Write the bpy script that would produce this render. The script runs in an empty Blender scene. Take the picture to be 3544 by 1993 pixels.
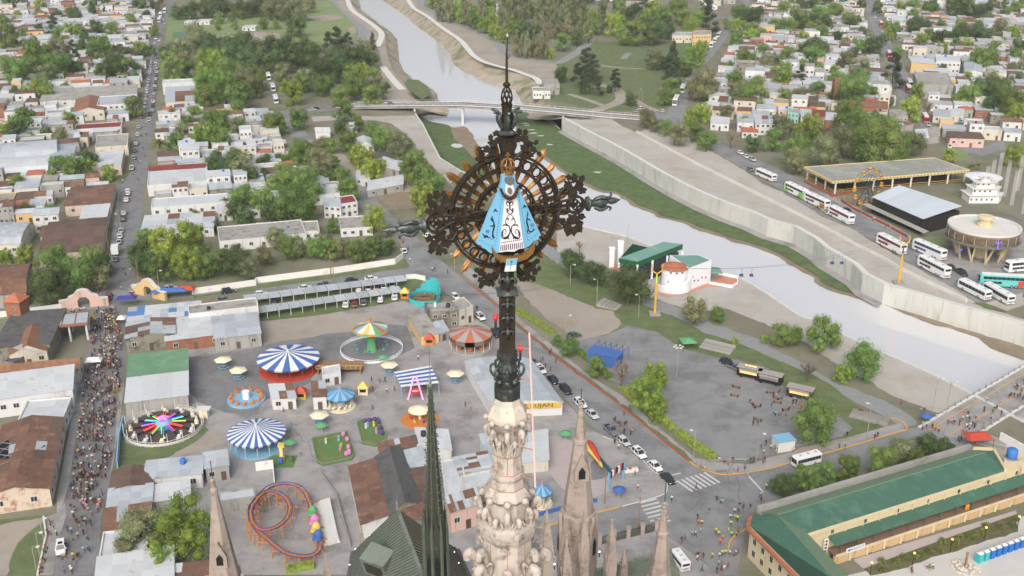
import bpy,math,random
from mathutils import Vector as V3,Matrix,noise,geometry
from math import cos,sin,pi as PI
ruf=random.uniform
random.seed(7)
R=math.radians
SC=bpy.context.scene
COL=SC.collection
# ------------------------------------------------------------------ camera
CAM_H,FPX,PITCH=125.0,3660.0,R(22.0)
cam_d=bpy.data.cameras.new('camera')
cam_d.sensor_fit='HORIZONTAL'
cam_d.angle=2*math.atan(1772.0/FPX)
cam_d.clip_start=0.5
cam_d.clip_end=6000
cam=bpy.data.objects.new('camera', cam_d)
COL.objects.link(cam)
cam.location=(0,0,CAM_H)
cam.rotation_euler=(R(90)-PITCH,0,0)
SC.camera=cam
# ------------------------------------------------------------------ sky, sun, exposure
SUN_EL,SUN_AZ=R(40),R(190)
W=bpy.data.worlds.new('World')
SC.world=W
W.use_nodes=True
nt=W.node_tree
bg=nt.nodes['Background']
sky=nt.nodes.new('ShaderNodeTexSky')
sky.sky_type='NISHITA'
sky.sun_disc=False
sky.sun_elevation=SUN_EL
sky.sun_rotation=SUN_AZ
sky.dust_density=7.0
sky.air_density=1.0
hs=nt.nodes.new('ShaderNodeHueSaturation')
hs.inputs['Saturation'].default_value=0.68
nt.links.new(sky.outputs[0],hs.inputs['Color'])
nt.links.new(hs.outputs[0],bg.inputs[0])
bg.inputs[1].default_value=0.15
sun_d=bpy.data.lights.new('sun', 'SUN')
sun_d.energy=0.9
sun_d.angle=R(38)
sun_d.color=(1.0,0.99,0.97)
sun=bpy.data.objects.new('sun', sun_d)
COL.objects.link(sun)
sdir=V3((sin(SUN_AZ)*cos(SUN_EL),cos(SUN_AZ)*cos(SUN_EL),sin(SUN_EL)))
sun.rotation_euler=sdir.to_track_quat('Z', 'Y').to_euler()
sun.location=(0,0,400)
SC.view_settings.view_transform='Standard'
SC.view_settings.look='None'
SC.view_settings.gamma=1
SC.view_settings.exposure=0.2
SC.view_settings.use_curve_mapping=False
SC.cycles.max_bounces=5
SC.cycles.diffuse_bounces=2
SC.cycles.glossy_bounces=2
SC.cycles.transparent_max_bounces=4
# ------------------------------------------------------------------ pixel -> place
CP,SP=cos(PITCH),sin(PITCH)
def S(sx,sy,z=0.0):
	"""photograph pixel (3544 wide) -> point of the horizontal plane at height z"""
	x,y=(sx-1772.0)/FPX,(996.5-sy)/FPX
	dy,dz=CP+y*SP,-SP+y*CP
	k=(z-CAM_H)/dz
	return V3((x*k,dy*k,z))
ZK=[1.0]     # storey factor used while the traced houses are built
def g(c,r,x,y,z=0.0):
	return S(c*886+x*.45836,r*664+y*.45836,z*ZK[0] if z>0 else z)
def gl(c,r,pts,z=0.0):
	return [g(c,r,x,y,z) for x,y in pts]
def ppm(p):
	"""photograph pixels per metre at a point"""
	d=(p.y*CP-(p.z-CAM_H)*SP)
	return FPX/d
# ------------------------------------------------------------------ materials
MATS={}
def lin(c):
	return tuple(((v/255.0)/12.92 if v<=10 else ((v/255.0+.055)/1.055)**2.4) for v in c)
def M(name,rgb,rough=.85,var=.18,scale=.6,obj=0.0,metal=0.0,spec=.3,dirt=None,dirt_amt=.0,dirt_scale=.25,
	  objcol=False,bump=0.0,streak=False,coord='pos', emit=0.0):
	"""procedural material; rgb is an sRGB triple of the real surface colour"""
	if name in MATS:
		return MATS[name]
	m=bpy.data.materials.new(name)
	m.use_nodes=True
	n,l=m.node_tree.nodes,m.node_tree.links
	b=n['Principled BSDF']
	b.inputs['Roughness'].default_value=rough
	b.inputs['Metallic'].default_value=metal
	b.inputs['Specular IOR Level'].default_value=spec
	c=lin(rgb)
	if coord=='pos':
		co=n.new('ShaderNodeNewGeometry').outputs['Position']
	else:
		co=n.new('ShaderNodeTexCoord').outputs['Object']
	if streak:
		mp=n.new('ShaderNodeMapping')
		mp.inputs['Scale'].default_value=(1,1,.15)
		l.new(co,mp.inputs[0])
		co=mp.outputs[0]
	no=n.new('ShaderNodeTexNoise')
	no.inputs['Scale'].default_value=scale
	no.inputs['Detail'].default_value=6
	no.inputs['Roughness'].default_value=.65
	l.new(co,no.inputs['Vector'])
	mr=n.new('ShaderNodeMapRange')
	mr.inputs[1].default_value=.25
	mr.inputs[2].default_value=.75
	mr.inputs[3].default_value=1-var
	mr.inputs[4].default_value=1+var
	l.new(no.outputs[0],mr.inputs[0])
	fac=mr.outputs[0]
	if obj:
		oi=n.new('ShaderNodeObjectInfo')
		m2=n.new('ShaderNodeMapRange')
		m2.inputs[3].default_value=1-obj
		m2.inputs[4].default_value=1+obj
		l.new(oi.outputs['Random'],m2.inputs[0])
		mm=n.new('ShaderNodeMath')
		mm.operation='MULTIPLY'
		l.new(fac,mm.inputs[0])
		l.new(m2.outputs[0],mm.inputs[1])
		fac=mm.outputs[0]
	vm=n.new('ShaderNodeVectorMath')
	vm.operation='SCALE'
	if objcol:
		oc=n.new('ShaderNodeObjectInfo')
		l.new(oc.outputs['Color'],vm.inputs[0])
	else:
		vm.inputs[0].default_value=c
	l.new(fac,vm.inputs['Scale'])
	out=vm.outputs[0]
	if dirt:
		nd=n.new('ShaderNodeTexNoise')
		nd.inputs['Scale'].default_value=dirt_scale
		nd.inputs['Detail'].default_value=8
		nd.inputs['Roughness'].default_value=.7
		l.new(co,nd.inputs['Vector'])
		md=n.new('ShaderNodeMapRange')
		md.inputs[1].default_value=.62-dirt_amt*.35
		md.inputs[2].default_value=.72-dirt_amt*.2
		l.new(nd.outputs[0],md.inputs[0])
		mx=n.new('ShaderNodeMix')
		mx.data_type='RGBA'
		l.new(md.outputs[0],mx.inputs[0])
		l.new(out,mx.inputs[6])
		mx.inputs[7].default_value=(*lin(dirt),1)
		out=mx.outputs[2]
	l.new(out,b.inputs['Base Color'])
	if bump:
		bp=n.new('ShaderNodeBump')
		bp.inputs['Strength'].default_value=bump
		bp.inputs['Distance'].default_value=.1
		l.new(no.outputs[0],bp.inputs['Height'])
		l.new(bp.outputs[0],b.inputs['Normal'])
	if emit:
		b.inputs['Emission Color'].default_value=(*c,1)
		b.inputs['Emission Strength'].default_value=emit
	MATS[name]=m
	return m
# ------------------------------------------------------------------ mesh building
class MB:
	def __init__(s):
		s.v,s.f,s.m,s.mi=[],[],[],0
	def add(s,vs,fs,mi=None):
		o=len(s.v)
		s.v+=[tuple(v) for v in vs]
		s.f+=[tuple(i+o for i in f) for f in fs]
		s.m+=[s.mi if mi is None else mi]*len(fs)
		return s
	def box(s,a,b,mi=None,mat=None):
		x0,y0,z0=a
		x1,y1,z1=b
		vs=[V3(p) for p in ((x0,y0,z0),(x1,y0,z0),(x1,y1,z0),(x0,y1,z0),(x0,y0,z1),(x1,y0,z1),(x1,y1,z1),(x0,y1,z1))]
		if mat:
			vs=[mat @ v for v in vs]
		return s.add(vs,[(3,2,1,0),(4,5,6,7),(0,1,5,4),(1,2,6,5),(2,3,7,6),(3,0,4,7)],mi)
	def bar(s,a,b,w,h=None,mi=None,up=(0,0,1)):
		"""beam of section w x h between two points"""
		a,b=V3(a),V3(b)
		h=h or w
		d=b-a
		if d.length<1e-6:
			return s
		d.normalize()
		u=V3(up)
		if abs(d.dot(u))>.98:
			u=V3((1,0,0))
		x=d.cross(u).normalized()
		y=x.cross(d)
		vs=[]
		for p in (a,b):
			for i,j in ((-1,-1),(1,-1),(1,1),(-1,1)):
				vs.append(p+x*(i*w/2)+y*(j*h/2))
		return s.add(vs,[(0,1,2,3),(7,6,5,4),(0,4,5,1),(1,5,6,2),(2,6,7,3),(3,7,4,0)],mi)
	def tube(s,pts,rad,n=8,mi=None,cap=True):
		"""tapered tube through points; rad a number or list"""
		pts=[V3(p) for p in pts]
		if not isinstance(rad,(list,tuple)):
			rad=[rad]*len(pts)
		vs,fs=[],[]
		px=None
		for i,p in enumerate(pts):
			d=(pts[min(i+1,len(pts)-1)]-pts[max(i-1,0)])
			d=d.normalized() if d.length>1e-9 else V3((0,0,1))
			if px is None:
				px=d.cross(V3((0,0,1)) if abs(d.z)<.9 else V3((1,0,0))).normalized()
			else:
				px=(px-d*px.dot(d)).normalized()
			y=d.cross(px)
			for k in range(n):
				a=2*PI*k/n
				vs.append(p+(px*cos(a)+y*sin(a))*rad[i])
		for i in range(len(pts)-1):
			for k in range(n):
				k2=(k+1) % n
				fs.append((i*n+k,i*n+k2,(i+1)*n+k2,(i+1)*n+k))
		if cap:
			fs.append(tuple(range(n))[::-1])
			fs.append(tuple((len(pts)-1)*n+k for k in range(n)))
		return s.add(vs,fs,mi)
	def lathe(s,prof,n=24,c=(0,0,0),mi=None,rot=0,mifn=None,arc=None):
		"""prof: list of (r, z)"""
		vs,fs=[],[]
		cx,cy,cz=c
		full=arc is None
		m=n if full else n+1
		for r,z in prof:
			for k in range(m):
				a=rot+(2*PI if full else arc)*k/n
				vs.append((cx+r*cos(a),cy+r*sin(a),cz+z))
		ms=[]
		for i in range(len(prof)-1):
			for k in range(n):
				k2=(k+1) % m
				fs.append((i*m+k,i*m+k2,(i+1)*m+k2,(i+1)*m+k))
				ms.append(mifn(i,k) if mifn else (s.mi if mi is None else mi))
		s.add(vs,fs)
		s.m[-len(fs):]=ms
		return s
	def poly(s,pts,mi=None):
		"""flat polygon (any outline), triangulated"""
		pts=[V3(p) for p in pts]
		tr=geometry.tessellate_polygon([pts])
		fs=[]
		for t in tr:
			nrm=(pts[t[1]]-pts[t[0]]).cross(pts[t[2]]-pts[t[0]])
			fs.append(t if nrm.z>=0 else t[::-1])
		return s.add(pts,fs,mi)
	def prism(s,pts,z0,z1,mi=None,side=None):
		"""outline in x,y extruded z0..z1"""
		n=len(pts)
		area=sum(pts[i][0]*pts[(i+1) % n][1]-pts[(i+1) % n][0]*pts[i][1] for i in range(n))
		if area<0:
			pts=pts[::-1]
		lo=[(p[0],p[1],z0) for p in pts]
		hi=[(p[0],p[1],z1) for p in pts]
		s.add(lo+hi,[(i,(i+1) % n,n+(i+1) % n,n+i) for i in range(n)],side if side is not None else mi)
		return s.poly(hi,mi)
	def build(s,name,mats,parent=None,smooth=False,loc=None,link=True):
		me=bpy.data.meshes.new(name)
		me.from_pydata(s.v,[],s.f)
		if not isinstance(mats,(list,tuple)):
			mats=[mats]
		for m in mats:
			me.materials.append(m)
		if len(mats)>1:
			me.polygons.foreach_set('material_index', s.m)
		if smooth:
			me.polygons.foreach_set('use_smooth', [True]*len(s.f))
		me.update()
		o=bpy.data.objects.new(name,me)
		if link:
			COL.objects.link(o)
		if parent:
			o.parent=parent
		if loc is not None:
			o.location=loc
		return o
def tag(o,lb=None,cat=None,group=None,kind=None):
	if lb:
		o['label']=lb
	if cat:
		o['category']=cat
	if group:
		o['group']=group
	if kind:
		o['kind']=kind
	return o
def emp(name,loc=(0,0,0),rz=0):
	o=bpy.data.objects.new(name,None)
	o.empty_display_size=.5
	COL.objects.link(o)
	o.location=loc
	o.rotation_euler=(0,0,rz)
	return o
def inst(me_obj,parent=None,loc=(0,0,0),rz=0,scale=None,name=None,rot=None):
	"""another object sharing the mesh of me_obj"""
	o=bpy.data.objects.new(name or me_obj.name.split('.')[0],me_obj.data)
	COL.objects.link(o)
	if parent:
		o.parent=parent
	o.location=loc
	o.rotation_euler=rot or (0,0,rz)
	if scale is not None:
		o.scale=(scale,)*3 if isinstance(scale,(int,float)) else scale
	return o
def cpy(o,parent=None):
	c=o.copy()
	COL.objects.link(c)
	c.parent=parent
	for ch in o.children:
		cpy(ch,c)
	return c
def link_tree(o):
	COL.objects.link(o)
	for ch in o.children:
		link_tree(ch)
LAYER=[0.01]
NATURAL=('grass', 'field_grass', 'bank_sand', 'dirt', 'mud', 'gravel', 'planting_soil')
def zo(name,pts,mat,z=None,kind='structure'):
	"""flat sheet of ground laid on the one below"""
	if z is None:
		LAYER[0]+=.0012
		z=LAYER[0]
	if mat.name in NATURAL:# ragged edges for earth, sand and grass
		out=[]
		n_=len(pts)
		for i in range(n_):
			a,b=V3((pts[i][0],pts[i][1],0)),V3((pts[(i+1) % n_][0],pts[(i+1) % n_][1],0))
			k=max(1,min(60,int((b-a).length/1.5)))
			for j in range(k):
				p=a.lerp(b,j/k)
				out.append(p+V3((noise.noise(p*.35)+.6*noise.noise(p*1.1),noise.noise(p*.35+V3((7,3,0))),0))*.8)
		pts=out
	mb=MB()
	mb.poly([(p[0],p[1],z) for p in pts])
	o=mb.build(name,mat)
	o['kind']=kind
	return o
def strip(name,pts,width,mat,z=None,kind='structure'):
	"""ribbon along a centre line"""
	if z is None:
		LAYER[0]+=.0012
		z=LAYER[0]
	pts=[V3((p[0],p[1],0)) for p in pts]
	L,Rr=[],[]
	for i,p in enumerate(pts):
		d=(pts[min(i+1,len(pts)-1)]-pts[max(i-1,0)]).normalized()
		nrm=V3((-d.y,d.x,0))
		w=width[i] if isinstance(width,(list,tuple)) else width
		L.append(p+nrm*w/2)
		Rr.append(p-nrm*w/2)
	mb=MB()
	for i in range(len(pts)-1):
		mb.add([(Rr[i].x,Rr[i].y,z),(Rr[i+1].x,Rr[i+1].y,z),(L[i+1].x,L[i+1].y,z),(L[i].x,L[i].y,z)],[(0,1,2,3)])
	o=mb.build(name,mat)
	o['kind']=kind
	return o
def sml(pts,n=4):
	"""Catmull-Rom through points"""
	pts=[V3(p) for p in pts]
	out=[]
	for i in range(len(pts)-1):
		p0,p1,p2,p3=pts[max(i-1,0)],pts[i],pts[i+1],pts[min(i+2,len(pts)-1)]
		for k in range(n):
			t=k/n
			out.append(.5*((2*p1)+(p2-p0)*t+(2*p0-5*p1+4*p2-p3)*t*t+(3*p1-p0-3*p2+p3)*t**3))
	out.append(pts[-1])
	return out
def wll(pts,h,w,z0=0.0):
	mb=MB()
	for a,b in zip(pts[:-1],pts[1:]):
		a,b=V3(a),V3(b)
		mb.bar((a.x,a.y,z0+h/2),(b.x,b.y,z0+h/2),w,h)
	return mb
# ================================================================== ground materials
m_ground=M('ground_mixed', (124,122,106),.95,.22,.05,dirt=(96,106,74),dirt_amt=.35,dirt_scale=.04)
mgr=M('grass', (98,112,76),.95,.28,.25,dirt=(124,118,84),dirt_amt=.12,dirt_scale=.06,bump=.3)
m_field=M('field_grass', (122,138,94),.95,.18,.12,dirt=(150,146,112),dirt_amt=.1,dirt_scale=.03)
m_riverweed=M('river_weed', (86,104,66),.95,.35,.35,dirt=(112,114,86),dirt_amt=.12,dirt_scale=.12,bump=.5)
m_sand=M('bank_sand', (172,169,162),.95,.12,.08,dirt=(164,155,142),dirt_amt=.35,dirt_scale=.06,bump=.2)
mdt=M('dirt', (158,150,139),.95,.16,.1,dirt=(138,132,116),dirt_amt=.35,dirt_scale=.05)
m_mud=M('mud', (136,124,106),.9,.2,.2)
mas=M('worn_asphalt', (134,135,136),.9,.16,.15,dirt=(112,113,114),dirt_amt=.4,dirt_scale=.09)
m_cobble=M('cobble', (124,125,127),.9,.16,.5,dirt=(106,106,107),dirt_amt=.4,dirt_scale=.09)
mcn=M('concrete_paving', (154,153,151),.9,.16,.2,dirt=(124,123,121),dirt_amt=.38,dirt_scale=.12)
m_concw=M('river_concrete', (196,198,192),.9,.09,.3,dirt=(166,166,154),dirt_amt=.22,dirt_scale=.35,streak=True)
m_cop2=M('pale_concrete', (206,206,200),.9,.07,.3)
m_gravel=M('gravel', (138,140,140),.95,.14,.6)
m_redpave=M('pink_paving', (174,164,162),.9,.08,.2)
m_terra=M('terracotta_paving', (196,140,116),.85,.1,.4)
mwh=M('white_paint', (222,222,218),.7,.06,.5,dirt=(186,184,176),dirt_amt=.12,dirt_scale=.3)
myl=M('yellow_paint', (208,160,74),.8,.12,.6)
m_rline=M('red_paint', (172,76,60),.8,.15,.6)
m_wline=M('worn_white_paint', (196,196,192),.8,.12,.8)
m_hedge=M('hedge', (96,124,48),.9,.4,1.2,bump=.6)
WZ=-6.8
# ================================================================== river channel
LT=([g(3,2,2600,640),g(3,2,1933,290),g(3,2,1570,95)]
	  + gl(3,1,[(1390,1449),(1100,1310),(930,1240),(700,1140),(560,1075),(400,990),(230,930),(0,775)])
	  + gl(2,1,[(1800,690),(1700,640),(1560,590),(1250,470),(990,385),(870,340),(790,320),(600,275),(480,245)])
	  + [S(1880,720),S(1740,655),S(1592,591)]
	  + gl(1,0,[(1390,1195),(1310,1040),(1260,940),(1205,860)]))
NLW=len(LT)
LT+=gl(1,0,[(1160,760),(1130,640),(1050,560),(1000,450),(985,370),(975,260),(910,190),(820,120),(740,50),(700,0),(620,-70)])
LWAT=[g(1,0,x,y,WZ) for x,y in [(1240,860),(1360,830),(1470,885),(1480,840),(1400,760),(1390,700),(1310,650),(1200,590),(1115,530),(1085,430),(1075,290),(1030,240),(960,190),(880,130),(800,70),(785,0),(740,-60)]]
RT=(gl(3,1,[(2700,1230),(1933,1000),(1500,880),(1130,770),(880,700),(720,620),(640,540),(430,420),(350,350),(200,265),(0,210)])
	  + gl(2,1,[(1800,150),(1600,80),(1420,4)])
	  + gl(2,0,[(1250,1370),(1120,1300),(1000,1230),(850,1140),(700,1060),(560,990),(470,940),(380,892)]))
NRW=len(RT)
RT+=gl(2,0,[(300,800),(190,740),(215,640),(180,590),(100,560),(0,510)])
RT+=gl(1,0,[(1740,470),(1640,420),(1590,370),(1530,300),(1400,210),(1280,120),(1180,60),(1130,0),(1060,-80)])
RWAT=([g(2,0,x,y,WZ) for x,y in [(90,890),(60,790),(42,720),(0,655)]]
		+ [g(1,0,x,y,WZ) for x,y in [(1870,655),(1800,635),(1700,600),(1600,565),(1520,525),(1468,470),(1455,410),(1400,340),(1300,260),(1220,210),(1150,140),(1040,60),(940,0),(860,-70)]])
def ext(a,b,d):
	return b+(b-a).normalized()*d
LT0,RT0=ext(LT[1],LT[0],2500),ext(RT[1],RT[0],2500)
LT9,RT9=ext(LT[-3],LT[-1],4000),ext(RT[-3],RT[-1],4000)
LTx,RTx=[LT0]+LT+[LT9],[RT0]+RT+[RT9]
mb=MB()
flat=lambda p,z=0:(p[0],p[1],z)
mb.poly([flat(p) for p in LTx]+[(-6000,6000,0),(-6000,-1500,0),(4000,-1500,0)])
mb.poly([flat(p) for p in RTx[::-1]]+[(5000,-1200,0),(6000,6000,0)])
gr=mb.build('ground', m_ground)
gr['kind']='structure'
# water
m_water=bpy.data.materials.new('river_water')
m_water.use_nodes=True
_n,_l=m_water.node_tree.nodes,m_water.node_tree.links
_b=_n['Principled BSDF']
_b.inputs['Base Color'].default_value=(*lin((206,207,208)),1)  # near-white base stands in for the reflection of a bright sky
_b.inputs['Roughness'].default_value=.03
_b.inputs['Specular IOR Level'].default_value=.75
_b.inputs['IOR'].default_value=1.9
_no=_n.new('ShaderNodeTexNoise')
_no.inputs['Scale'].default_value=.35
_no.inputs['Detail'].default_value=5
_bp=_n.new('ShaderNodeBump')
_bp.inputs['Strength'].default_value=.09
_bp.inputs['Distance'].default_value=.3
_l.new(_n.new('ShaderNodeNewGeometry').outputs['Position'],_no.inputs['Vector'])
_l.new(_no.outputs[0],_bp.inputs['Height'])
_l.new(_bp.outputs[0],_b.inputs['Normal'])
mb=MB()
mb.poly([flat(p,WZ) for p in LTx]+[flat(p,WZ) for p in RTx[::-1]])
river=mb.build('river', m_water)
river['kind']='structure'
# natural sloping banks upstream of the bridge
def bank(name,top,low,mat):
	n=40
	def resample(L):
		L=[V3(p) for p in L]
		d=[0]
		for a,b in zip(L[:-1],L[1:]):
			d.append(d[-1]+(b-a).length)
		out=[]
		for i in range(n+1):
			s=d[-1]*i/n
			k=max(j for j in range(len(d)) if d[j]<=s+1e-6)
			k=min(k,len(L)-2)
			out.append(L[k].lerp(L[k+1],(s-d[k])/max(d[k+1]-d[k],1e-6)))
		return out
	A,B=resample(top),resample(low)
	mb=MB()
	m=6
	vs=[]
	for a,b in zip(A,B):
		for j in range(m+1):
			t=j/m
			p=a.lerp(b,t)
			p.z=-.02+(WZ-.4)*(t**.8)
			if 0<j<m:
				p+=V3((0,0,noise.noise(p*.12)*1.2))
			vs.append(p)
	fs=[]
	for i in range(n):
		for j in range(m):
			q=(i*(m+1)+j,i*(m+1)+j+1,(i+1)*(m+1)+j+1,(i+1)*(m+1)+j)
			fs.append(q)
	mb.add(vs,fs)
	o=mb.build(name,mat,smooth=True)
	o['kind']='structure'
	return o
m_bank=M('bank_earth', (160,150,134),.95,.2,.1,dirt=(104,114,76),dirt_amt=.35,dirt_scale=.07,bump=.4)
bank('river_bank', LT[NLW-1:],LWAT,m_bank)
bank('river_bank', RT[NRW-1:],RWAT,m_bank)
# flat weed strips in the channel
RW=([g(2,0,x,y,WZ) for x,y in [(60,800),(40,900),(65,990),(150,1110),(250,1180),(380,1270),(470,1330),(600,1400),(690,1440)]]
	  + [g(2,1,x,y,WZ) for x,y in [(800,10),(960,100),(1150,185),(1300,220),(1450,280),(1700,360),(1933,432)]]
	  + [g(3,1,x,y,WZ) for x,y in [(200,540),(330,620),(430,700),(600,765),(760,815)]])
RWM=RW[-1:]+[g(3,1,x,y,WZ) for x,y in [(870,850),(1000,905),(1200,985),(1400,1040),(1560,1100),(1700,1190),(1933,1270),(2700,1500)]]
wallR=RT[:NRW]
wob=lambda L,k=6,a=1.2:[p+V3((noise.noise(p*.15)*a,noise.noise(p*.15+V3((9,0,0)))*a,0)) for p in sml(L,k)]
zo('river_grass', [flat(p) for p in wob(RW)]+[flat(p) for p in wallR[4:]],m_riverweed,WZ+.25)
zo('mud_bank', [flat(p) for p in wob(RWM,6,.8)]+[flat(p) for p in wallR[:5]],m_mud,WZ+.12)
zo('mud_bank', [flat(p) for p in wob([p+V3((-1.5,-2.0,0)) for p in RW],6,1.6)]+[flat(p) for p in wallR[4:]],m_mud,WZ+.1)
zo('concrete_apron', [flat(p) for p in wallR[4:]]+[flat(p) for p in [p+V3((-2.6,-3.2,0)) for p in wallR[4:]]][::-1],mcn,WZ+.4)
lg=[g(1,0,x,y,WZ) for x,y in [(1230,880),(1330,920),(1460,955),(1490,1040),(1560,1110),(1640,1190),(1720,1290),(1800,1420),(1900,1449)]]
zo('river_grass', [flat(p) for p in wob(lg)]+[flat(p) for p in LT[NLW-7:NLW]],m_riverweed,WZ+.25)
zo('sand_spit', [flat(p) for p in wob([g(1,0,x,y,WZ) for x,y in [(1440,940),(1500,965),(1580,960),(1650,1050),(1700,1130),(1800,1290),(1900,1449),(1830,1449),(1720,1290),(1640,1190),(1560,1115),(1490,1045)]],4)],m_mud,WZ+.2)
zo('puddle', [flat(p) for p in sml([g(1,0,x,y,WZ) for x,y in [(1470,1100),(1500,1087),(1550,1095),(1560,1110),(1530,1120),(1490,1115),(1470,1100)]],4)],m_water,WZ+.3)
# litter of pale stones along the weed
for x,y in [(110,950),(150,985),(180,1000),(95,935),(280,1095),(640,1305),(1150,1000),(215,1030)]:
	p=g(2,0,x,y,WZ) if y!=1000 else g(2,0,160,1010,WZ)
	q=[p+V3((ruf(.8,3.2)*cos(a),ruf(.5,1.6)*sin(a),0)) for a in [i*.7 for i in range(9)]]
	zo('rubble_patch', [flat(v) for v in q],m_cop2,WZ+.36+random.random()*.05)
# concrete flood walls, panel by panel
def flood_wall(line,lb,inward,z_low=WZ-.4,cop=1.0,step=6.0,group=None):
	root=emp('flood_wall', flat(line[len(line)//2]))
	tag(root,lb,'wall', group)
	o0=V3(root.location)
	cnt=0
	for a,b in zip(line[:-1],line[1:]):
		L=(b-a).length
		n=max(1,round(L/step))
		d=(b-a).normalized()
		nr=V3((-d.y,d.x,0))*inward
		for i in range(n):
			p,q=a.lerp(b,i/n)+d*.02,a.lerp(b,(i+1)/n)-d*.02
			mb=MB()
			jit=ruf(-.02,.02)
			vs=[]
			for e in (p,q):
				for w_,z in ((jit,z_low),(jit-.25,.35),(.55,.35),(.6,z_low)):
					vs.append(e+nr*w_*-1+V3((0,0,z))-o0)
			mb.add(vs,[(0,1,5,4),(1,2,6,5),(2,3,7,6),(0,3,2,1),(4,5,6,7)])
			ob=mb.build('wall_panel', m_concw,root)
			cnt+=1
	return root
flood_wall(wallR,'long pale concrete flood wall of upright panels on the weedy far bank', 1)
flood_wall(LT[1:NLW],'low concrete river wall beside the sandy lot and the white building', -1)
# far-bank coping and sand
def offs(line,d):
	out=[]
	for i,p in enumerate(line):
		t=(line[min(i+1,len(line)-1)]-line[max(i-1,0)]).normalized()
		out.append(p+V3((-t.y,t.x,0))*d)
	return out
kerbw=(gl(2,0,[(940,1000),(1020,1045),(1190,1135),(1380,1235),(1600,1345),(1750,1420)])
		 + gl(3,1,[(0,62),(200,165),(430,280),(650,400),(850,500),(1000,590),(1200,690),(1390,775),(1500,832)]))
zo('sand_bank', [flat(p) for p in wallR]+gl(2,0,[(520,905),(745,895),(850,960),(940,1000)])+kerbw[1:]+[g(3,1,1933,960),g(3,1,2700,1180)],m_sand)
zo('concrete_coping', [flat(p) for p in wallR]+[flat(p) for p in offs(wallR,-2.2)][::-1],m_cop2)
zo('sand_bank', kerbw+gl(3,1,[(1660,860),(1800,900),(1933,850),(1930,760),(1600,850),(1420,740),(1100,560),(800,380),(640,280),(420,190),(260,90),(100,0)])
	 + gl(2,0,[(1900,1390),(1760,1290),(1500,1140),(1330,1040),(1060,960)]),m_sand)
rw=emp('low_parapet_wall', flat(kerbw[4]))
tag(rw,'low white concrete parapet wall across the sandy far bank', 'wall')
for a,b in zip(kerbw[:-1],kerbw[1:]):
	n=max(1,round((b-a).length/9))
	for i in range(n):
		p,q=a.lerp(b,i/n),a.lerp(b,(i+1)/n)
		mbb=MB()
		dd=(q-p).normalized()*.05
		mbb.bar(p+dd-V3(rw.location)+V3((0,0,.55)),q-dd-V3(rw.location)+V3((0,0,.55)),.45,1.1+ruf(-.06,.06))
		mbb.build('wall_panel', m_cop2,rw)
# ================================================================== road of the far bank
zo('far_bank_road', gl(2,0,[(1060,880),(1140,930),(1330,1020),(1500,1130),(1760,1280),(1933,1375)])
	 + gl(3,1,[(260,85),(420,185),(640,275),(800,375),(1010,495),(1100,555),(1230,635),(1420,735),(1600,850),(1933,760),(1933,640),(1650,650),(1340,570),(1050,350),(640,140),(390,0)])
	 + gl(3,0,[(200,1330),(0,1240)])+gl(2,0,[(1700,1130),(1540,1060),(1350,960),(1290,860),(1320,800),(1230,790),(1180,850),(1060,850)]),mas)
zo('concrete_apron', gl(3,1,[(1340,570),(1600,640),(1933,640),(1933,300),(1400,420),(1250,480)]),mcn)
zo('lawn', gl(3,1,[(1150,345),(1330,330),(1360,400),(1230,420),(1200,400)]),m_field)
zo('grass_verge', gl(3,1,[(1560,835),(1640,835),(1800,900),(1790,912),(1640,880)]),mgr)
zo('pavement', gl(3,1,[(390,0),(560,60),(900,230),(1080,330),(1050,350),(640,140),(380,8)]),mcn)
# far right street
frs=gl(3,0,[(745,-40),(790,100),(830,200),(875,320),(925,420),(975,520),(1015,610),(1040,700),(1065,780),(1110,860),(1150,950)])
strip('far_street', sml(frs,3),[9,9,9,9,9,10,10,10,10,11,12] and 10,mas)
strip('far_street', gl(3,0,[(1150,950),(1400,985),(1700,1010),(1990,1030)]),9,mas)
zo('yard_paving', gl(3,0,[(1330,1080),(1640,1100),(1780,1060),(1800,1130),(1600,1180),(1480,1150),(1360,1120)]),mas)
zo('lawn', gl(3,0,[(1330,1120),(1480,1130),(1540,1200),(1420,1210),(1330,1180)]),m_field)
brs=gl(2,0,[(1235,860),(1260,770),(1310,640),(1370,520),(1460,430),(1530,340),(1590,260),(1640,190),(1700,100),(1760,10),(1800,-50)])
strip('far_street', sml(brs,3),9,mas)
# ================================================================== upper middle: parkland, tracks
zo('meadow', gl(2,0,[(340,480),(520,330),(800,310),(1200,310),(1440,320),(1350,500),(1230,780),(1150,830),(700,840),(260,750),(300,620)]),mgr)
zo('bare_patch', gl(2,0,[(820,430),(860,400),(905,400),(870,440),(830,448)]),m_gravel)
strip('dirt_track', sml(gl(2,0,[(600,840),(760,790),(830,740),(780,670),(660,640)]),4),7,mdt)
strip('dirt_track', sml(gl(2,0,[(640,490),(800,510),(1000,520),(1080,530)]),3),3.5,mdt)
strip('dirt_track', sml(gl(2,0,[(900,740),(1000,800),(1100,840)]),3),5,mdt)
strip('dirt_track', sml(gl(2,0,[(430,710),(560,750),(700,800)]),3),4,mdt)
zo('sandy_bank', gl(1,0,[(1130,0),(1180,60),(1280,120),(1400,210),(1530,300),(1590,370),(1640,420),(1740,470),(1933,520)])
	 + gl(2,0,[(100,560),(215,640),(330,590),(340,490),(0,430)])+gl(1,0,[(1880,400),(1820,330),(1700,260),(1560,200),(1400,110),(1260,40),(1230,0)]),mdt)
strip('riverside_path', sml(gl(1,0,[(1140,-20),(1190,60),(1290,120),(1410,212),(1540,300),(1600,370),(1650,425),(1745,475),(1933,525)])+gl(2,0,[(100,560),(180,590),(215,635)]),3),4.2,m_cop2)
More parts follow.
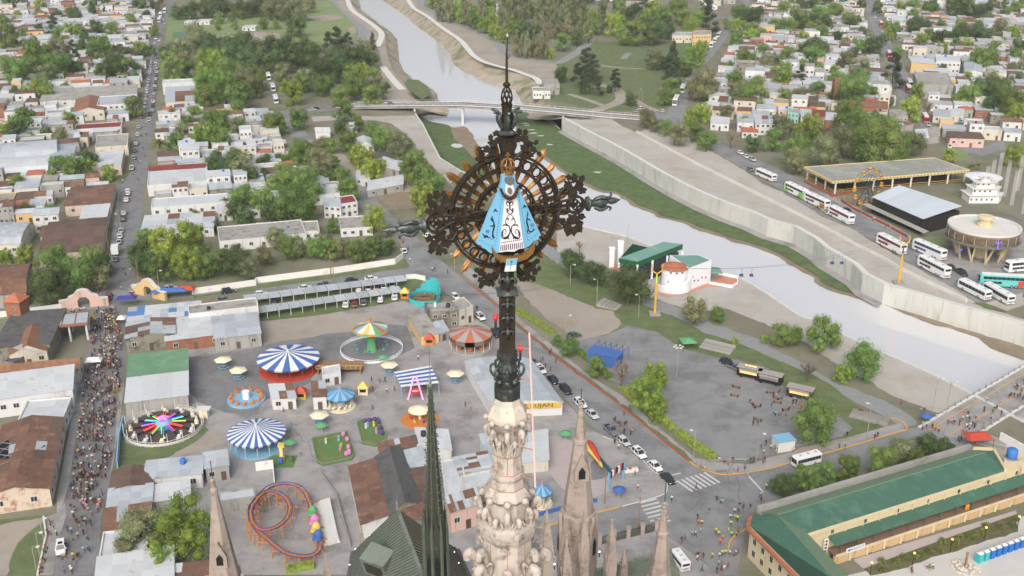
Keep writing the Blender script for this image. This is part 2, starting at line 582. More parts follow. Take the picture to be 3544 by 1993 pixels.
strip('river_road', sml(gl(1,0,[(1260,-10),(1240,40),(1330,90),(1500,170),(1700,255),(1820,320),(1870,390),(1933,420)])+gl(2,0,[(100,445),(250,470),(340,475),(420,440),(520,370),(590,310),(570,280),(540,270)]),3),7,m_gravel)
strip('dirt_track', sml(gl(2,0,[(215,165),(250,120),(290,85)]),3),5,m_gravel)
# upper left bank: gravel tracks and sand
zo('sandy_bank', gl(1,0,[(570,0),(640,90),(760,190),(790,250),(750,330),(930,380),(955,500),(1110,690),(1200,770),(1160,760),(1130,640),(1050,560),(1000,450),(985,370),(975,260),(910,190),(820,120),(740,50),(700,0)]),mdt)
zo('sandy_bank', gl(1,0,[(940,500),(1120,690),(1210,760),(1150,770),(1010,770),(960,690),(950,600)]),mdt)
strip('river_road', sml(gl(1,0,[(575,-20),(600,50),(680,120),(770,190),(810,240),(790,300),(760,330)]),3),8,m_gravel)
strip('riverside_path', sml(gl(1,0,[(690,-10),(720,70),(800,130),(880,185),(945,245),(940,300),(915,350)]),3),4.5,m_cop2)
strip('riverside_path', sml(gl(1,0,[(955,500),(1000,560),(1060,630),(1105,675)]),3),4.5,m_cop2)
zo('grass_bank', gl(1,0,[(1140,600),(1230,610),(1300,660),(1330,720),(1250,755),(1170,700),(1130,640)]),mgr,.5)
# football fields
zo('sports_field', gl(0,0,[(1250,310),(1270,130),(1933,100)])+gl(1,0,[(560,0),(620,60),(760,200),(750,300),(460,340),(0,310)]),m_field)
zo('bare_goalmouth', gl(0,0,[(1620,300),(1640,262),(1933,240)])+gl(1,0,[(170,250),(200,300),(0,315)]),mdt)
zo('bare_goalmouth', gl(1,0,[(380,130),(520,110),(640,115),(660,135),(520,160)]),mdt)
zo('bare_goalmouth', gl(1,0,[(690,210),(740,195),(765,240),(720,260)]),mdt)
m_astro=M('astro_turf', (92,120,96),.9,.05)
zo('astro_pitch', gl(0,0,[(1290,300),(1305,240),(1560,232),(1560,285)]),m_astro)
# ================================================================== sandy land of the near bank, upper part
zo('bank_track', gl(1,0,[(420,880),(700,870),(930,880),(1200,870),(1260,950),(1310,1050),(1390,1200),(1540,1295)])+[S(1592,595),S(1560,640)]+gl(1,0,[(1540,1449),(1400,1330),(1260,1180),(1190,1080),(1130,1010),(1020,930),(900,910),(620,905),(430,920)]),m_sand)
zo('yard_dirt', gl(1,0,[(560,1140),(700,1180),(900,1200),(1060,1250),(1200,1400),(1250,1449),(860,1449),(700,1300)]),mdt)
zo('yard_dirt', gl(1,1,[(880,0),(1240,0),(1260,120),(1100,130),(960,80)]),m_mud)
# ================================================================== roads near side
street=(gl(0,2,[(380,1449),(430,900),(590,0)])+gl(0,1,[(740,870),(830,440),(890,0)])+gl(0,0,[(985,1300),(1060,900),(1095,600),(1130,400),(1195,180),(1245,60),(1290,-20)]),
		  gl(0,0,[(1330,-20),(1290,60),(1255,180),(1210,350),(1180,600),(1165,860),(1110,1300)])+gl(0,1,[(1085,0),(1060,300),(1030,560),(1010,700),(960,870)])+gl(0,2,[(940,0),(905,300),(880,500),(850,640),(820,800),(770,1000),(735,1449)]))
zo('street', street[0]+street[1],m_cobble)
zo('bridge_road', gl(1,0,[(-420,830),(-100,855),(0,865),(200,870),(420,850),(560,835),(780,812),(780,785),(640,790),(420,815),(240,830),(120,850),(0,840),(-400,800)]),mas)
zo('cross_street', gl(0,1,[(-20,900),(240,960),(760,880),(1000,830),(1500,800),(1933,745)])+gl(1,1,[(340,730),(700,680),(1120,640),(1300,660),(1180,560),(1080,570),(600,640),(0,715)])+gl(0,1,[(1460,770),(1240,790),(1040,760),(870,740),(760,800),(300,905)]),mas)
zo('verge', gl(1,1,[(0,705),(590,625),(1110,540),(1110,505),(1180,555),(1160,575),(600,650),(0,735)]),mgr)
zo('verge', gl(0,1,[(1460,785),(1933,715),(1933,740),(1480,800)]),mgr)
strip('diagonal_road', sml(gl(1,0,[(240,840),(270,940),(330,1030),(420,1110),(480,1150),(620,1280),(760,1420)])+gl(1,1,[(850,90),(960,200),(1070,300)]),3),8.5,mas)
zo('riverside_road', gl(1,1,[(1040,290),(1140,300),(1240,370),(1340,470),(1590,680),(1780,830),(1933,955)])
	 + gl(2,1,[(20,990),(300,1220),(600,1449)])+gl(2,2,[(850,190),(1340,590),(1300,760),(1170,800),(1160,700),(1060,655),(1000,590),(890,480),(690,400),(470,190),(300,0)])
	 + gl(2,1,[(100,1300),(0,1180)])+gl(1,1,[(1780,1020),(1640,930),(1430,760),(1230,690),(1120,600),(1160,560),(1110,480),(1100,420)]),mas)
zo('riverside_road', gl(2,2,[(1340,590),(1420,640),(1500,668),(1640,688),(1933,645)])+gl(3,2,[(140,605),(600,480),(860,400),(1040,350),(1140,330),(1300,330),(1510,430),(1560,520),(1100,560),(400,700),(0,900)])
	 + gl(2,2,[(1780,1000),(1760,1100),(1700,1449),(1560,1449),(1400,1300),(1220,1180),(1000,1100),(640,1210),(200,1320),(-300,1449),(-900,1449),(-420,1280),(200,1090),(640,975),(810,930),(1000,885),(1120,850),(1170,800),(1300,700)]),mas)
# ================================================================== plaza by the river, grass slope, gravel path, sandy lot
zo('near_sandy_lot', [flat(p) for p in LT[2:NLW-7]]+gl(2,1,[(330,300),(350,480),(700,560),(1000,780),(1260,880),(1500,900),(1620,880),(1933,1010)])+gl(3,1,[(300,1150),(560,1330),(800,1449)])+gl(3,2,[(860,60),(1100,150),(1330,245)]),m_sand)
zo('grass_slope', gl(2,1,[(-100,640),(60,560),(200,470),(330,480),(700,560),(960,790),(1250,860),(1500,1000),(1933,1200)])+gl(3,1,[(260,1340),(480,1449)])+gl(3,2,[(560,80),(760,230),(880,300),(870,330),(560,420),(200,470),(60,330),(0,160)])
	 + gl(2,1,[(1933,1330),(1700,1260),(1540,1250),(1270,1180),(1100,1060),(880,1010),(640,880),(420,790),(180,690),(40,660)]),mgr)
zo('gravel_path', sml(gl(2,1,[(960,800),(1120,830),(1260,870),(1420,960),(1700,1060),(1933,1140)])+gl(3,1,[(0,1175),(200,1260),(420,1390)])+gl(3,2,[(700,60),(1000,190),(1130,300)]),2)
	 + sml(gl(3,2,[(1040,340),(880,250),(620,120),(480,10)])+gl(3,1,[(260,1350),(0,1240)])+gl(2,1,[(1800,1180),(1600,1110),(1450,1060),(1290,970),(1000,860)]),2),m_gravel)
zo('gravel_path', gl(2,1,[(200,440),(330,530),(480,640),(560,650),(380,480),(270,370)]),m_gravel)
zo('dirt_patch', gl(2,1,[(30,680),(180,690),(420,790),(640,880),(760,900),(830,1000),(700,1080),(480,1130),(420,1060),(260,960),(100,800)]),mdt)
zo('parking_plaza', gl(2,1,[(470,1120),(700,1090),(880,1010),(1100,1060),(1270,1180),(1540,1250),(1700,1270),(1933,1385)])+gl(3,2,[(120,20),(330,130),(560,265),(640,335),(560,400),(210,480),(180,520),(0,540)])
	 + gl(2,2,[(1800,600),(1530,590),(1240,350),(1000,160),(850,20)])+gl(2,1,[(740,1420),(600,1250),(500,1180)]),mas)
zo('kerb_path', gl(1,1,[(1600,560),(1933,850)])+gl(2,1,[(60,960),(330,1180),(600,1400)])+gl(2,2,[(830,90),(1380,560),(1530,590),(1560,640),(1480,640),(1360,590),(880,200),(640,0)])+gl(2,1,[(300,1200),(30,985)])+gl(1,1,[(1800,820),(1540,600)]),mcn)
zo('red_kerb_verge', gl(2,1,[(30,985),(300,1205),(620,1449)])+gl(2,2,[(860,170),(1370,580),(1340,588),(850,190)])+gl(2,1,[(590,1449),(290,1220),(20,1000)]),mgr)
zo('river_corner_paving', gl(2,2,[(1380,570),(1540,590),(1800,610),(1933,560)])+gl(3,2,[(180,520),(560,420),(870,330),(1000,300),(1040,350),(600,480),(140,605)])+gl(2,2,[(1933,640),(1640,685),(1500,662),(1400,620)]),mcn)
zo('dirt_verge', gl(3,2,[(180,510),(560,415),(700,380),(720,400),(420,475),(200,540)]),mdt)
zo('lower_bank', gl(3,2,[(1600,520),(1700,450),(1933,520),(2200,700),(1933,720),(1750,560)]),mdt)
# ================================================================== fairground floor
zo('fairground_floor', gl(0,1,[(1390,1180),(1500,1060)])+gl(1,1,[(0,970),(1100,820),(1280,880),(1640,950),(1780,1030)])+gl(2,1,[(0,1190),(150,1370)])+gl(2,2,[(470,200),(560,330),(890,490),(1060,655),(1160,710),(1170,800),(1120,850),(1000,885),(640,975),(200,1090),(-420,1280),(-800,1440)])+gl(0,2,[(1500,1449),(1150,1449),(930,640),(960,100)]),mcn)
zo('fairground_asphalt', gl(0,1,[(1430,1250),(1933,1180)])+gl(1,1,[(60,1150),(500,1070),(1000,1000),(1140,1010),(1200,1180),(1000,1280),(480,1300),(400,1449)])+gl(1,2,[(60,130),(0,240)])+gl(0,2,[(1700,220),(1500,140),(1430,60)]),m_cobble)
zo('sand_lot', gl(0,1,[(1890,1080)])+gl(1,1,[(0,990),(250,950),(620,920),(1000,925),(1060,980),(820,1040),(560,1070),(350,1110),(120,1140),(20,1170),(-40,1180)]),mdt)
zo('parking_grass', gl(0,1,[(1500,860),(1933,790)])+gl(1,1,[(700,690),(1180,640),(1270,680),(1100,790),(1080,830),(500,930),(0,985)])+gl(0,1,[(1880,1000),(1870,880)]),mgr)
zo('lawn', gl(0,2,[(925,430),(980,460),(1120,490),(1330,450),(1550,325),(1590,350),(1480,440),(1250,570),(1010,625),(905,640)]),mgr)
zo('dirt_path', gl(0,2,[(1010,625),(1250,570),(1480,440),(1600,370),(1680,400),(1640,470),(1300,560),(1120,620)]),mdt)
zo('pink_paving', gl(2,2,[(180,420),(340,390),(480,440),(620,640),(750,700),(800,790),(620,860),(380,800),(300,700)]),m_redpave)
zo('sunken_pit', gl(2,2,[(590,600),(650,560),(750,680),(680,720),(600,730)]),m_cobble)
# lower left yard
zo('yard_dirt', gl(0,2,[(-20,1060),(340,1010),(330,1040),(120,1200),(60,1449),(-20,1449)]),mdt)
zo('lawn', gl(0,2,[(345,1045),(345,1150),(270,1449),(40,1449),(100,1300),(180,1160)]),mgr)
zo('lawn', gl(0,2,[(-20,1080),(-20,1035),(340,985),(345,1005)]),mgr)
zo('pavement', gl(0,2,[(345,1010),(430,980),(490,900),(500,1000),(440,1190),(400,1449),(300,1449),(340,1150)]),mcn)
zo('pavement', gl(0,2,[(590,0),(640,0),(560,480),(520,760),(480,900),(430,990),(430,860),(500,480)]),mcn)
zo('pavement', gl(0,2,[(940,0),(895,0),(870,400),(820,800),(850,640),(905,300)]),mcn)
zo('pavement', gl(0,1,[(890,0),(905,0),(870,480),(790,760),(740,800),(830,440)]),mcn)
zo('church_forecourt', gl(2,2,[(600,1235),(1095,1115),(1230,1190),(1420,1330),(1560,1449),(1500,1800),(-100,1800),(-300,1449)]),mcn)
# courtyard lower right
m_court=M('courtyard_paving', (192,190,184),.9,.06,.2)
zo('courtyard', gl(3,2,[(600,1449),(900,1380),(1933,1000),(2100,950),(2100,1600),(600,1600)]),m_court)
zo('planting_bed', gl(3,2,[(720,1400),(900,1330),(1400,1150),(1880,985),(1900,1060),(1880,1120),(1400,1270),(900,1430),(780,1449)]),M('planting_soil', (96,96,66),.95,.3,.8,dirt=(120,112,88),dirt_amt=.3,dirt_scale=.6))
zo('walkway', gl(3,2,[(640,1330),(1200,1160),(1870,960),(1880,985),(1400,1150),(900,1330),(720,1400)]),m_redpave)
# ================================================================== TREES
def leaf_mat(name,rgb,trans=.35,var=.35):
	m=bpy.data.materials.new(name)
	m.use_nodes=True
	n,l=m.node_tree.nodes,m.node_tree.links
	n.remove(n['Principled BSDF'])
	out=n['Material Output']
	no=n.new('ShaderNodeTexNoise')
	no.inputs['Scale'].default_value=1.3
	no.inputs['Detail'].default_value=4
	l.new(n.new('ShaderNodeNewGeometry').outputs['Position'],no.inputs['Vector'])
	oi=n.new('ShaderNodeObjectInfo')
	a=n.new('ShaderNodeMapRange')
	a.inputs[1].default_value,a.inputs[2].default_value=.3,.7
	a.inputs[3].default_value,a.inputs[4].default_value=1-var,1+var
	l.new(no.outputs[0],a.inputs[0])
	b=n.new('ShaderNodeMapRange')
	b.inputs[3].default_value,b.inputs[4].default_value=.78,1.25
	l.new(oi.outputs['Random'],b.inputs[0])
	mm=n.new('ShaderNodeMath')
	mm.operation='MULTIPLY'
	l.new(a.outputs[0],mm.inputs[0])
	l.new(b.outputs[0],mm.inputs[1])
	hs_=n.new('ShaderNodeHueSaturation')
	hs_.inputs['Color'].default_value=(*lin(rgb),1)
	hr=n.new('ShaderNodeMapRange')
	hr.inputs[3].default_value,hr.inputs[4].default_value=.482,.518
	wn=n.new('ShaderNodeTexWhiteNoise')
	wn.noise_dimensions='1D'
	l.new(oi.outputs['Random'],wn.inputs['W'])
	l.new(wn.outputs['Value'],hr.inputs[0])
	l.new(hr.outputs[0],hs_.inputs['Hue'])
	l.new(mm.outputs[0],hs_.inputs['Value'])
	d=n.new('ShaderNodeBsdfDiffuse')
	t=n.new('ShaderNodeBsdfTranslucent')
	l.new(hs_.outputs[0],d.inputs[0])
	l.new(hs_.outputs[0],t.inputs[0])
	mx=n.new('ShaderNodeMixShader')
	mx.inputs[0].default_value=trans
	l.new(d.outputs[0],mx.inputs[1])
	l.new(t.outputs[0],mx.inputs[2])
	l.new(mx.outputs[0],out.inputs[0])
	return m
LEAF={
	'm': leaf_mat('leaf_green', (122,146,86)),
	'd': leaf_mat('leaf_dark', (96,116,78)),
	'k': leaf_mat('leaf_blackgreen', (74,88,68),.2),
	'y': leaf_mat('leaf_spring', (144,166,84)),
	'o': leaf_mat('leaf_olive', (136,142,108)),
	'b': leaf_mat('twig_grey', (140,130,112),.1,.2),
	'p': leaf_mat('leaf_palm', (112,122,70),.2),
}
m_bark=M('bark', (98,88,74),.95,.25,2.0)
def crown_mesh(kind,n,leaf,seed):
	"""crown of unit width standing on z=0..1 (unit height)"""
	rnd=random.Random(seed)
	mb=MB()
	lobes=[]
	shape=kind
	if shape=='round':
		for i in range(16):
			a=rnd.uniform(0,6.28)
			rr=rnd.uniform(.08,.34)
			z=rnd.uniform(.2,.78)
			k=1-abs(z-.45)*.9
			lobes.append((rr*k*cos(a),rr*k*sin(a),z,rnd.uniform(.13,.23)))
	elif shape=='upright':
		for i in range(34):
			a=rnd.uniform(0,6.28)
			z=rnd.uniform(.14,.86)
			k=(.40 if z<.5 else .40*(1.2-(z-.3)*.95))
			rr=k*math.sqrt(rnd.random())
			lobes.append((rr*cos(a),rr*sin(a),z,rnd.uniform(.08,.17)))
	elif shape=='poplar':
		for i in range(16):
			z=rnd.uniform(.08,.92)
			a=rnd.uniform(0,6.28)
			k=.30*(1-max(0,z-.35)*1.1)
			lobes.append((k*rnd.random()*cos(a),k*rnd.random()*sin(a),z,.16*(1.25-z)))
	elif shape=='cone':
		for i in range(22):
			z=(i+.5)/22
			a=rnd.uniform(0,6.28)
			k=.40*(1-z)**.8
			lobes.append((k*.7*cos(a),k*.7*sin(a),z*.95,.07+.14*(1-z)))
	elif shape=='cedar':
		for i in range(15):
			z=.12+.8*i/14
			a=rnd.uniform(0,6.28)
			k=.36*(1.15-z)
			lobes.append((k*cos(a),k*sin(a),z,.10+.10*(1-z)))
	for (x,y,z,r) in lobes:
		fl=.45 if shape=='cedar' else 1.0
		r=r*.88
		mb.lathe([(.02*r,-.62*r*fl),(.5*r,-.4*r*fl),(.68*r,0),(.5*r,.42*r*fl),(.02*r,.64*r*fl)],6,(x,y,z),rot=rnd.random())
	for i in range(n):
		x,y,z,r=lobes[rnd.randrange(len(lobes))]
		# points near the surface of each lobe
		while True:
			d=V3((rnd.uniform(-1,1),rnd.uniform(-1,1),rnd.uniform(-1,1)))
			if .05<d.length<1:
				break
		d=d.normalized()*(.5+.72*rnd.random()**.9)
		fl=.45 if shape=='cedar' else 1.0
		p=V3((x,y,z))+V3((d.x*r,d.y*r,d.z*r*fl))
		nrm=(d.normalized()+V3((rnd.uniform(-1,1),rnd.uniform(-1,1),rnd.uniform(-.3,1.2)))*.8).normalized()
		u=nrm.cross(V3((rnd.uniform(-1,1),rnd.uniform(-1,1),rnd.uniform(-1,1)))).normalized()
		if kind=='upright':
			u=(u+V3((0,0,rnd.uniform(.6,1.4)))).normalized()
		v=nrm.cross(u).normalized()
		s=leaf*rnd.uniform(.6,1.35)
		w=s*rnd.uniform(.35,.6)
		mb.add([p-u*s,p+v*w,p+u*s*.9,p-v*w],[(0,1,2,3)])
	xs=sorted(math.hypot(v_[0],v_[1]) for v_ in mb.v)
	zs=sorted(v_[2] for v_ in mb.v)
	kx=.5/xs[int(len(xs)*.9)]
	z0,z1_=zs[int(len(zs)*.02)],zs[int(len(zs)*.97)]
	mb.v=[(v_[0]*kx,v_[1]*kx,(v_[2]-z0)/(z1_-z0)) for v_ in mb.v]
	return mb
def twig_mesh(n,seed,leaves=0):
	rnd=random.Random(seed)
	mb=MB()
	def grow(p,d,L,r,dep):
		q=p+d*L
		mb.tube([p,q],[r,r*.6],4,cap=False)
		if dep==0:
			return
		for _ in range(rnd.choice((3,4,4))):
			nd=(d+V3((rnd.uniform(-1,1),rnd.uniform(-1,1),rnd.uniform(-.2,.8)))*.62).normalized()
			grow(p.lerp(q,rnd.uniform(.45,1)),nd,L*rnd.uniform(.55,.8),r*.6,dep-1)
	for i in range(n):
		a=6.28*i/n+rnd.uniform(-.3,.3)
		grow(V3((0,0,0)),V3((cos(a)*.55,sin(a)*.55,1)).normalized(),.36,.022,3)
	return mb
def trunk_mesh(seed,limbs=6,spread=.3,top=.75,r=.035):
	"""unit tree: height 1, crown half width about spread"""
	rnd=random.Random(seed)
	mb=MB()
	mid=V3((rnd.uniform(-.02,.02),rnd.uniform(-.02,.02),.3))
	mb.tube([(0,0,-.01),(0,0,.02),mid,(mid.x*1.5,mid.y*1.5,top)],[r*1.3,r,r*.75,r*.25],7)
	for i in range(limbs):
		a=6.28*i/limbs+rnd.uniform(-.4,.4)
		z0=rnd.uniform(.25,.5)
		e=V3((cos(a)*spread*rnd.uniform(.5,.9),sin(a)*spread*rnd.uniform(.5,.9),z0+rnd.uniform(.15,.38)))
		s0=V3((mid.x,mid.y,z0))
		m_=s0.lerp(e,.5)+V3((0,0,-.03))
		mb.tube([s0,m_,e],[r*.5,r*.34,r*.12],5)
	return mb
def palm_mesh(seed):
	rnd=random.Random(seed)
	mb=MB()
	for i in range(46):
		a=rnd.uniform(0,6.28)
		el=rnd.uniform(-.5,1.3)
		L=rnd.uniform(.42,.52)
		d=V3((cos(a),sin(a),0))
		prev=V3((0,0,.5))
		pts=[prev]
		for k in range(1,6):
			t=k/5
			pts.append(V3((0,0,.5))+d*(L*t*cos(el*(1-t*.3)))+V3((0,0,L*t*sin(el)-.26*t*t)))
		side=V3((-d.y,d.x,0))
		for k in range(5):
			w0,w1=.055*(1-abs(k/5-.4)),.055*(1-abs((k+1)/5-.4))*(0.2 if k==4 else 1)
			dn=V3((0,0,-.02))
			mb.add([pts[k],pts[k+1],pts[k+1]+side*w1+dn,pts[k]+side*w0+dn],[(0,1,2,3)])
			mb.add([pts[k],pts[k]-side*w0+dn,pts[k+1]-side*w1+dn,pts[k+1]],[(0,1,2,3)])
	return mb
CR={}
SHAPES={'m': 'round', 'd': 'round', 'k': 'cedar', 'y': 'upright', 'o': 'round'}
_seed=0
for k in 'mdyo':
	for lod,n,lf in ((0,7500,.017),(1,3200,.026),(2,1300,.04)):
		CR[k,lod]=[]
		for v in range(3 if lod<2 else 2):
			_seed+=1
			sh=SHAPES[k] if not (k=='m' and v==1) else 'upright'
			CR[k,lod].append(crown_mesh(sh,n,lf,_seed).build('crown', LEAF[k],link=False))
for k,sh in (('k', 'cedar'),('c', 'cone'),('l', 'poplar')):
	for lod,n,lf in ((0,4500,.02),(1,2200,.028),(2,1000,.042)):
		CR[k,lod]=[crown_mesh(sh,n,lf,300+ord(k)+v+lod*10).build('crown', LEAF[{'k': 'k', 'c': 'k', 'l': 'o'}[k]],link=False) for v in range(2)]
CR['b', 0]=CR['b', 1]=CR['b', 2]=[twig_mesh(7,41).build('crown', LEAF['b'],link=False),twig_mesh(6,42).build('crown', LEAF['b'],link=False)]
CR['p', 0]=CR['p', 1]=CR['p', 2]=[palm_mesh(51).build('crown', LEAF['p'],link=False)]
TRUNKS=[trunk_mesh(i,6+i % 3).build('trunk', m_bark,link=False) for i in range(4)]
STRAIGHT=trunk_mesh(9,0,.1,.9,.028).build('trunk', m_bark,link=False)
#            ratio h/w, crown bottom, crown top (fractions of height)
TKIND={'m': (1.12,.16,1.02),'d': (1.05,.16,1.02),'y': (1.12,.12,1.04),'o': (1.15,.18,1.02),'k': (1.6,.12,1.0),
		 'c': (2.2,.04,1.0),'l': (3.0,.1,1.0),'b': (1.2,.25,1.05),'p': (1.0,.3,1.1)}
TNAME={'m': ('green_tree', 'mid green leafy tree'),'d': ('dark_green_tree', 'dark green dense tree'),'y': ('spring_tree', 'bright yellow-green spring tree'),
		 'o': ('olive_tree', 'pale olive loose-leaved tree'),'k': ('cedar_tree', 'tall dark cedar with layered boughs'),'c': ('cypress_tree', 'narrow dark cone-shaped conifer'),
		 'l': ('poplar_tree', 'slim pale poplar'),'b': ('bare_tree', 'bare grey twiggy tree'),'p': ('palm_tree', 'palm with a drooping crown')}
NTREE=[0]
ANCH=[(a,S(x,y)) for a,x,y in (('the traffic street bend', 560,60),('the white corner house', 470,400),('the long grey shed', 330,330),('the market halls', 130,540),('the stained cream house', 420,490),('the brown row houses', 300,830),('the tall cypress pair', 330,60),
	('the red strip roof', 130,180),('the west edge of town', 40,330),('the street palm', 560,500),('the red-parapet block', 600,600),('the long white buildings', 820,820),('the diagonal road', 1020,520),('the works yard', 1290,560),('the lane of buses', 950,300),('the sports ground', 900,130),('the park river edge', 1290,250),('the long white wall', 1150,900),
	('the poplar wood cabin', 1800,60),('the bare poplars', 1920,100),('the gravel river road', 1650,150),('the veranda house', 2420,120),('the ruined riverside house', 1890,290),('the bridge end', 2260,390),('the coach-lined street', 2500,150),('the big eucalyptus', 2440,290),('the red-tiled cottage', 2600,450),
	('the brick church', 2980,350),('the turquoise house', 2740,390),('the grey concrete block', 3230,270),('the white warehouse', 3370,230),('the salmon workshop', 3350,480),('the dark lone conifer', 3090,240),('the far street buses', 3050,90),('the slab pavilion', 3000,570),('the orange-fronted house', 3270,420),('the eastern hill streets', 3440,90),('the far wooded plots', 2770,90),('the bell tower gardens', 2850,280))]
def near(p):
	return 'near ' + min(ANCH,key=lambda a:(a[1]-V3((p.x,p.y,0))).length)[0]
def tree_at(p,w,kind,where,hk=1.0):
	"""p = crown centre in the picture plane at mid-crown; w = crown width in metres"""
	ratio,c0,c1=TKIND[kind]
	h=w*ratio*hk
	nm,lb=TNAME[kind]
	root=emp(nm,(p.x,p.y,0),ruf(0,6.28))
	size=w*ppm(V3((p.x,p.y,h*.5)))
	lod=0 if size>85 else 1 if size>42 else 2
	src=random.choice(CR[kind,lod])
	if kind=='p':
		inst(src,root,(0,0,h*.55-w*.5+w*.1),0,(w,w,w))
		t=inst(STRAIGHT,root,(0,0,0),0,(h*.9,h*.9,h*.62))
	else:
		inst(src,root,(0,0,h*c0),0,(w,w,h*(c1-c0)))
		if kind in 'kcl':
			inst(STRAIGHT,root,(0,0,0),0,(h*.8,h*.8,h))
		else:
			inst(TRUNKS[NTREE[0] % 4],root,(0,0,0),0,(h*.85,h*.85,h))
	NTREE[0]+=1
	sz='small ' if w<7.5 else 'medium ' if w<10.5 else 'large ' if w<14 else 'huge '
	if where.split()[0] in ('in', 'among', 'along', 'between') and 'row behind' not in where:
		where=near(p)
	tag(root,f'{sz}{lb} {where}', 'tree', f'{lb}s {where}')
	return root
def trees(c,r,spec,where):
	"""spec: 'x y w kind' crown centre and width in tile pixels"""
	for s in spec.strip().split(','):
		a=s.split()
		x,y,w,k=float(a[0]),float(a[1]),float(a[2]),a[3]
		wpx=w*.438
		h=6.0
		for _ in range(4):
			p=g(c,r,x,y,h)
			wm=wpx/ppm(p)
			ratio,c0,c1=TKIND[k]
			h=wm*ratio*(c0+c1)/2
		tree_at(p,wm,k,where)
# ================================================================== VEHICLES
mgl=M('vehicle_glass', (42,50,58),.12,.1,1,spec=.6)
m_tyre=M('tyre', (40,40,42),.85,.1)
m_rim=M('wheel_rim', (176,178,180),.4,.05,metal=.3)
m_carpaint=M('car_paint', (200,200,200),.28,.02,.5,objcol=True,spec=.55)
m_buspaint=M('bus_paint', (225,226,226),.35,.04,.5,spec=.5)
m_head=M('headlight', (228,230,226),.2,.02)
m_tail=M('tail_light', (150,26,22),.3,.05)
mbk=M('black_trim', (34,34,36),.6,.05)
m_lit=M('lit_headlight', (255,196,120),.3,.0,emit=6.0)
def loft(mb,secs,mi=0,close=True):
	"""secs: list of rings (equal length lists of points)"""
	n=len(secs[0])
	vs=[p for s_ in secs for p in s_]
	fs=[]
	for i in range(len(secs)-1):
		for k in range(n):
			k2=(k+1) % n
			fs.append((i*n+k,i*n+k2,(i+1)*n+k2,(i+1)*n+k))
	if close:
		fs.append(tuple(range(n))[::-1])
		fs.append(tuple((len(secs)-1)*n+k for k in range(n)))
	mb.add(vs,fs,mi)
def rim_mesh(r_,w):
	mb=MB()
	for s_ in (-1,1):
		mb.lathe([(0,s_*w),(r_,s_*w),(r_,s_*(w-.04))],10)
	mb.v=[(x,z,y) for x,y,z in mb.v]
	return mb.build('rim', m_rim,link=False).data
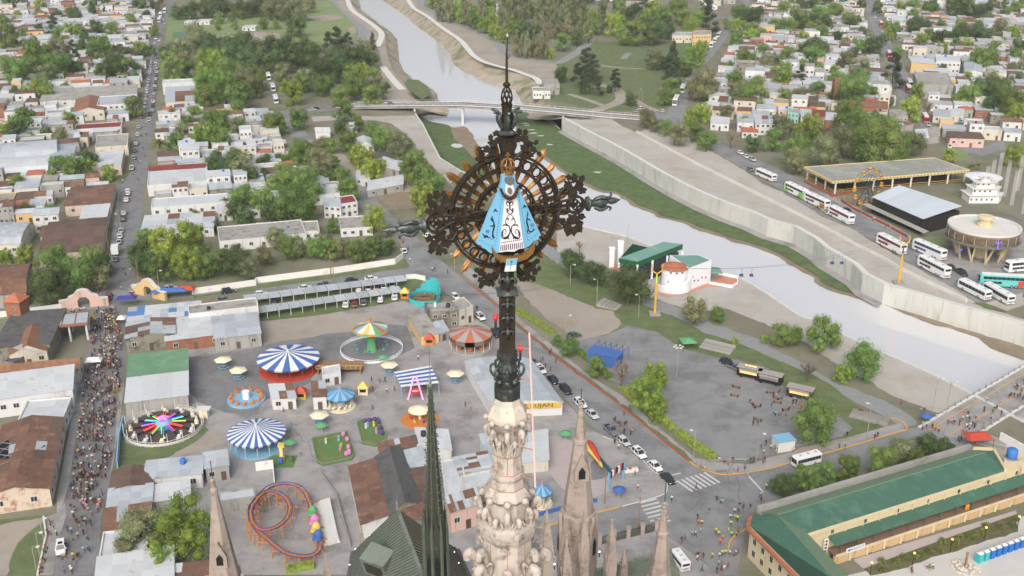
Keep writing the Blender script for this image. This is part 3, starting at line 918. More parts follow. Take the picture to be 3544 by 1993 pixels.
def car_proto(kind):
	"""car standing at the origin, nose towards +x"""
	L,Wd,Hh={'sedan': (4.4,1.74,1.46),'hatch': (3.95,1.7,1.48),'suv': (4.45,1.86,1.68),'pickup': (5.2,1.86,1.78)}[kind]
	hw=Wd/2
	sill,belt=.32,.92 if kind in ('suv', 'pickup') else .84
	def ring(x,zt,k=1.0,zb=sill):
		w=hw*k
		return [(x,-w*.92,zb),(x,-w,zb+.18),(x,-w,zt-.12),(x,-w*.9,zt),(x,w*.9,zt),(x,w,zt-.12),(x,w,zb+.18),(x,w*.92,zb)]
	b=MB()
	hood=belt-.02
	f,bk=L/2,-L/2
	if kind=='pickup':
		xs=[(bk,belt-.06,.93,.42),(bk+.1,belt,.98,.36),(.2,belt,1,sill),(f-1.35,belt+.06,1,sill),(f-.25,hood-.02,.96,sill),(f,hood-.25,.86,.38)]
	else:
		xs=[(bk,belt-.2,.84,.4),(bk+.12,belt-.02,.95,.36),(-.8,belt,1,sill),(f-1.35,belt+.04,1,sill),(f-.3,hood-.1,.95,sill),(f,hood-.3,.82,.38)]
	loft(b,[ring(x,z,k,zb) for x,z,k,zb in xs])
	# cabin: glass body with painted roof
	if kind=='pickup':
		cab=(-.75,.95,-.45,.45)
	elif kind=='sedan':
		cab=(-1.75,1.05,-1.0,.3)
	elif kind=='hatch':
		cab=(-1.9,1.0,-1.5,.25)
	else:
		cab=(-2.05,1.1,-1.72,.45)
	x0,x1,r0,r1=cab
	gm=MB()
	wb,wt=hw*.93,hw*.74
	zb,zt=belt-.03,Hh-.05
	vs=[(x0,-wb,zb),(x1,-wb,zb),(x1,wb,zb),(x0,wb,zb),(r0,-wt,zt),(r1,-wt,zt),(r1,wt,zt),(r0,wt,zt)]
	gm.add(vs,[(4,5,6,7),(0,1,5,4),(1,2,6,5),(2,3,7,6),(3,0,4,7)])
	# roof skin and pillars in body colour
	b.box((r0-.03,-wt-.02,zt),(r1+.02,wt+.02,zt+.06))
	for sy in (-1,1):
		for (xa,xb) in ((x0,r0),(x1,r1)):
			b.bar((xa,sy*wb,zb),(xb,sy*wt,zt),.1)
		mxx=(x0+x1)/2-.1
		b.bar((mxx,sy*(wb+.005),zb),((r0+r1)/2-.1,sy*(wt+.005),zt),.09)
		b.box((x1-.25,sy*(hw+.12)-.09,belt),(x1-.1,sy*(hw+.12)+.09,belt+.14))
	if kind=='pickup':
		b.box((bk+.12,-hw*.8,belt+.004),(-.85,hw*.8,belt+.012),1)
	if kind=='suv':
		b.box((-.6,-.42,zt+.062),(.25,.42,zt+.07),1)
	# dark sill and bumpers
	b.box((bk-.03,-hw*.8,.28),(bk+.2,hw*.8,.5),1)
	b.box((f-.22,-hw*.78,.26),(f+.03,hw*.78,.48),1)
	root=bpy.data.objects.new('car', None)
	def part(mb,nm,mats,loc=None):
		return mb.build(nm,mats,root,link=False,loc=loc)
	part(b,'body', [m_carpaint,mbk])
	part(gm,'windows', mgl)
	wh=MB()
	wh.lathe([(.0,-.11),(.2,-.11),(.33,-.1),(.34,.1),(.2,.11),(0,.11)],14)
	wh.v=[(x,z,y) for x,y,z in wh.v]
	w0=wh.build('wheel', m_tyre,root,link=False)
	rim0=rim_mesh(.2,.118)
	pos=[(f-.82,hw-.1),(f-.82,-hw+.1),(bk+.8,hw-.1),(bk+.8,-hw+.1)]
	for i,(x,y) in enumerate(pos):
		o=w0 if i==0 else bpy.data.objects.new('wheel', w0.data)
		o.parent=root
		o.location=(x,y,.34)
		bpy.data.objects.new('rim', rim0).parent=o
	h0=MB().box((-.12,-.2,-.07),(.05,.2,.07)).build('headlight', m_head,root,link=False)
	t0=MB().box((-.04,-.16,-.09),(.08,.16,.09)).build('tail_light', m_tail,root,link=False)
	for i,sy in enumerate((-1,1)):
		for src,nm,x,z in ((h0,'headlight', f-.12,hood-.25),(t0,'tail_light', bk-.02,belt-.24)):
			o=src if i==0 else bpy.data.objects.new(nm,src.data)
			o.parent=root
			o.location=(x,sy*hw*.68,z)
	return root
CARP={k:car_proto(k) for k in ('sedan', 'hatch', 'suv', 'pickup')}
CARC={'white': (.74,.75,.75),'silver': (.5,.52,.54),'grey': (.17,.18,.19),'black': (.03,.032,.036),'red': (.28,.04,.04),'blue': (.06,.12,.3),'green': (.06,.1,.07),'sky blue': (.2,.36,.5)}
def plc(p,ang,kind,colour,lb,group=None,name=None):
	src=CARP[kind]
	root=src.copy()
	root.name=name or {'sedan': 'parked_car', 'hatch': 'parked_car', 'suv': 'parked_suv', 'pickup': 'pickup_truck'}[kind]
	COL.objects.link(root)
	for ch in src.children:
		o=cpy(ch,root)
		if o.name.startswith('body'):
			o.color=(*CARC[colour],1)
	root.location=(p.x,p.y,p.z+.05)
	root.rotation_euler=(0,0,ang)
	tag(root,lb,'pickup' if kind=='pickup' else 'car', group)
	return root
def hdg(a,b):
	return math.atan2(b.y-a.y,b.x-a.x)
def bus_proto(decks,livery):
	"""coach with the nose towards +x; livery = dict of materials"""
	L,Wd,Hh=(13.6,2.6,4.1) if decks==2 else (12.2,2.55,3.4)
	hw,f,bk=Wd/2,L/2,-L/2
	root=bpy.data.objects.new('coach', None)
	body=MB()
	def ring(x,zt,k=1.0,zb=.45):
		w=hw*k
		return [(x,-w,zb),(x,-w,zt-.3),(x,-w*.93,zt-.08),(x,-w*.75,zt),(x,w*.75,zt),(x,w*.93,zt-.08),(x,w,zt-.3),(x,w,zb)]
	loft(body,[ring(bk,Hh-.12,.97,.6),ring(bk+.15,Hh),ring(f-1.2,Hh),ring(f-.45,Hh-.05,.99),ring(f,Hh-.55,.93,.5)])
	body.build('body', livery['body'],root,link=False)
	def side(nm,x0,x1,z0,z1,mat,sides=(-1,1),off=.012):
		for sy in sides:
			mbx=MB()
			y=sy*(hw+off)
			mbx.box((x0,min(y,y-sy*.05),z0),(x1,max(y,y-sy*.05),z1))
			mbx.build(nm,mat,root,link=False)
	if decks==2:
		n=9
		w=(L-1.4)/n
		for i in range(n):
			side('window', bk+.5+i*w,bk+.5+(i+1)*w-.06,2.62,3.55,livery['glass'])
		for i in range(4):
			side('window', f-6.6+i*1.35,f-6.6+i*1.35+1.28,1.25,2.0,livery['glass'])
		wx=[f-2.6,bk+3.9,bk+2.6]
	else:
		n=8
		w=(L-1.0)/n
		for i in range(n):
			side('window', bk+.4+i*w,bk+.4+(i+1)*w-.05,1.7,2.75,livery['glass'])
		wx=[f-2.5,bk+3.0]
	if 'swoosh' in livery:
		side('stripe', bk+.3,bk+3.4,.55,2.4,livery['swoosh'],off=.008)
	if 'rear' in livery:
		side('tail_panel', bk+.2,bk+2.2,.52,2.5,livery['rear'],off=.01)
	if 'front' in livery:
		side('nose_panel', f-2.0,f-.55,.55,Hh-.6,livery['front'],off=.009)
	MB().box((f-.02,-hw*.86,1.5),(f+.03,hw*.86,2.4 if decks==2 else 2.9)).build('windscreen', mgl,root,link=False)
	if decks==2:
		MB().box((f-.05,-hw*.86,2.6),(f+.02,hw*.86,3.45)).build('windscreen', mgl,root,link=False)
	MB().box((bk-.03,-hw*.78,Hh-1.35),(bk+.03,hw*.78,Hh-.6)).build('rear_window', mgl,root,link=False)
	MB().box((bk-.04,-hw*.6,.8),(bk+.03,hw*.6,1.5)).build('engine_grille', M('bus_grille', (150,152,152),.6),root,link=False)
	wh=MB()
	wh.lathe([(0,-.15),(.3,-.15),(.5,-.13),(.5,.13),(.3,.15),(0,.15)],14)
	wh.v=[(x,z,y) for x,y,z in wh.v]
	w0=wh.build('wheel', m_tyre,root,link=False)
	rim0=rim_mesh(.28,.158)
	for i,x in enumerate(wx):
		for sy in (-1,1):
			o=w0 if (i==0 and sy==-1) else bpy.data.objects.new('wheel', w0.data)
			o.parent=root
			o.location=(x,sy*(hw-.12),.5)
			bpy.data.objects.new('rim', rim0).parent=o
	for x in (-4.2,-.5,3.2):
		MB().box((x-.45,-.4,Hh),(x+.45,.4,Hh+.07)).build('roof_hatch', livery.get('hatch', M('roof_hatch', (168,174,178),.5)),root,link=False)
	for sy in (-1,1):
		MB().box((f-.12,sy*hw*.7-.22,.75),(f+.05,sy*hw*.7+.22,1.0)).build('headlight', m_head,root,link=False)
		MB().box((bk-.05,sy*hw*.86-.1,1.0),(bk+.03,sy*hw*.86+.1,1.6)).build('tail_light', m_tail,root,link=False)
		mm_=MB().bar((f-.1,sy*hw*.95,Hh-.8),(f+.45,sy*(hw+.12),Hh-1.0),.07)
		mm_.box((f+.35,sy*(hw+.12)-.1,Hh-1.6),(f+.5,sy*(hw+.12)+.1,Hh-1.0))
		mm_.build('mirror', mbk,root,link=False)
	return root
def plb(proto,p,ang,lb,group=None,name='coach', sc=1.0):
	root=cpy(proto)
	root.name=name
	root.location=(p.x,p.y,p.z+.05)
	root.rotation_euler=(0,0,ang)
	root.scale=(sc,)*3
	tag(root,lb,'bus', group)
	return root
def word(txt,size,mat,parent,loc,rot,name='lettering', align='CENTER', depth=.004,sx=1.0):
	"""flat printed lettering as a mesh"""
	cu=bpy.data.curves.new('lettering', 'FONT')
	cu.body=txt
	cu.size=size
	cu.align_x=align
	cu.align_y='CENTER'
	cu.extrude=depth
	cu.resolution_u=3
	ob=bpy.data.objects.new('tmp_text', cu)
	COL.objects.link(ob)
	dg=bpy.context.evaluated_depsgraph_get()
	me=bpy.data.meshes.new_from_object(ob.evaluated_get(dg))
	bpy.data.objects.remove(ob)
	bpy.data.curves.remove(cu)
	me.materials.clear()
	me.materials.append(mat)
	o=bpy.data.objects.new(name,me)
	COL.objects.link(o)
	o.parent=parent
	o.location=loc
	o.rotation_euler=rot
	o.scale=(sx,1,1)
	return o
# ================================================================== PEOPLE
m_skin=M('skin', (176,132,106),.7,.08)
m_hair=M('hair', (46,38,32),.7,.1)
m_shirt=M('clothing_top', (200,200,200),.85,.1,3,objcol=True)
def rand_mat(name,cols):
	m=bpy.data.materials.new(name)
	m.use_nodes=True
	n,l=m.node_tree.nodes,m.node_tree.links
	cr=n.new('ShaderNodeValToRGB')
	cr.color_ramp.interpolation='CONSTANT'
	while len(cr.color_ramp.elements)<len(cols):
		cr.color_ramp.elements.new(.5)
	for i,c in enumerate(cols):
		cr.color_ramp.elements[i].position=i/len(cols)
		cr.color_ramp.elements[i].color=(*lin(c),1)
	l.new(n.new('ShaderNodeObjectInfo').outputs['Random'],cr.inputs[0])
	l.new(cr.outputs[0],n['Principled BSDF'].inputs['Base Color'])
	n['Principled BSDF'].inputs['Roughness'].default_value=.9
	return m
m_legs=rand_mat('clothing_bottom', [(44,46,54),(60,70,92),(36,36,38),(96,90,80),(150,146,138),(52,58,74),(120,60,58),(40,42,46)])
def person_mesh(pose,seed):
	"""one continuous skinned body; z=0 at the soles (or ground under the seat)"""
	rnd=random.Random(seed)
	V=V3
	if pose=='sit':
		hip=V((0,0,.5))
		pts={'hip': hip,'chest': V((-.02,0,.86)),'neck': V((0,0,1.05)),'head': V((.03,0,1.17)),'top': V((.03,0,1.29)),
			   'hl': V((.02,.1,.5)),'hr': V((.02,-.1,.5)),'kl': V((.44,.13,.53)),'kr': V((.44,-.12,.53)),'fl': V((.5,.14,.09)),'fr': V((.48,-.13,.09)),
			   'tl': V((.64,.15,.05)),'tr': V((.62,-.14,.05)),
			   'sl': V((-.01,.19,.98)),'sr': V((-.01,-.19,.98)),'el': V((.1,.25,.74)),'er': V((.1,-.25,.74)),'wl': V((.32,.16,.62)),'wr': V((.32,-.16,.62)),'hdl': V((.4,.13,.6)),'hdr': V((.4,-.13,.6))}
	else:
		st={'stand': .03,'walk': .26,'stride': .36,'arms': .1}[pose]
		arm={'stand': .02,'walk': .16,'stride': .22,'arms': .05}[pose]
		pts={'hip': V((0,0,.93)),'chest': V((.02,0,1.26)),'neck': V((.03,0,1.46)),'head': V((.05,0,1.58)),'top': V((.05,0,1.7)),
			   'hl': V((0,.09,.88)),'hr': V((0,-.09,.88)),'kl': V((st*.6+.03,.1,.5)),'kr': V((-st*.35+.03,-.1,.5)),'fl': V((st*.85,.1,.09)),'fr': V((-st*1.0,-.1,.1)),
			   'tl': V((st*.85+.16,.12,.05)),'tr': V((-st*1.0+.14,-.12,.05)),
			   'sl': V((.01,.19,1.4)),'sr': V((.01,-.19,1.4)),'el': V((-arm,.26,1.12)),'er': V((arm,-.26,1.12)),'wl': V((-arm*.6,.25,.88)),'wr': V((arm*1.5,-.22,.92)),'hdl': V((-arm*.5+.02,.24,.8)),'hdr': V((arm*1.6+.03,-.21,.84))}
		if pose=='arms':
			pts['el'],pts['wl'],pts['hdl']=V((.1,.3,1.2)),V((.3,.2,1.3)),V((.38,.16,1.34))
	rad={'hip': .15,'chest': .155,'neck': .06,'head': .1,'top': .07,'hl': .1,'hr': .1,'kl': .07,'kr': .07,'fl': .05,'fr': .05,'tl': .045,'tr': .045,
		   'sl': .07,'sr': .07,'el': .05,'er': .05,'wl': .036,'wr': .036,'hdl': .042,'hdr': .042}
	names=list(pts)
	E_=[('hip', 'chest'),('chest', 'neck'),('neck', 'head'),('head', 'top'),('hip', 'hl'),('hip', 'hr'),('hl', 'kl'),('hr', 'kr'),('kl', 'fl'),('kr', 'fr'),('fl', 'tl'),('fr', 'tr'),
		  ('chest', 'sl'),('chest', 'sr'),('sl', 'el'),('sr', 'er'),('el', 'wl'),('er', 'wr'),('wl', 'hdl'),('wr', 'hdr')]
	me=bpy.data.meshes.new('person_skel')
	me.from_pydata([pts[k] for k in names],[(names.index(a),names.index(b)) for a,b in E_],[])
	ob=bpy.data.objects.new('person_skel', me)
	COL.objects.link(ob)
	md=ob.modifiers.new('skin', 'SKIN')
	if not me.skin_vertices:
		bpy.context.view_layer.objects.active=ob
	sv=me.skin_vertices[0].data
	for i,k in enumerate(names):
		sv[i].radius=(rad[k],rad[k]*(1.0 if k not in ('hip', 'chest') else .8))
		sv[i].use_root=(k=='hip')
	md.use_smooth_shade=True
	ss=ob.modifiers.new('sub', 'SUBSURF')
	ss.levels=ss.render_levels=1
	dg=bpy.context.evaluated_depsgraph_get()
	out=bpy.data.meshes.new_from_object(ob.evaluated_get(dg))
	bpy.data.objects.remove(ob)
	out.name='person'
	out.materials.clear()
	for m_ in (m_shirt,m_legs,m_skin,m_hair):
		out.materials.append(m_)
	legb={('hip', 'hl'),('hip', 'hr'),('hl', 'kl'),('hr', 'kr'),('kl', 'fl'),('kr', 'fr')}
	skinb={('neck', 'head'),('head', 'top'),('el', 'wl'),('er', 'wr'),('wl', 'hdl'),('wr', 'hdr')}
	shoes={('fl', 'tl'),('fr', 'tr')}
	short=seed % 2
	for f_ in out.polygons:
		c=f_.center
		best,bb=9,None
		for e in E_:
			a,b=pts[e[0]],pts[e[1]]
			q,t_=geometry.intersect_point_line(c,a,b)
			q=a if t_<0 else b if t_>1 else q
			d=(c-q).length
			if d<best:
				best,bb=d,e
		mi=1 if bb in legb else 2 if bb in skinb else 3 if bb in shoes else 0
		if short and bb in {('kl', 'fl'),('kr', 'fr')}:
			mi=2
		if bb in {('neck', 'head'),('head', 'top')} and (c.z>pts['head'].z+.04 or c.x<pts['head'].x-.03):
			mi=3
		f_.material_index=mi
		f_.use_smooth=True
	return out
PPOSE={}
def person_protos():
	for pose in ('stand', 'walk', 'stride', 'arms', 'sit'):
		PPOSE[pose]=[person_mesh(pose,s) for s in (1,2)]
person_protos()
SHIRTS=[('white', (.62,.62,.62),5),('black', (.03,.03,.034),8),('grey', (.2,.21,.22),5),('navy blue', (.04,.06,.12),4),('light blue', (.3,.44,.58),2),('red', (.36,.06,.06),1),('dark red', (.14,.03,.05),2),
		  ('yellow', (.62,.48,.1),1),('green', (.1,.26,.12),1),('olive', (.16,.17,.1),1),('pink', (.6,.24,.34),1),('purple', (.2,.09,.28),1),('beige', (.42,.38,.3),3),('orange', (.75,.2,.05),1)]
SHC={n_:c for n_,c,k in SHIRTS}
SHC['lime vest']=(.45,.85,.08)
SHC['orange vest']=(.95,.22,.04)
SHW=[n_ for n_,c,k in SHIRTS for _ in range(k)]
NP=[0]
def person(p,ang=None,pose=None,shirt=None,where='', z=0.0,lab=None,sc=None):
	pose=pose or random.choice(('stand', 'walk', 'walk', 'stride', 'walk', 'arms'))
	shirt=shirt or random.choice(SHW)
	o=bpy.data.objects.new('person', random.choice(PPOSE[pose]))
	COL.objects.link(o)
	o.location=(p.x,p.y,p.z+z)
	o.rotation_euler=(0,0,ruf(0,6.28) if ang is None else ang)
	o.scale=(sc or ruf(.94,1.08),)*3
	o.color=(*SHC[shirt],1)
	verb={'stand': 'standing', 'walk': 'walking', 'stride': 'striding', 'arms': 'pointing', 'sit': 'sitting'}[pose]
	top=shirt if 'vest' in shirt else shirt+' top'
	tag(o,lab or f'person in a {top} {verb} {where}', 'person', f'people {where}')
	NP[0]+=1
	return o
# ================================================================== HOUSES
WALLS={'white': M('wall_white', (206,208,208),.9,.08,.4,dirt=(168,164,154),dirt_amt=.2,dirt_scale=.5,streak=True),
		 'cream': M('wall_cream', (202,196,182),.9,.06,.4,dirt=(164,156,138),dirt_amt=.2,dirt_scale=.5,streak=True),
		 'grey': M('wall_grey', (160,160,156),.9,.1,.4,dirt=(118,116,110),dirt_amt=.3,dirt_scale=.5,streak=True),
		 'pink': M('wall_pink', (206,176,166),.9,.07,.4,dirt=(160,140,130),dirt_amt=.2,dirt_scale=.5,streak=True),
		 'ochre': M('wall_ochre', (208,178,128),.9,.07,.4),
		 'brick': M('wall_brick', (150,104,84),.9,.14,.8,dirt=(118,92,80),dirt_amt=.3,dirt_scale=.6),
		 'turquoise': M('wall_turquoise', (140,190,178),.9,.08,.4),
		 'worn': M('wall_worn', (206,192,176),.9,.12,.5,dirt=(150,104,84),dirt_amt=.35,dirt_scale=.5),
		 'soot': M('wall_sooty', (142,138,126),.9,.2,.4,dirt=(80,80,72),dirt_amt=.45,dirt_scale=.4)}
ROOFS={'zinc': M('roof_zinc', (168,176,182),.55,.08,.4,obj=.12,dirt=(138,132,126),dirt_amt=.12,dirt_scale=.5),
		 'pale': M('roof_pale', (190,195,198),.6,.08,.4,obj=.07,dirt=(164,160,154),dirt_amt=.15,dirt_scale=.4),
		 'rust': M('roof_rust', (118,90,76),.85,.2,.5,obj=.16,dirt=(150,128,112),dirt_amt=.14,dirt_scale=.5),
		 'brown': M('roof_brown', (104,86,76),.85,.18,.5,obj=.14,dirt=(84,74,68),dirt_amt=.25,dirt_scale=.5),
		 'conc': M('roof_concrete', (156,155,150),.9,.12,.3,obj=.08,dirt=(112,110,104),dirt_amt=.28,dirt_scale=.35),
		 'slate': M('roof_slate', (92,92,92),.85,.12,.5,obj=.05,dirt=(76,76,74),dirt_amt=.3,dirt_scale=.4),
		 'tile': M('roof_tile', (138,102,80),.85,.2,.9,obj=.1,dirt=(104,84,70),dirt_amt=.25,dirt_scale=.6),
		 'redtile': M('roof_redtile', (172,108,82),.85,.15,.9,obj=.08,dirt=(132,96,80),dirt_amt=.2,dirt_scale=.6),
		 'green': M('roof_green', (104,142,112),.7,.1,.3,obj=.05,dirt=(128,150,132),dirt_amt=.2,dirt_scale=.3),
		 'blue': M('roof_blue', (92,128,176),.6,.08,.4,obj=.06),
		 'maroon': M('roof_maroon', (128,64,60),.7,.1,.4,obj=.1),
		 'mix': None}
m_pane=M('window_pane', (52,60,68),.15,.15,1,spec=.5)
m_wframe=M('window_frame', (200,198,190),.7,.05)
m_door=M('door_paint', (96,84,74),.7,.1,obj=.3)
m_tankb=M('tank_blue', (64,118,190),.5,.05)
m_tankk=M('tank_black', (52,54,58),.6,.05)
WORD={'zinc': 'grey zinc sheet', 'pale': 'pale metal sheet', 'rust': 'rusty corrugated', 'brown': 'dark brown sheet', 'conc': 'flat concrete', 'slate': 'dark slate', 'tile': 'brown tiled', 'redtile': 'red tiled',
		'green': 'green sheet', 'blue': 'blue sheet', 'maroon': 'maroon sheet', 'mix': 'patchwork sheet'}
_wm=MB()
_wm.box((-.5,-.06,-.5),(.5,.02,.5),0)
_wm.box((-.41,-.075,-.41),(-.03,-.062,.41),1)
_wm.box((.03,-.075,-.41),(.41,-.062,.41),1)
WIN=_wm.build('window', [m_wframe,m_pane],link=False)
DOOR=MB().box((-.5,-.07,0),(.5,.02,1)).build('door', m_door,link=False)
TANK=MB().lathe([(0,0),(.5,0),(.55,.1),(.55,.9),(.4,1.05),(.12,1.1),(0,1.12)],12).build('water_tank', m_tankb,link=False,smooth=True)
TANK2=MB().lathe([(0,0),(.5,0),(.55,.1),(.55,.9),(.4,1.05),(.12,1.1),(0,1.12)],12).build('water_tank', m_tankk,link=False,smooth=True)
FOOT=[]   # footprints already taken (centre, radius, corner list)
def inside(p,quad):
	n=len(quad)
	s_=[(quad[(i+1) % n].x-quad[i].x)*(p.y-quad[i].y)-(quad[(i+1) % n].y-quad[i].y)*(p.x-quad[i].x) for i in range(n)]
	return all(v>=0 for v in s_) or all(v<=0 for v in s_)
def inpoly(p,poly):
	r_=False
	j=len(poly)-1
	for i in range(len(poly)):
		a,b=poly[i],poly[j]
		if (a.y>p.y)!=(b.y>p.y) and p.x<(b.x-a.x)*(p.y-a.y)/(b.y-a.y)+a.x:
			r_=not r_
		j=i
	return r_
def bld(A,u,v,h,wall='white', roof='zinc', shape='mono', sh=(3,2),rise=.6,win=(0,0),lb=None,cat='house', group=None,name='house', parapet=.35,
			 floors=1,door=True,tank=False,mixw=None,eave=.25,chimney=False):
	"""A = near corner on the ground, u and v = wall vectors; shape mono | gable | gablev | flat | barrel"""
	h=h*ZK[0]
	A=V3((A.x,A.y,0))
	u,v=V3((u.x,u.y,0)),V3((v.x,v.y,0))
	if u.x*v.y-u.y*v.x<0:# keep the outline counter-clockwise
		A,u,v=A+u,-u,v
	root=emp(name,A)
	tag(root,lb,cat,group)
	FOOT.append((A+u/2+v/2,max(u.length,v.length)*.5,[A,A+u,A+u+v,A+v]))
	lu,lv=u.length,v.length
	P=lambda s,t,z:u*s+v*t+V3((0,0,z))
	hgt={'mono': lambda s,t:h+rise*t,'flat': lambda s,t:h,'gable': lambda s,t:h+rise*(1-abs(2*t-1)),'gablev': lambda s,t:h+rise*(1-abs(2*s-1)),
		   'barrel': lambda s,t:h+rise*math.sqrt(max(0,1-(2*t-1)**2)),'barrelv': lambda s,t:h+rise*math.sqrt(max(0,1-(2*s-1)**2)),
		   'hip': lambda s,t:h+rise*min(1,2*min(t,1-t),2*min(s,1-s)*lu/max(lv,.1))}[shape]
	wm=MB()
	# walls follow the roof line
	n=8 if shape in ('barrel', 'barrelv') else 2 if shape.startswith('gable') else 1
	per=[]
	for (s0,t0,s1,t1) in ((0,0,1,0),(1,0,1,1),(1,1,0,1),(0,1,0,0)):
		for i in range(n):
			k=i/n
			per.append((s0+(s1-s0)*k,t0+(t1-t0)*k))
	up=parapet if shape=='flat' else -.06
	m=len(per)
	vs=[P(s,t,-.05) for s,t in per]+[P(s,t,hgt(s,t)+up) for s,t in per]
	wm.add(vs,[(i,(i+1) % m,m+(i+1) % m,m+i) for i in range(m)])
	if shape=='flat':
		k=.3/max(min(lu,lv),1)
		ku,kv=.3/lu,.3/lv
		inn=[(ku,kv),(1-ku,kv),(1-ku,1-kv),(ku,1-kv)]
		o_=[P(s,t,h+up) for s,t in ((0,0),(1,0),(1,1),(0,1))]
		i_=[P(s,t,h+up) for s,t in inn]
		l_=[P(s,t,h-.1) for s,t in inn]
		wm.add(o_+i_+l_,[(q,(q+1) % 4,4+(q+1) % 4,4+q) for q in range(4)]+[(4+q,4+(q+1) % 4,8+(q+1) % 4,8+q) for q in range(4)])
	wm.build('wall', WALLS[wall],root)
	# roof pieces
	nu,nv=sh
	if shape.startswith('gable') or shape=='barrel' or shape=='hip':
		nv=max(2,nv+nv % 2)
	if shape=='gablev' or shape=='barrelv':
		nu=max(2,nu+nu % 2)
	if shape=='barrel':
		nv=max(nv,8)
	if shape=='barrelv':
		nu=max(nu,8)
	eu,ev=(eave/lu,eave/lv) if shape!='flat' else (-.3/lu,-.3/lv)
	for i in range(nu):
		for j in range(nv):
			s0,s1=i/nu,(i+1)/nu
			t0,t1=j/nv,(j+1)/nv
			e=[s0-(eu if i==0 else 0),s1+(eu if i==nu-1 else 0),t0-(ev if j==0 else 0),t1+(ev if j==nv-1 else 0)]
			dz=ruf(.0,.045)+(.02 if (i+j) % 2 else 0)
			c4=[P(e[0],e[2],0),P(e[1],e[2],0),P(e[1],e[3],0),P(e[0],e[3],0)]
			hs4=[hgt(min(max(a,0),1),min(max(b,0),1)) for a,b in ((s0,t0),(s1,t0),(s1,t1),(s0,t1))]
			zz=[c4[q]+V3((0,0,hs4[q]+dz+.02)) for q in range(4)]
			zb=[p_-V3((0,0,.07)) for p_ in zz]
			sm=MB().add(zb+zz,[(4,5,6,7),(3,2,1,0),(0,1,5,4),(1,2,6,5),(2,3,7,6),(3,0,4,7)])
			rk=roof if roof!='mix' else random.choice(mixw or ('zinc', 'rust', 'pale', 'zinc', 'brown'))
			if roof=='rust' and random.random()<.12:
				rk=random.choice(('zinc', 'brown'))
			sm.build('roof_sheet' if roof not in ('tile', 'redtile', 'conc') else 'roof_slab', ROOFS[rk],root)
	# openings on the walls that can be seen
	def wall_open(o0,d,L,cnt,dr):
		ang=math.atan2(d.y,d.x)
		for fl in range(floors):
			fh=h/floors
			for i in range(cnt):
				q=(i+.5)/cnt
				isdoor=dr and fl==0 and i==cnt//2
				if isdoor:
					ob=inst(DOOR,root,o0+d*(L*q)+V3((0,0,.0)),ang,(min(1.1,L/cnt*.5),1,min(2.2,fh*.75)))
				else:
					ob=inst(WIN,root,o0+d*(L*q)+V3((0,0,fl*fh+fh*.55)),ang,(min(1.4,L/cnt*.55),1,min(1.3,fh*.42)))
	if win[0]:
		wall_open(V3((0,0,0)),u.normalized(),lu,win[0],door)
	if win[1]:
		if u.x>=0 and (A+u/2).x<0:# right hand wall faces the camera axis
			wall_open(u.copy(),v.normalized(),lv,win[1],False)
		else:
			wall_open(v.copy(),-v.normalized(),lv,win[1],False)
	if tank is None:
		tank=random.random()<.14
	if tank:
		s,t=ruf(.2,.8),ruf(.3,.8)
		tz=hgt(s,t)
		b_=inst(random.choice((TANK,TANK,TANK2)),root,P(s,t,tz+.03),0,ruf(.9,1.3))
	if chimney:
		MB().box((-.35,-.35,0),(.35,.35,1.6)).build('chimney', WALLS['white'],root,loc=P(.3,.6,hgt(.3,.6)-.2))
	return root
def qb(c,r,A,B,C,h,**kw):
	"""roof corners in tile pixels: near-left, near-right, far-left"""
	a,b,d=g(c,r,*A,h),g(c,r,*B,h),g(c,r,*C,h)
	return bld(a,b-a,d-a,h,**kw)
def sb(A,B,w,h,**kw):
	"""A, B = roof corners (at height h) of one long wall, w = metres to the left of A->B"""
	d=(B-A)
	d.z=0
	w*=.54
	n=V3((-d.y,d.x,0)).normalized()*w
	if w>0:
		return bld(A+n,-n,d,h,**kw)
	return bld(A,n,d,h,**kw)
ZK[0]=.72
G1='houses along the crowded street'
# left of the crowded street, near to far
L1=sb(g(0,2,372,790,6),g(0,2,478,255,6),24,6,wall='worn', roof='rust', shape='gablev', rise=1.6,sh=(6,7),win=(2,6),door=False,name='warehouse', cat='warehouse', lb='long rusty-roofed warehouse with flaking white facade and a roof hole of bare rafters')
# roof hole with bare rafters
hb=MB().box((-5,-3.6,-.2),(5,3.6,-.1)).build('roof_opening', mbk,L1)
_hp=g(0,2,115,500,7.3)
hb.location=_hp-V3(L1.location)
hb.rotation_euler=(R(-2),0,R(-13))
for i in range(5):
	MB().box((-5+i*2.4,-3.6,-.08),(-4.88+i*2.4,3.6,.04)).build('rafter', mcn,L1,loc=hb.location).rotation_euler=hb.rotation_euler
for i in range(3):
	MB().box((-5,-2.6+i*2.4,-.05),(5,-2.5+i*2.4,.06)).build('rafter', mcn,L1,loc=hb.location).rotation_euler=hb.rotation_euler
sb(g(0,2,482,258,5),g(0,2,545,105,5),19,5,roof='pale', shape='flat', sh=(3,3),win=(3,3),lb='flat pale-roofed building beside the crowded street, next to the rusty warehouse')
sb(g(0,2,545,40,7),g(0,1,562,1335,7),32,7,roof='pale', rise=1.2,sh=(8,3),win=(6,2),lb='long white building with grey metal roof and a stepped parapet by the crowd')
sb(g(0,1,590,1345,5),g(0,1,622,1252,5),36,5,wall='cream', roof='tile', shape='gable', rise=1.8,sh=(7,4),win=(4,1),lb='long brown tiled house behind the canopy forecourt')
L5=sb(g(0,1,352,1200,5.5),g(0,1,392,1045,5.5),17,5.5,wall='cream', roof='tile', shape='gablev', rise=2.4,sh=(6,5),win=(3,3),lb='brown tiled house with broken roof laths beside the brick tower')
_lp=g(0,1,215,1190,7.2)-V3(L5.location)
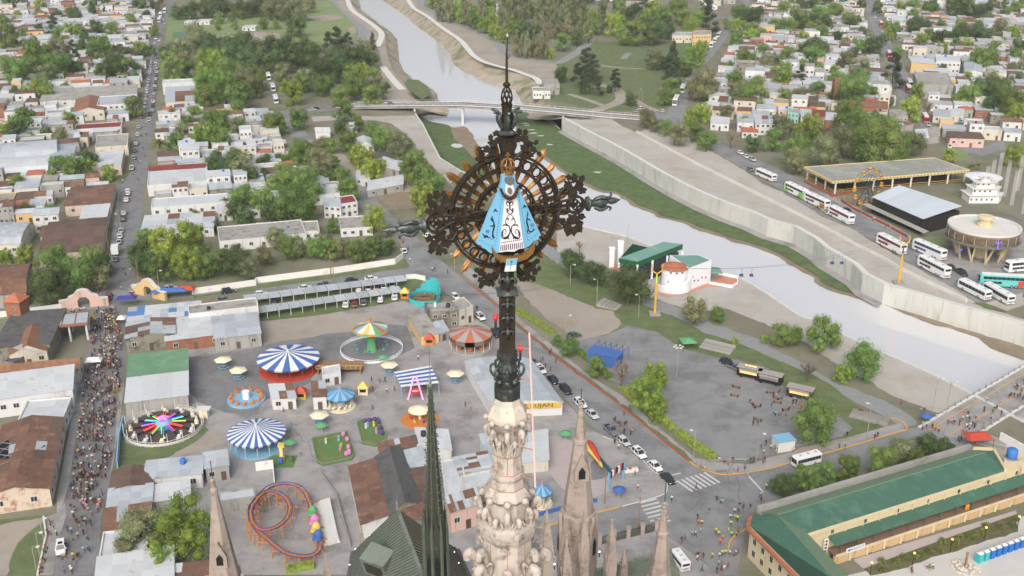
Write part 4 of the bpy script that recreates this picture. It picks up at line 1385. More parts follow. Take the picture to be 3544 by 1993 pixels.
for i in range(9):
	MB().box((-3+i*.7,-2.2,0),(-2.9+i*.7,2.2,.1)).build('roof_lath', m_cop2,L5,loc=_lp).rotation_euler=(R(-10),R(14),R(-15))
for i in range(6):
	MB().box((-3,-2.1+i*.8,.05),(3,-2.0+i*.8,.15)).build('roof_lath', m_cop2,L5,loc=_lp).rotation_euler=(R(-10),R(14),R(-15))
sb(g(0,1,100,1300,4),g(0,1,20,1290,4),-9,4,wall='soot', roof='slate', shape='flat', lb='sooty flat-roofed outbuilding at the foot of the brick tower')
bld(g(0,1,-60,1180,7),V3((14,3,0)),V3((-4,22,0)),7,wall='soot', roof='slate', rise=.8,sh=(3,3),lb='dark slate roofed hall beside the brick tower')
# brick tower with hipped red roof
bt=emp('brick_tower', g(0,1,165,1050))
tag(bt,'square brick tower with red tiled hip roof beside the forecourt', 'tower')
MB().box((-2.2,-2.2,0),(2.2,2.2,10)).build('wall', WALLS['brick'],bt)
MB().add([(-2.7,-2.7,9.9),(2.7,-2.7,9.9),(2.7,2.7,9.9),(-2.7,2.7,9.9),(0,0,12)],[(0,1,4),(1,2,4),(2,3,4),(3,0,4),(3,2,1,0)]).build('roof', ROOFS['redtile'],bt)
for z in (3,5.5,8):
	inst(WIN,bt,(.3,-2.2,z),0,(.8,1,.9))
bt.rotation_euler=(0,0,R(-8))
# canopy of the old filling station
q=[g(0,1,x,y,5.4) for x,y in ((372,1058),(668,1030),(680,935),(402,966))]
cn=emp('station_canopy', flat(q[0]))
tag(cn,'old station canopy with three roof bays over the forecourt tables', 'canopy')
o0=V3(cn.location)
MB().prism([p-o0 for p in q],4.9,5.4).build('slab', WALLS['brick'],cn)
for i in range(3):
	e0,e1=i/3+.02,(i+1)/3-.02
	P4=[q[0].lerp(q[1],e0).lerp(q[3].lerp(q[2],e0),.1),q[0].lerp(q[1],e1).lerp(q[3].lerp(q[2],e1),.1),q[0].lerp(q[1],e1).lerp(q[3].lerp(q[2],e1),.9),q[0].lerp(q[1],e0).lerp(q[3].lerp(q[2],e0),.9)]
	MB().prism([p-o0 for p in P4],5.41,5.5).build('roof_sheet', ROOFS['zinc'],cn)
for s,t in ((.06,.12),(.5,.12),(.94,.12),(.06,.88),(.5,.88),(.94,.88)):
	p=q[0].lerp(q[1],s).lerp(q[3].lerp(q[2],s),t)-o0
	MB().box((p.x-.25,p.y-.25,0),(p.x+.25,p.y+.25,4.9)).build('column', WALLS['white'],cn)
# rusty barrel hall far left
bld(g(0,1,-330,800,6),g(0,1,195,765,6)-g(0,1,-330,800,6),g(0,1,240,560,6)-g(0,1,195,765,6),6,wall='grey', roof='rust', shape='barrel', rise=3.0,sh=(6,8),name='barrel_hall', cat='hall', lb='barrel-vaulted hall with rust-brown roof and grey end wall among the big trees')
sb(g(0,1,765,432,6),g(0,1,805,192,6),36,6,wall='worn', roof='brown', shape='gable', rise=1.2,sh=(6,6),win=(4,6),lb='long brown-roofed row house with tall shuttered street front')
sb(g(0,1,806,185,6.2),g(0,1,828,100,6.2),17,6.2,wall='worn', roof='pale', sh=(3,3),win=(0,3),lb='pale-roofed house between two rust-brown row houses')
sb(g(0,1,832,80,6),g(0,1,866,-60,6),30,6,wall='worn', roof='rust', shape='gable', rise=1.0,sh=(6,4),win=(3,4),lb='rust-roofed row house with worn painted street front')
sb(g(0,1,505,320,4),g(0,1,512,250,4),16,4,wall='turquoise', roof='rust', sh=(4,2),win=(4,1),lb='turquoise courtyard house with rusty roof')
bld(g(0,1,-150,395,6),g(0,1,150,395,6)-g(0,1,-150,395,6),g(0,1,245,240,6)-g(0,1,150,395,6),6,wall='cream', shape='barrel', rise=2.2,sh=(7,8),win=(3,2),name='barrel_hall', cat='hall', lb='hall with shallow grey striped barrel roof beside the turquoise house')
sb(g(0,0,432,1180,6),g(0,0,440,1085,6),62,6,shape='barrel', rise=4,sh=(6,8),win=(4,2),name='barrel_hall', cat='hall', lb='wide grey barrel-roofed market hall behind the white vaulted hall')
sb(g(0,0,360,1290,5),g(0,0,395,1185,5),55,5,roof='pale', shape='barrel', rise=2.6,sh=(6,8),win=(5,2),name='barrel_hall', cat='hall', lb='white vaulted market hall in front of the grey barrel hall')
sb(g(0,0,545,1195,6),g(0,0,572,1100,6),26,6,shape='gablev', rise=1.6,sh=(4,4),win=(2,2),lb='white gabled hall joined to the market halls')
sb(g(0,0,1030,722,6),g(0,0,1038,652,6),92,6,roof='conc', rise=1.2,sh=(9,2),win=(6,1),name='warehouse', cat='warehouse', lb='very long grey concrete-roofed shed running back from the traffic street')
sb(g(0,0,1025,782,8),g(0,0,1036,716,8),36,8,shape='flat', sh=(4,2),win=(7,3),floors=2,tank=True,lb='white two-storey corner house at the street crossing')
sb(g(0,0,785,830,7),g(0,0,790,735,7),27,7,wall='cream', roof='tile', shape='gablev', rise=2,sh=(4,3),win=(4,1),lb='brown gabled hall behind the white corner house')
sb(g(0,0,915,960,5),g(0,0,925,920,5),40,5,roof='maroon', shape='flat', sh=(4,1),win=(7,1),lb='white house with maroon roof panels by the crossing')
sb(g(0,0,965,1100,6),g(0,0,972,1010,6),26,6,wall='cream', roof='conc', shape='flat', win=(0,3),lb='stained cream house with bare side wall and concrete roof')
sb(g(0,0,915,1260,5),g(0,0,940,1130,5),22,5,wall='worn', roof='pale', shape='flat', sh=(3,4),win=(3,4),lb='white flat-roofed house with maroon skylight by parked cars')
# right of the crowded street
sb(g(0,1,945,1108,6),g(0,1,955,990,6),-24,6,wall='soot', roof='mix', mixw=('rust', 'rust', 'brown', 'zinc'),shape='gablev', rise=.8,sh=(4,3),win=(3,2),lb='sooty-walled house with rusty patchwork roof at the crowd corner')
sb(g(0,1,960,978,6),g(0,1,978,882,6),-37,6,roof='mix', mixw=('blue', 'pale', 'pale', 'zinc'),rise=.4,sh=(9,3),win=(0,2),lb='corner building with blue and white patchwork roof sheets')
rc=sb(g(0,1,1248,1125,5),g(0,1,1242,985,5),-29,5,wall='brick', roof='pale', rise=.5,sh=(5,4),win=(3,0),lb='pale-roofed workshop with exposed brick front wall')
sb(g(0,1,1618,1108,5.5),g(0,1,1602,955,5.5),-23,5.5,wall='grey', rise=.4,sh=(4,3),win=(3,0),lb='grey sheet-roofed workshop with lean-to beside the sandy lot')
sb(g(0,1,1425,930,7),g(0,1,1418,862,7),-36,7,roof='conc', shape='flat', sh=(4,2),win=(5,0),tank=True,lb='white flat-roofed two-level house with outside stair by the car park')
sb(g(0,2,945,142,5),g(0,1,985,1260,5),-27,5,wall='grey', roof='mix', mixw=('pale',),rise=1.2,sh=(4,2),name='ride_hall', cat='hall', lb='tall grey ride hall with half green half white roof', group=None)
for o in COL.objects:
	if o.parent and o.parent.name=='ride_hall' and o.name.startswith('roof_sheet') and o.data.vertices[4].co.y>10:
		o.data.materials[0]=ROOFS['green']
sb(g(0,2,828,802,5),g(0,2,850,660,5),-15,5,wall='soot', roof='brown', shape='gablev', rise=.8,sh=(4,3),win=(2,2),lb='dark brown roofed house facing the crowded street')
sb(g(0,2,1085,722,5),g(0,2,1112,600,5),-22,5,rise=.6,sh=(5,3),win=(3,1),tank=True,lb='grey zinc-roofed house with round cistern beside the lawn')
sb(g(0,2,1550,640,5),g(0,2,1540,540,5),-9,5,wall='grey', sh=(2,2),win=(2,1),lb='small grey lean-to house with two dark windows by the ride')
sb(g(0,2,805,952,4.5),g(0,2,828,812,4.5),-16,4.5,wall='soot', sh=(4,3),win=(2,1),lb='low zinc-roofed house between two brown-roofed ones')
sb(g(0,2,1060,905,4),g(0,2,1068,795,4),-18,4,wall='grey', roof='pale', sh=(5,2),win=(2,0),lb='pale-roofed shed behind the big spring tree')
sb(g(0,2,785,1118,4.5),g(0,2,803,962,4.5),-16,4.5,wall='soot', roof='rust', sh=(4,3),win=(2,1),lb='rusty-roofed house with a planted street wall')
sb(g(0,2,745,1325,5),g(0,2,780,1128,5),-16,5,roof='pale', shape='flat', sh=(3,3),win=(3,1),lb='white flat roof beside the big spring tree')
sb(g(0,2,715,1560,5),g(0,2,742,1330,5),-25,5,wall='soot', roof='pale', sh=(5,3),win=(0,1),lb='wide pale metal roof at the foot of the spring tree')
sb(g(0,2,1255,1500,4),g(0,2,1275,1390,4),-19,4,wall='grey', roof='mix', mixw=('rust', 'brown', 'pale'),sh=(4,2),lb='rust and white roof beside the left stone spire')
sb(g(0,0,1112,1405,6),g(0,0,1122,1275,6),-44,6,roof='pale', shape='flat', sh=(4,3),win=(0,2),lb='white flat-roofed block with long red-brown parapet')
sb(g(0,0,1120,1288,6.4),g(0,0,1126,1268,6.4),-42,6.4,wall='brick', roof='maroon', sh=(4,1),lb='red-brown strip roof at the back of the white block')
sb(g(0,1,1062,300,5),g(0,1,1098,190,5),-46,5,roof='mix', mixw=('pale', 'pale', 'zinc', 'rust'),sh=(6,3),win=(5,2),lb='white house with patchwork pale roof beside the spring trees')
sb(g(0,1,1140,125,5),g(0,1,1150,55,5),-68,5,roof='pale', shape='flat', sh=(6,2),win=(9,1),lb='long white flat-roofed row with blue trim')
sb(g(0,1,1655,380,5),g(0,1,1640,270,5),-55,5,roof='conc', shape='flat', sh=(5,2),win=(7,0),lb='long white weathered building with blue base line')
sb(g(0,0,1248,770,8),g(0,0,1252,665,8),-28,8,wall='cream', roof='mix', mixw=('zinc', 'rust'),sh=(3,3),win=(3,2),lb='tall grey and rust roofed hall beside the wooded park')
sb(g(0,0,1225,632,9),g(0,0,1230,606,9),-34,9,roof='pale', shape='flat', sh=(4,1),win=(5,0),lb='white building with blue framed windows at the park edge')
# fairground buildings
qb(1,1,(1318,915),(1530,902),(1272,845),7,wall='soot', roof='conc', shape='flat', win=(3,1),floors=2,chimney=True,tank=True,lb='stained white two-storey building with chimneys beside the turquoise ride')
qb(1,1,(1532,908),(1640,866),(1462,838),6.5,wall='cream', roof='conc', shape='flat', sh=(2,2),win=(2,1),lb='cream annex of the stained building facing the road')
qb(1,1,(1248,1090),(1380,1070),(1150,945),4,wall='ochre', roof='conc', rise=.5,sh=(2,4),win=(0,2),lb='low grey-roofed fairground house with painted wooden front')
qb(1,1,(1385,1070),(1455,1050),(1340,1000),3.6,wall='grey', sh=(2,2),win=(1,0),lb='small grey lean-to between the ticket house and the carousel')
k3=lambda x,y,z:S(1600+x/2.683,960+y/2.683,z*ZK[0])
_a,_b2,_c=k3(270,1185,5),k3(930,1158,5),k3(25,782,5)
lj=bld(_a,_b2-_a,_c-_a,5,shape='barrelv', rise=1.0,sh=(8,6),name='arcade_hall', cat='hall', lb='long grey sheet-roofed arcade hall with yellow sign board by the road')
_sd=(_b2-_a).normalized()
sgn=MB().box((.5,-.25,2.2),((_b2-_a).length-.3,-.05,3.6)).build('sign_board', M('sign_yellow', (206,170,84),.7,.08),lj)
sgn.rotation_euler=(0,0,math.atan2(_sd.y,_sd.x))
word('DE LUJAN', 1.5,M('sign_black', (40,36,32),.7),lj,_sd*((_b2-_a).length*.62)+V3((_sd.y,-_sd.x,0))*.28+V3((0,0,3.05)),(R(90),0,math.atan2(_sd.y,_sd.x)),sx=1.3)
word('ATRACCIONES', .6,M('sign_red', (170,44,36),.7),lj,_sd*((_b2-_a).length*.42)+V3((_sd.y,-_sd.x,0))*.28+V3((0,0,2.45)),(R(90),0,math.atan2(_sd.y,_sd.x)))
qb(1,2,(792,1062),(1000,992),(702,632),5,roof='rust', rise=.3,sh=(2,9),win=(0,2),lb='long rust-brown corrugated roof beside the roller coaster')
sl=qb(1,2,(1008,985),(1248,905),(897,558),5,wall='soot', roof='slate', shape='gablev', rise=1.8,sh=(4,6),lb='dark slate gabled hall with a roof skylight behind the copper roof')
qb(1,2,(936,530),(1222,470),(920,465),4,roof='rust', sh=(7,2),lb='narrow rusty roof facing the small train lawn')
qb(1,2,(1225,485),(1475,500),(1205,348),4,roof='pale', sh=(5,2),tank=True,lb='pale roof with two white cisterns behind the copper fleche')
qb(1,2,(1172,652),(1302,622),(1122,520),5,wall='grey', sh=(3,3),lb='blue-grey metal roof with two dark vents beside the slate hall')
qb(1,2,(1432,852),(1600,820),(1395,590),5,roof='pale', shape='flat', sh=(3,4),lb='white painted flat roof between the copper fleche and the stone tower')
qb(1,2,(1180,905),(1330,880),(1175,660),4.6,wall='soot', roof='brown', sh=(3,4),lb='dark brown roof hidden behind the copper fleche')
pf=qb(1,2,(1472,968),(1730,895),(1432,862),7,wall='pink', roof='mix', mixw=('rust', 'zinc', 'rust', 'pale'),rise=.4,sh=(12,2),win=(3,0),lb='pale pink street front with arched windows and striped rust roof')
qb(1,2,(1545,700),(1800,650),(1492,575),5,roof='mix', mixw=('zinc', 'rust', 'pale', 'conc'),sh=(3,7),lb='striped zinc and rust roof behind the stone tower')
qb(1,2,(1565,815),(1800,760),(1545,705),5.5,wall='cream', roof='pale', shape='flat', sh=(4,2),lb='pale tiled terrace roof with ochre edge behind the stone tower')
qb(1,2,(1740,540),(1900,500),(1690,400),5.5,sh=(6,2),lb='ribbed blue-grey roof with white fascia behind the stone tower')
qb(2,2,(60,600),(275,575),(60,385),4,wall='cream', roof='pale', sh=(4,3),lb='cream awning roof over cafe tables beside the pink paving')
qb(1,2,(1120,1040),(1280,1010),(1100,945),4.6,wall='soot', roof='rust', lb='rusty roof just behind the copper ridge')
# white houses beyond the tree row
qb(1,1,(512,100),(640,112),(508,55),7,rise=.8,win=(3,1),floors=2,lb='white two-storey house with pale blue roof beside the maroon-roofed one')
qb(1,1,(640,98),(765,78),(610,45),7,roof='maroon', shape='flat', sh=(2,2),win=(3,1),floors=2,lb='white house with maroon roof terrace at the diagonal road')
qb(1,1,(640,285),(880,270),(620,195),4,roof='conc', shape='flat', sh=(4,3),win=(4,1),lb='low white flat-roofed pavilion with patched concrete roof')
qb(1,1,(0,320),(480,300),(0,240),4.5,roof='conc', shape='flat', sh=(6,2),win=(8,0),tank=True,lb='long stained white single-storey building behind the tree row')
# works yard houses by the sandy track
qb(1,0,(450,1000),(560,1000),(445,965),5,roof='pale', shape='gable', rise=1.4,sh=(5,2),lb='open white gabled shed in the works yard by the bridge')
qb(1,0,(780,1085),(890,1085),(760,1040),5,roof='pale', shape='gablev', rise=1.2,sh=(2,2),win=(2,0),lb='white gabled house among trees by the sandy track')
qb(1,0,(455,1390),(555,1395),(445,1335),4,sh=(2,2),win=(2,0),lb='small white garage with two brown doors among the trees')
qb(1,0,(710,965),(765,965),(705,932),3.5,wall='grey', roof='pale', sh=(2,1),win=(1,0),lb='small grey hut by the weedy slope')
qb(1,0,(930,1250),(1080,1290),(960,1190),4,wall='grey', roof='pale', win=(2,0),lb='pale shed roof of the works yard under the trees')
qb(1,0,(750,1340),(860,1370),(760,1270),4,roof='pale', shape='flat', sh=(2,2),win=(2,0),lb='white works yard house with terrace under the yellow tree')
qb(1,0,(840,1440),(1110,1390),(850,1375),4,wall='grey', roof='pale', sh=(5,2),win=(3,0),lb='long pale works yard roof beside the pallet stacks')
qb(1,0,(870,1225),(1020,1190),(855,1180),4,wall='grey', roof='slate', sh=(3,1),lb='dark sheet-roofed shelter in the works yard')
# far bank houses traced one by one
ZK[0]=.85
qb(3,0,(560,800),(905,815),(562,752),7,wall='brick', roof='tile', shape='gable', rise=1.0,sh=(14,2),win=(8,0),name='brick_church', cat='church', lb='long red brick church with pale buttress stripes and low roof')
cbt=emp('bell_tower', g(3,0,512,795))
tag(cbt,'square red brick bell tower beside the long brick church', 'tower')
MB().box((-2.6,-2.6,0),(2.6,2.6,15)).build('wall', WALLS['brick'],cbt)
for sx in (-1.3,1.3):
	inst(WIN,cbt,(sx,-2.6,12.5),0,(1.1,1,2))
qb(3,0,(1248,870),(1375,880),(1255,830),4.5,wall='cream', win=(2,1),lb='cream house with blue-grey roof behind the orange-fronted one')
qb(3,0,(1372,870),(1482,865),(1370,830),4.5,wall='cream', roof='pale', win=(2,0),lb='cream house with pale roof and garden wall beside the far street')
qb(3,0,(1300,915),(1405,920),(1295,893),4.2,wall='ochre', roof='pale', shape='flat', sh=(2,2),win=(2,0),lb='small orange-fronted house with white flat roof')
qb(3,0,(1480,925),(1625,930),(1482,897),4.2,wall='cream', roof='pale', shape='flat', win=(4,0),lb='cream bungalow with four dark windows on a lawn')
qb(3,0,(1375,1040),(1635,1050),(1350,985),5,wall='pink', roof='brown', rise=-.3,sh=(5,3),win=(4,0),lb='low salmon workshop with brown roof and two garage doors')
qb(3,0,(1130,640),(1400,650),(1100,545),9,wall='grey', roof='conc', shape='flat', lb='large windowless grey concrete block beside the far street')
qb(3,0,(1085,470),(1270,485),(1065,435),8,wall='ochre', roof='pale', sh=(4,1),win=(0,2),lb='orange-yellow walled long white roof beside the big dark conifer')
qb(3,0,(1490,540),(1625,545),(1480,470),7,shape='gablev', rise=1,sh=(2,3),win=(3,0),lb='large white warehouse with blue-grey roof on the far bank')
qb(3,0,(1270,465),(1455,470),(1265,415),9,roof='pale', shape='flat', win=(6,0),floors=2,tank=True,lb='white two-storey block beside the white warehouse')
qb(3,0,(920,880),(1055,885),(915,830),7,wall='grey', roof='conc', shape='flat', win=(5,0),floors=2,lb='grey weathered flat block by the street lamp')
qb(3,0,(825,855),(905,850),(820,812),6,wall='cream', roof='conc', shape='flat', sh=(2,2),win=(3,0),tank=True,lb='small cream flat-roofed house next to the grey block')
qb(3,0,(1005,945),(1100,935),(960,920),4,wall='grey', roof='mix', lb='scrap-roofed shack beside the far street bus')
qb(3,0,(1125,1045),(1215,1040),(1110,985),4,wall='grey', roof='pale', sh=(2,2),win=(1,0),lb='white sagging tarpaulin roof shack by the dense trees')
qb(3,0,(1215,1035),(1300,1025),(1205,975),4,wall='grey', roof='conc', lb='open grey asbestos-roofed shelter beside the tarpaulin shack')
qb(3,0,(150,850),(235,860),(150,815),6,wall='turquoise', roof='conc', shape='flat', sh=(2,1),win=(3,0),floors=2,lb='pale turquoise two-storey house on the far bank')
qb(3,0,(250,870),(330,875),(245,830),6,sh=(2,1),win=(3,0),floors=2,lb='white balcony house beside the turquoise one')
qb(3,0,(435,905),(515,910),(440,855),6,wall='brick', roof='pale', sh=(2,2),win=(3,0),floors=2,lb='red brick two-storey house with white eaves below the big tree')
qb(3,0,(335,880),(430,885),(330,835),6,wall='pink', roof='maroon', sh=(2,1),win=(3,0),lb='pink house with maroon roof next to the red brick house')
qb(2,0,(1500,925),(1640,935),(1505,885),4.5,roof='pale', win=(3,0),lb='white low house near the bridge end on the far bank')
qb(2,0,(1705,920),(1830,925),(1700,865),6,win=(3,0),lb='white house with pale blue roof above the red-tiled cottage')
qb(2,0,(1840,930),(1990,930),(1835,880),7,roof='mix', win=(4,0),floors=2,lb='white two-storey house with rust patched roof on the far bank')
qb(2,0,(1740,995),(1860,1000),(1730,960),3.5,roof='redtile', shape='hip', rise=1.4,win=(3,0),lb='red-tiled white cottage above the parked cars of the far bank road')
qb(2,0,(1365,265),(1505,262),(1365,235),9,wall='ochre', roof='conc', shape='flat', sh=(3,1),win=(7,0),floors=2,lb='cream two-storey house with veranda at the meadow edge')
qb(2,0,(1210,270),(1360,272),(1215,242),6,wall='cream', shape='flat', sh=(3,1),win=(6,0),lb='long cream single-storey house joined to the veranda house')
vr=qb(2,0,(160,690),(290,690),(150,660),5,roof='conc', shape='flat', win=(6,1),floors=1,lb='ruined white riverside house with terrace above the bridge')
qb(2,0,(240,645),(360,635),(225,605),7,wall='grey', roof='conc', shape='flat', sh=(3,1),win=(4,0),lb='grey roofless upper storey of the ruined riverside house')
qb(2,0,(36,125),(88,122),(34,108),8,roof='conc', shape='flat', sh=(2,1),win=(2,0),lb='small white cabin in the pale poplar wood')
qb(1,0,(1815,60),(1848,60),(1815,30),12,roof='conc', shape='flat', sh=(1,1),win=(2,0),floors=3,lb='narrow white tower block standing in the poplar wood')
# small huts on the sports ground
for x0,x1,y in ((1392,1458,165),(1478,1580,160),(1828,1925,205)):
	a=g(0,0,x0,y,3.5)
	bld(a,g(0,0,x1,y-2,3.5)-a,V3((1,7,0)),3.5,roof='pale', sh=(3,1),win=(3,0),name='club_hut', lb='small white club hut on the sports ground', group='club huts on the sports ground')
ZK[0]=1.0
# ---------------------------------------------------------------- filler blocks
FILL=[]
STREETS=[(frs,8),(brs,7),([(p) for p in gl(0,0,[(1270,0),(1230,180),(1115,860),(1000,1449)])]+gl(0,1,[(970,300),(930,700)]),5.5),(gl(3,0,[(1150,950),(1990,1030)]),6),(gl(1,0,[(-420,815),(100,850),(600,815)]),8),(gl(1,0,[(240,840),(420,1110),(760,1420)]),8)]
def near_street(p):
	for L,w in STREETS:
		for a,b in zip(L[:-1],L[1:]):
			q_,t_=geometry.intersect_point_line(V3((p.x,p.y,0)),V3((a.x,a.y,0)),V3((b.x,b.y,0)))
			t_=min(max(t_,0),1)
			q_=V3((a.x,a.y,0)).lerp(V3((b.x,b.y,0)),t_)
			if (q_-V3((p.x,p.y,0))).length<w:
				return True
	return False
TREEPOS=[]
def fill(poly,ang,zone_name,lot=(12,17),gap=.2,hs_=(3.2,5.0),seed=1,two=.15):
	rnd=random.Random(seed)
	ca,sa=cos(ang),sin(ang)
	ux,uy=V3((ca,sa,0)),V3((-sa,ca,0))
	c0=sum((V3((p.x,p.y,0)) for p in poly),V3())/len(poly)
	ext_=max((V3((p.x,p.y,0))-c0).length for p in poly)
	y=-ext_
	while y<ext_:
		dep=lot[1]*rnd.uniform(.8,1.3)
		x=-ext_
		while x<ext_:
			wd=lot[0]*rnd.uniform(.65,1.5)
			A=c0+ux*x+uy*y
			w2,d2=wd*rnd.uniform(.84,.98),dep*rnd.uniform(.5,.95)
			cc=A+ux*w2/2+uy*d2/2
			x+=wd
			if rnd.random()<gap or not inpoly(cc,poly):
				continue
			quad=[A,A+ux*w2,A+ux*w2+uy*d2,A+uy*d2]
			if any(near_street(p) for p in quad+[cc]):
				continue
			rad=(w2+d2)*.35
			if any((cc-f_[0]).length<rad+f_[1] and (any(inside(p,f_[2]) for p in quad+[cc]) or any(inside(p,quad) for p in f_[2]+[f_[0]])) for f_ in FOOT):
				continue
			if any(abs(t.x-cc.x)<14 and abs(t.y-cc.y)<14 and inside(t,[p-(p-cc)*.3 for p in quad]) for t in TREEPOS):
				continue
			two_=rnd.random()<two
			FILL.append((A,ux*w2,uy*d2,rnd.uniform(*hs_)*(1.75 if two_ else 1),2 if two_ else 1,rnd.random(),rnd.random(),rnd.random(),zone_name))
		y+=dep
# ================================================================== TREES, PLACED
W_='in the blocks left of the traffic street'
trees(0,0,'695 70 60 c,790 85 38 c,560 105 110 d,430 110 80 d,400 190 120 k,520 230 100 y,840 230 120 m,720 210 130 d,590 230 100 d,300 210 70 d,440 260 120 m,60 280 200 m,160 260 90 m,30 160 90 m,130 110 60 y,180 90 50 y,55 215 90 m,230 330 110 o,430 370 160 o,545 390 120 k,640 360 130 d,760 360 170 m,880 380 100 d,950 400 110 d,1060 420 90 d,1140 380 70 m,1160 230 76 m,985 145 90 m,700 300 60 d,790 300 60 m,950 310 60 d,280 440 260 m,120 540 200 m,340 560 150 o,260 470 180 m,420 500 200 m,550 500 150 d,30 470 100 m,60 560 90 d,850 500 200 d,950 520 160 m,1040 520 110 d,760 540 120 m,310 650 140 m,240 690 130 y,350 700 120 m,490 650 60 y,130 700 110 d,30 680 60 m,160 960 190 m,30 1010 130 y,90 1000 160 d,360 1000 90 d,520 910 110 y,330 1010 80 m,450 1030 130 o,460 1260 170 m,540 1270 190 m,680 1200 150 d,660 1270 140 y,820 1300 110 y,400 1330 100 m,20 1370 70 m,130 1380 120 m', W_)
trees(0,1,'210 130 110 d,380 140 100 m,40 100 100 m,195 480 150 y,40 490 110 y,430 520 240 m,700 510 190 m,770 545 170 d,560 620 270 m', W_)
trees(0,1,'380 690 290 d,730 640 190 o', 'beside the pink gateway')
W_='in the wooded park beside the sports ground'
trees(0,0,'1440 70 130 d,1340 90 100 d,1560 60 130 d,1680 60 120 d,1800 60 130 d,1900 60 120 d,1650 130 80 m,1750 130 60 m,1830 110 60 m,1640 200 50 m,1770 185 60 m,1470 280 190 o,1260 400 130 d,1380 380 180 o,1620 340 180 d,1760 340 190 d,1880 340 190 d,1600 420 190 d,1740 430 200 d,1870 450 180 d,1300 520 190 m,1420 530 140 m,1280 450 150 m,1560 490 210 y,1640 470 170 y,1720 560 240 m,1560 640 210 m,1700 660 240 m,1850 620 210 o,1830 720 190 m,1560 740 170 m,1900 500 110 p', W_)
trees(1,0,'100 40 170 o,220 50 170 o,330 50 170 o,20 40 150 d,400 30 100 o,300 190 150 d,55 175 75 m,150 180 65 m,160 110 50 o,100 360 190 d,230 350 170 d,350 360 170 d,60 440 180 d,180 450 180 d,300 440 190 d,430 430 210 d,620 320 160 k,560 340 140 k,690 340 130 k,800 360 130 o,880 310 60 c,600 450 210 d,740 430 190 d,860 440 130 d,640 520 190 d,500 520 190 d,800 540 120 y,720 560 150 m,880 570 130 m,200 560 150 o,380 590 140 o,270 690 170 y,350 620 140 m,510 640 150 m,640 720 140 m,740 660 170 m,900 650 170 o,880 720 150 m,980 660 80 d,30 620 110 m,20 690 80 m,40 540 80 m', W_)
W_='between the street blocks and the diagonal road'
trees(0,0,'1650 930 210 m,1800 960 160 o,1550 1030 190 y,1650 1040 170 m,1520 940 100 o,1480 1060 80 y,1640 1250 110 d,1830 1260 190 o,1880 1330 150 d,1710 1420 50 d', W_)
trees(0,0,'1200 1070 140 p', 'rising over the traffic street')
trees(1,0,'665 830 150 m,320 890 150 m,170 930 140 m,380 1110 100 d,770 930 110 m,880 970 110 m,640 960 90 d,690 1060 150 m,560 1090 110 m,950 1050 170 m,1080 1080 180 o,1110 1140 170 o,1200 1250 240 m,1280 1340 190 m,820 1210 170 y,760 1160 140 y,860 1280 150 y,330 1170 220 m,480 1220 190 o,580 1240 130 m,60 1230 130 d,250 1340 210 m,380 1390 240 m,150 1400 160 m,650 1340 150 m,700 1420 160 m,70 1320 100 d,560 1330 110 d,480 1090 110 o,940 1250 100 y,1350 1400 180 m,1300 1430 160 m,170 1200 90 d', W_)
trees(0,1,'1480 180 90 m,1780 120 170 d,1850 180 150 d,1620 260 80 d', W_)
trees(0,1,'1700 60 110 p', 'among dark trees behind the white row')
trees(1,1,'60 60 190 m,250 90 280 m,380 100 210 m,120 140 150 d,580 250 110 m,1250 60 190 y', W_)
W_='behind the long white boundary wall'
trees(0,1,'1110 350 150 m,1060 440 190 d,1250 400 250 y,1390 370 260 y,1470 350 190 y,1110 540 200 d,1230 560 200 m,1400 560 210 y,1550 550 190 m,1800 510 210 d,1880 580 150 o,1700 500 150 m', W_)
trees(1,1,'60 480 130 o,150 340 150 o,230 420 160 m,310 410 150 o,440 420 150 m,520 380 140 o,570 430 150 m,660 420 140 o,760 440 160 m,860 420 150 m,940 400 150 d,900 200 180 y,980 280 100 o,1020 400 90 d', W_)
W_='in the poplar wood across the river'
trees(2,0,'30 60 110 l,90 30 100 l,150 70 110 m,200 80 90 l,330 40 110 l,400 100 100 l,450 50 90 l,500 60 120 l,560 110 110 y,640 130 110 y,700 90 110 l,770 180 150 y,900 100 150 d,990 40 110 k,1080 90 140 y,1150 130 160 m,1250 70 160 m,1300 120 120 m,1340 200 130 y,1420 130 110 m,1490 150 150 k,930 240 170 m,1080 220 190 d,850 260 130 m,1170 230 110 d,1050 280 110 d,275 190 140 b,390 210 120 b,40 320 70 l,75 340 60 l,110 330 70 l,160 320 70 l,200 340 60 l,240 320 80 l,390 310 120 m,490 280 110 d,60 210 130 m,150 240 130 d,290 400 70 y,330 150 90 l,420 170 80 l,520 180 80 l,580 200 80 l,640 210 90 m,250 20 90 l,820 60 110 m,820 160 100 m,1000 150 110 m', W_)
trees(1,0,'1330 10 90 y,1400 20 90 l,1460 30 90 l,1520 60 100 y,1580 50 90 l,1640 90 100 y,1700 60 90 l,1760 110 100 y,1800 160 110 y,1860 120 100 l,1900 180 110 y,1560 120 100 y,1640 160 100 m,1720 190 100 y,1800 240 100 y,1870 270 90 y,1480 90 100 y,1900 60 110 m,1760 30 100 m', W_)
W_='on the meadow beside the bridge'
trees(2,0,'370 560 110 d,560 470 150 k,610 500 130 k,590 590 140 k,640 640 100 k,780 600 110 k,500 560 120 k,730 670 60 d,325 670 60 d,1215 440 120 c,1060 440 140 o,1150 470 100 d,1190 540 150 k,1210 650 130 m,1150 730 110 m,900 740 110 d,1380 420 150 y,1440 360 100 y,1330 480 130 m,1320 530 90 d', W_)
W_='along the far bank road'
trees(2,0,'1450 620 220 o,1380 660 150 o,1520 660 120 o,1440 850 130 y,1360 880 110 y,1020 890 130 o,1090 940 100 o,1160 960 110 m,1260 1000 160 o,1230 1020 100 b,1350 940 120 y,1400 1000 120 m,1470 1060 140 m', W_)
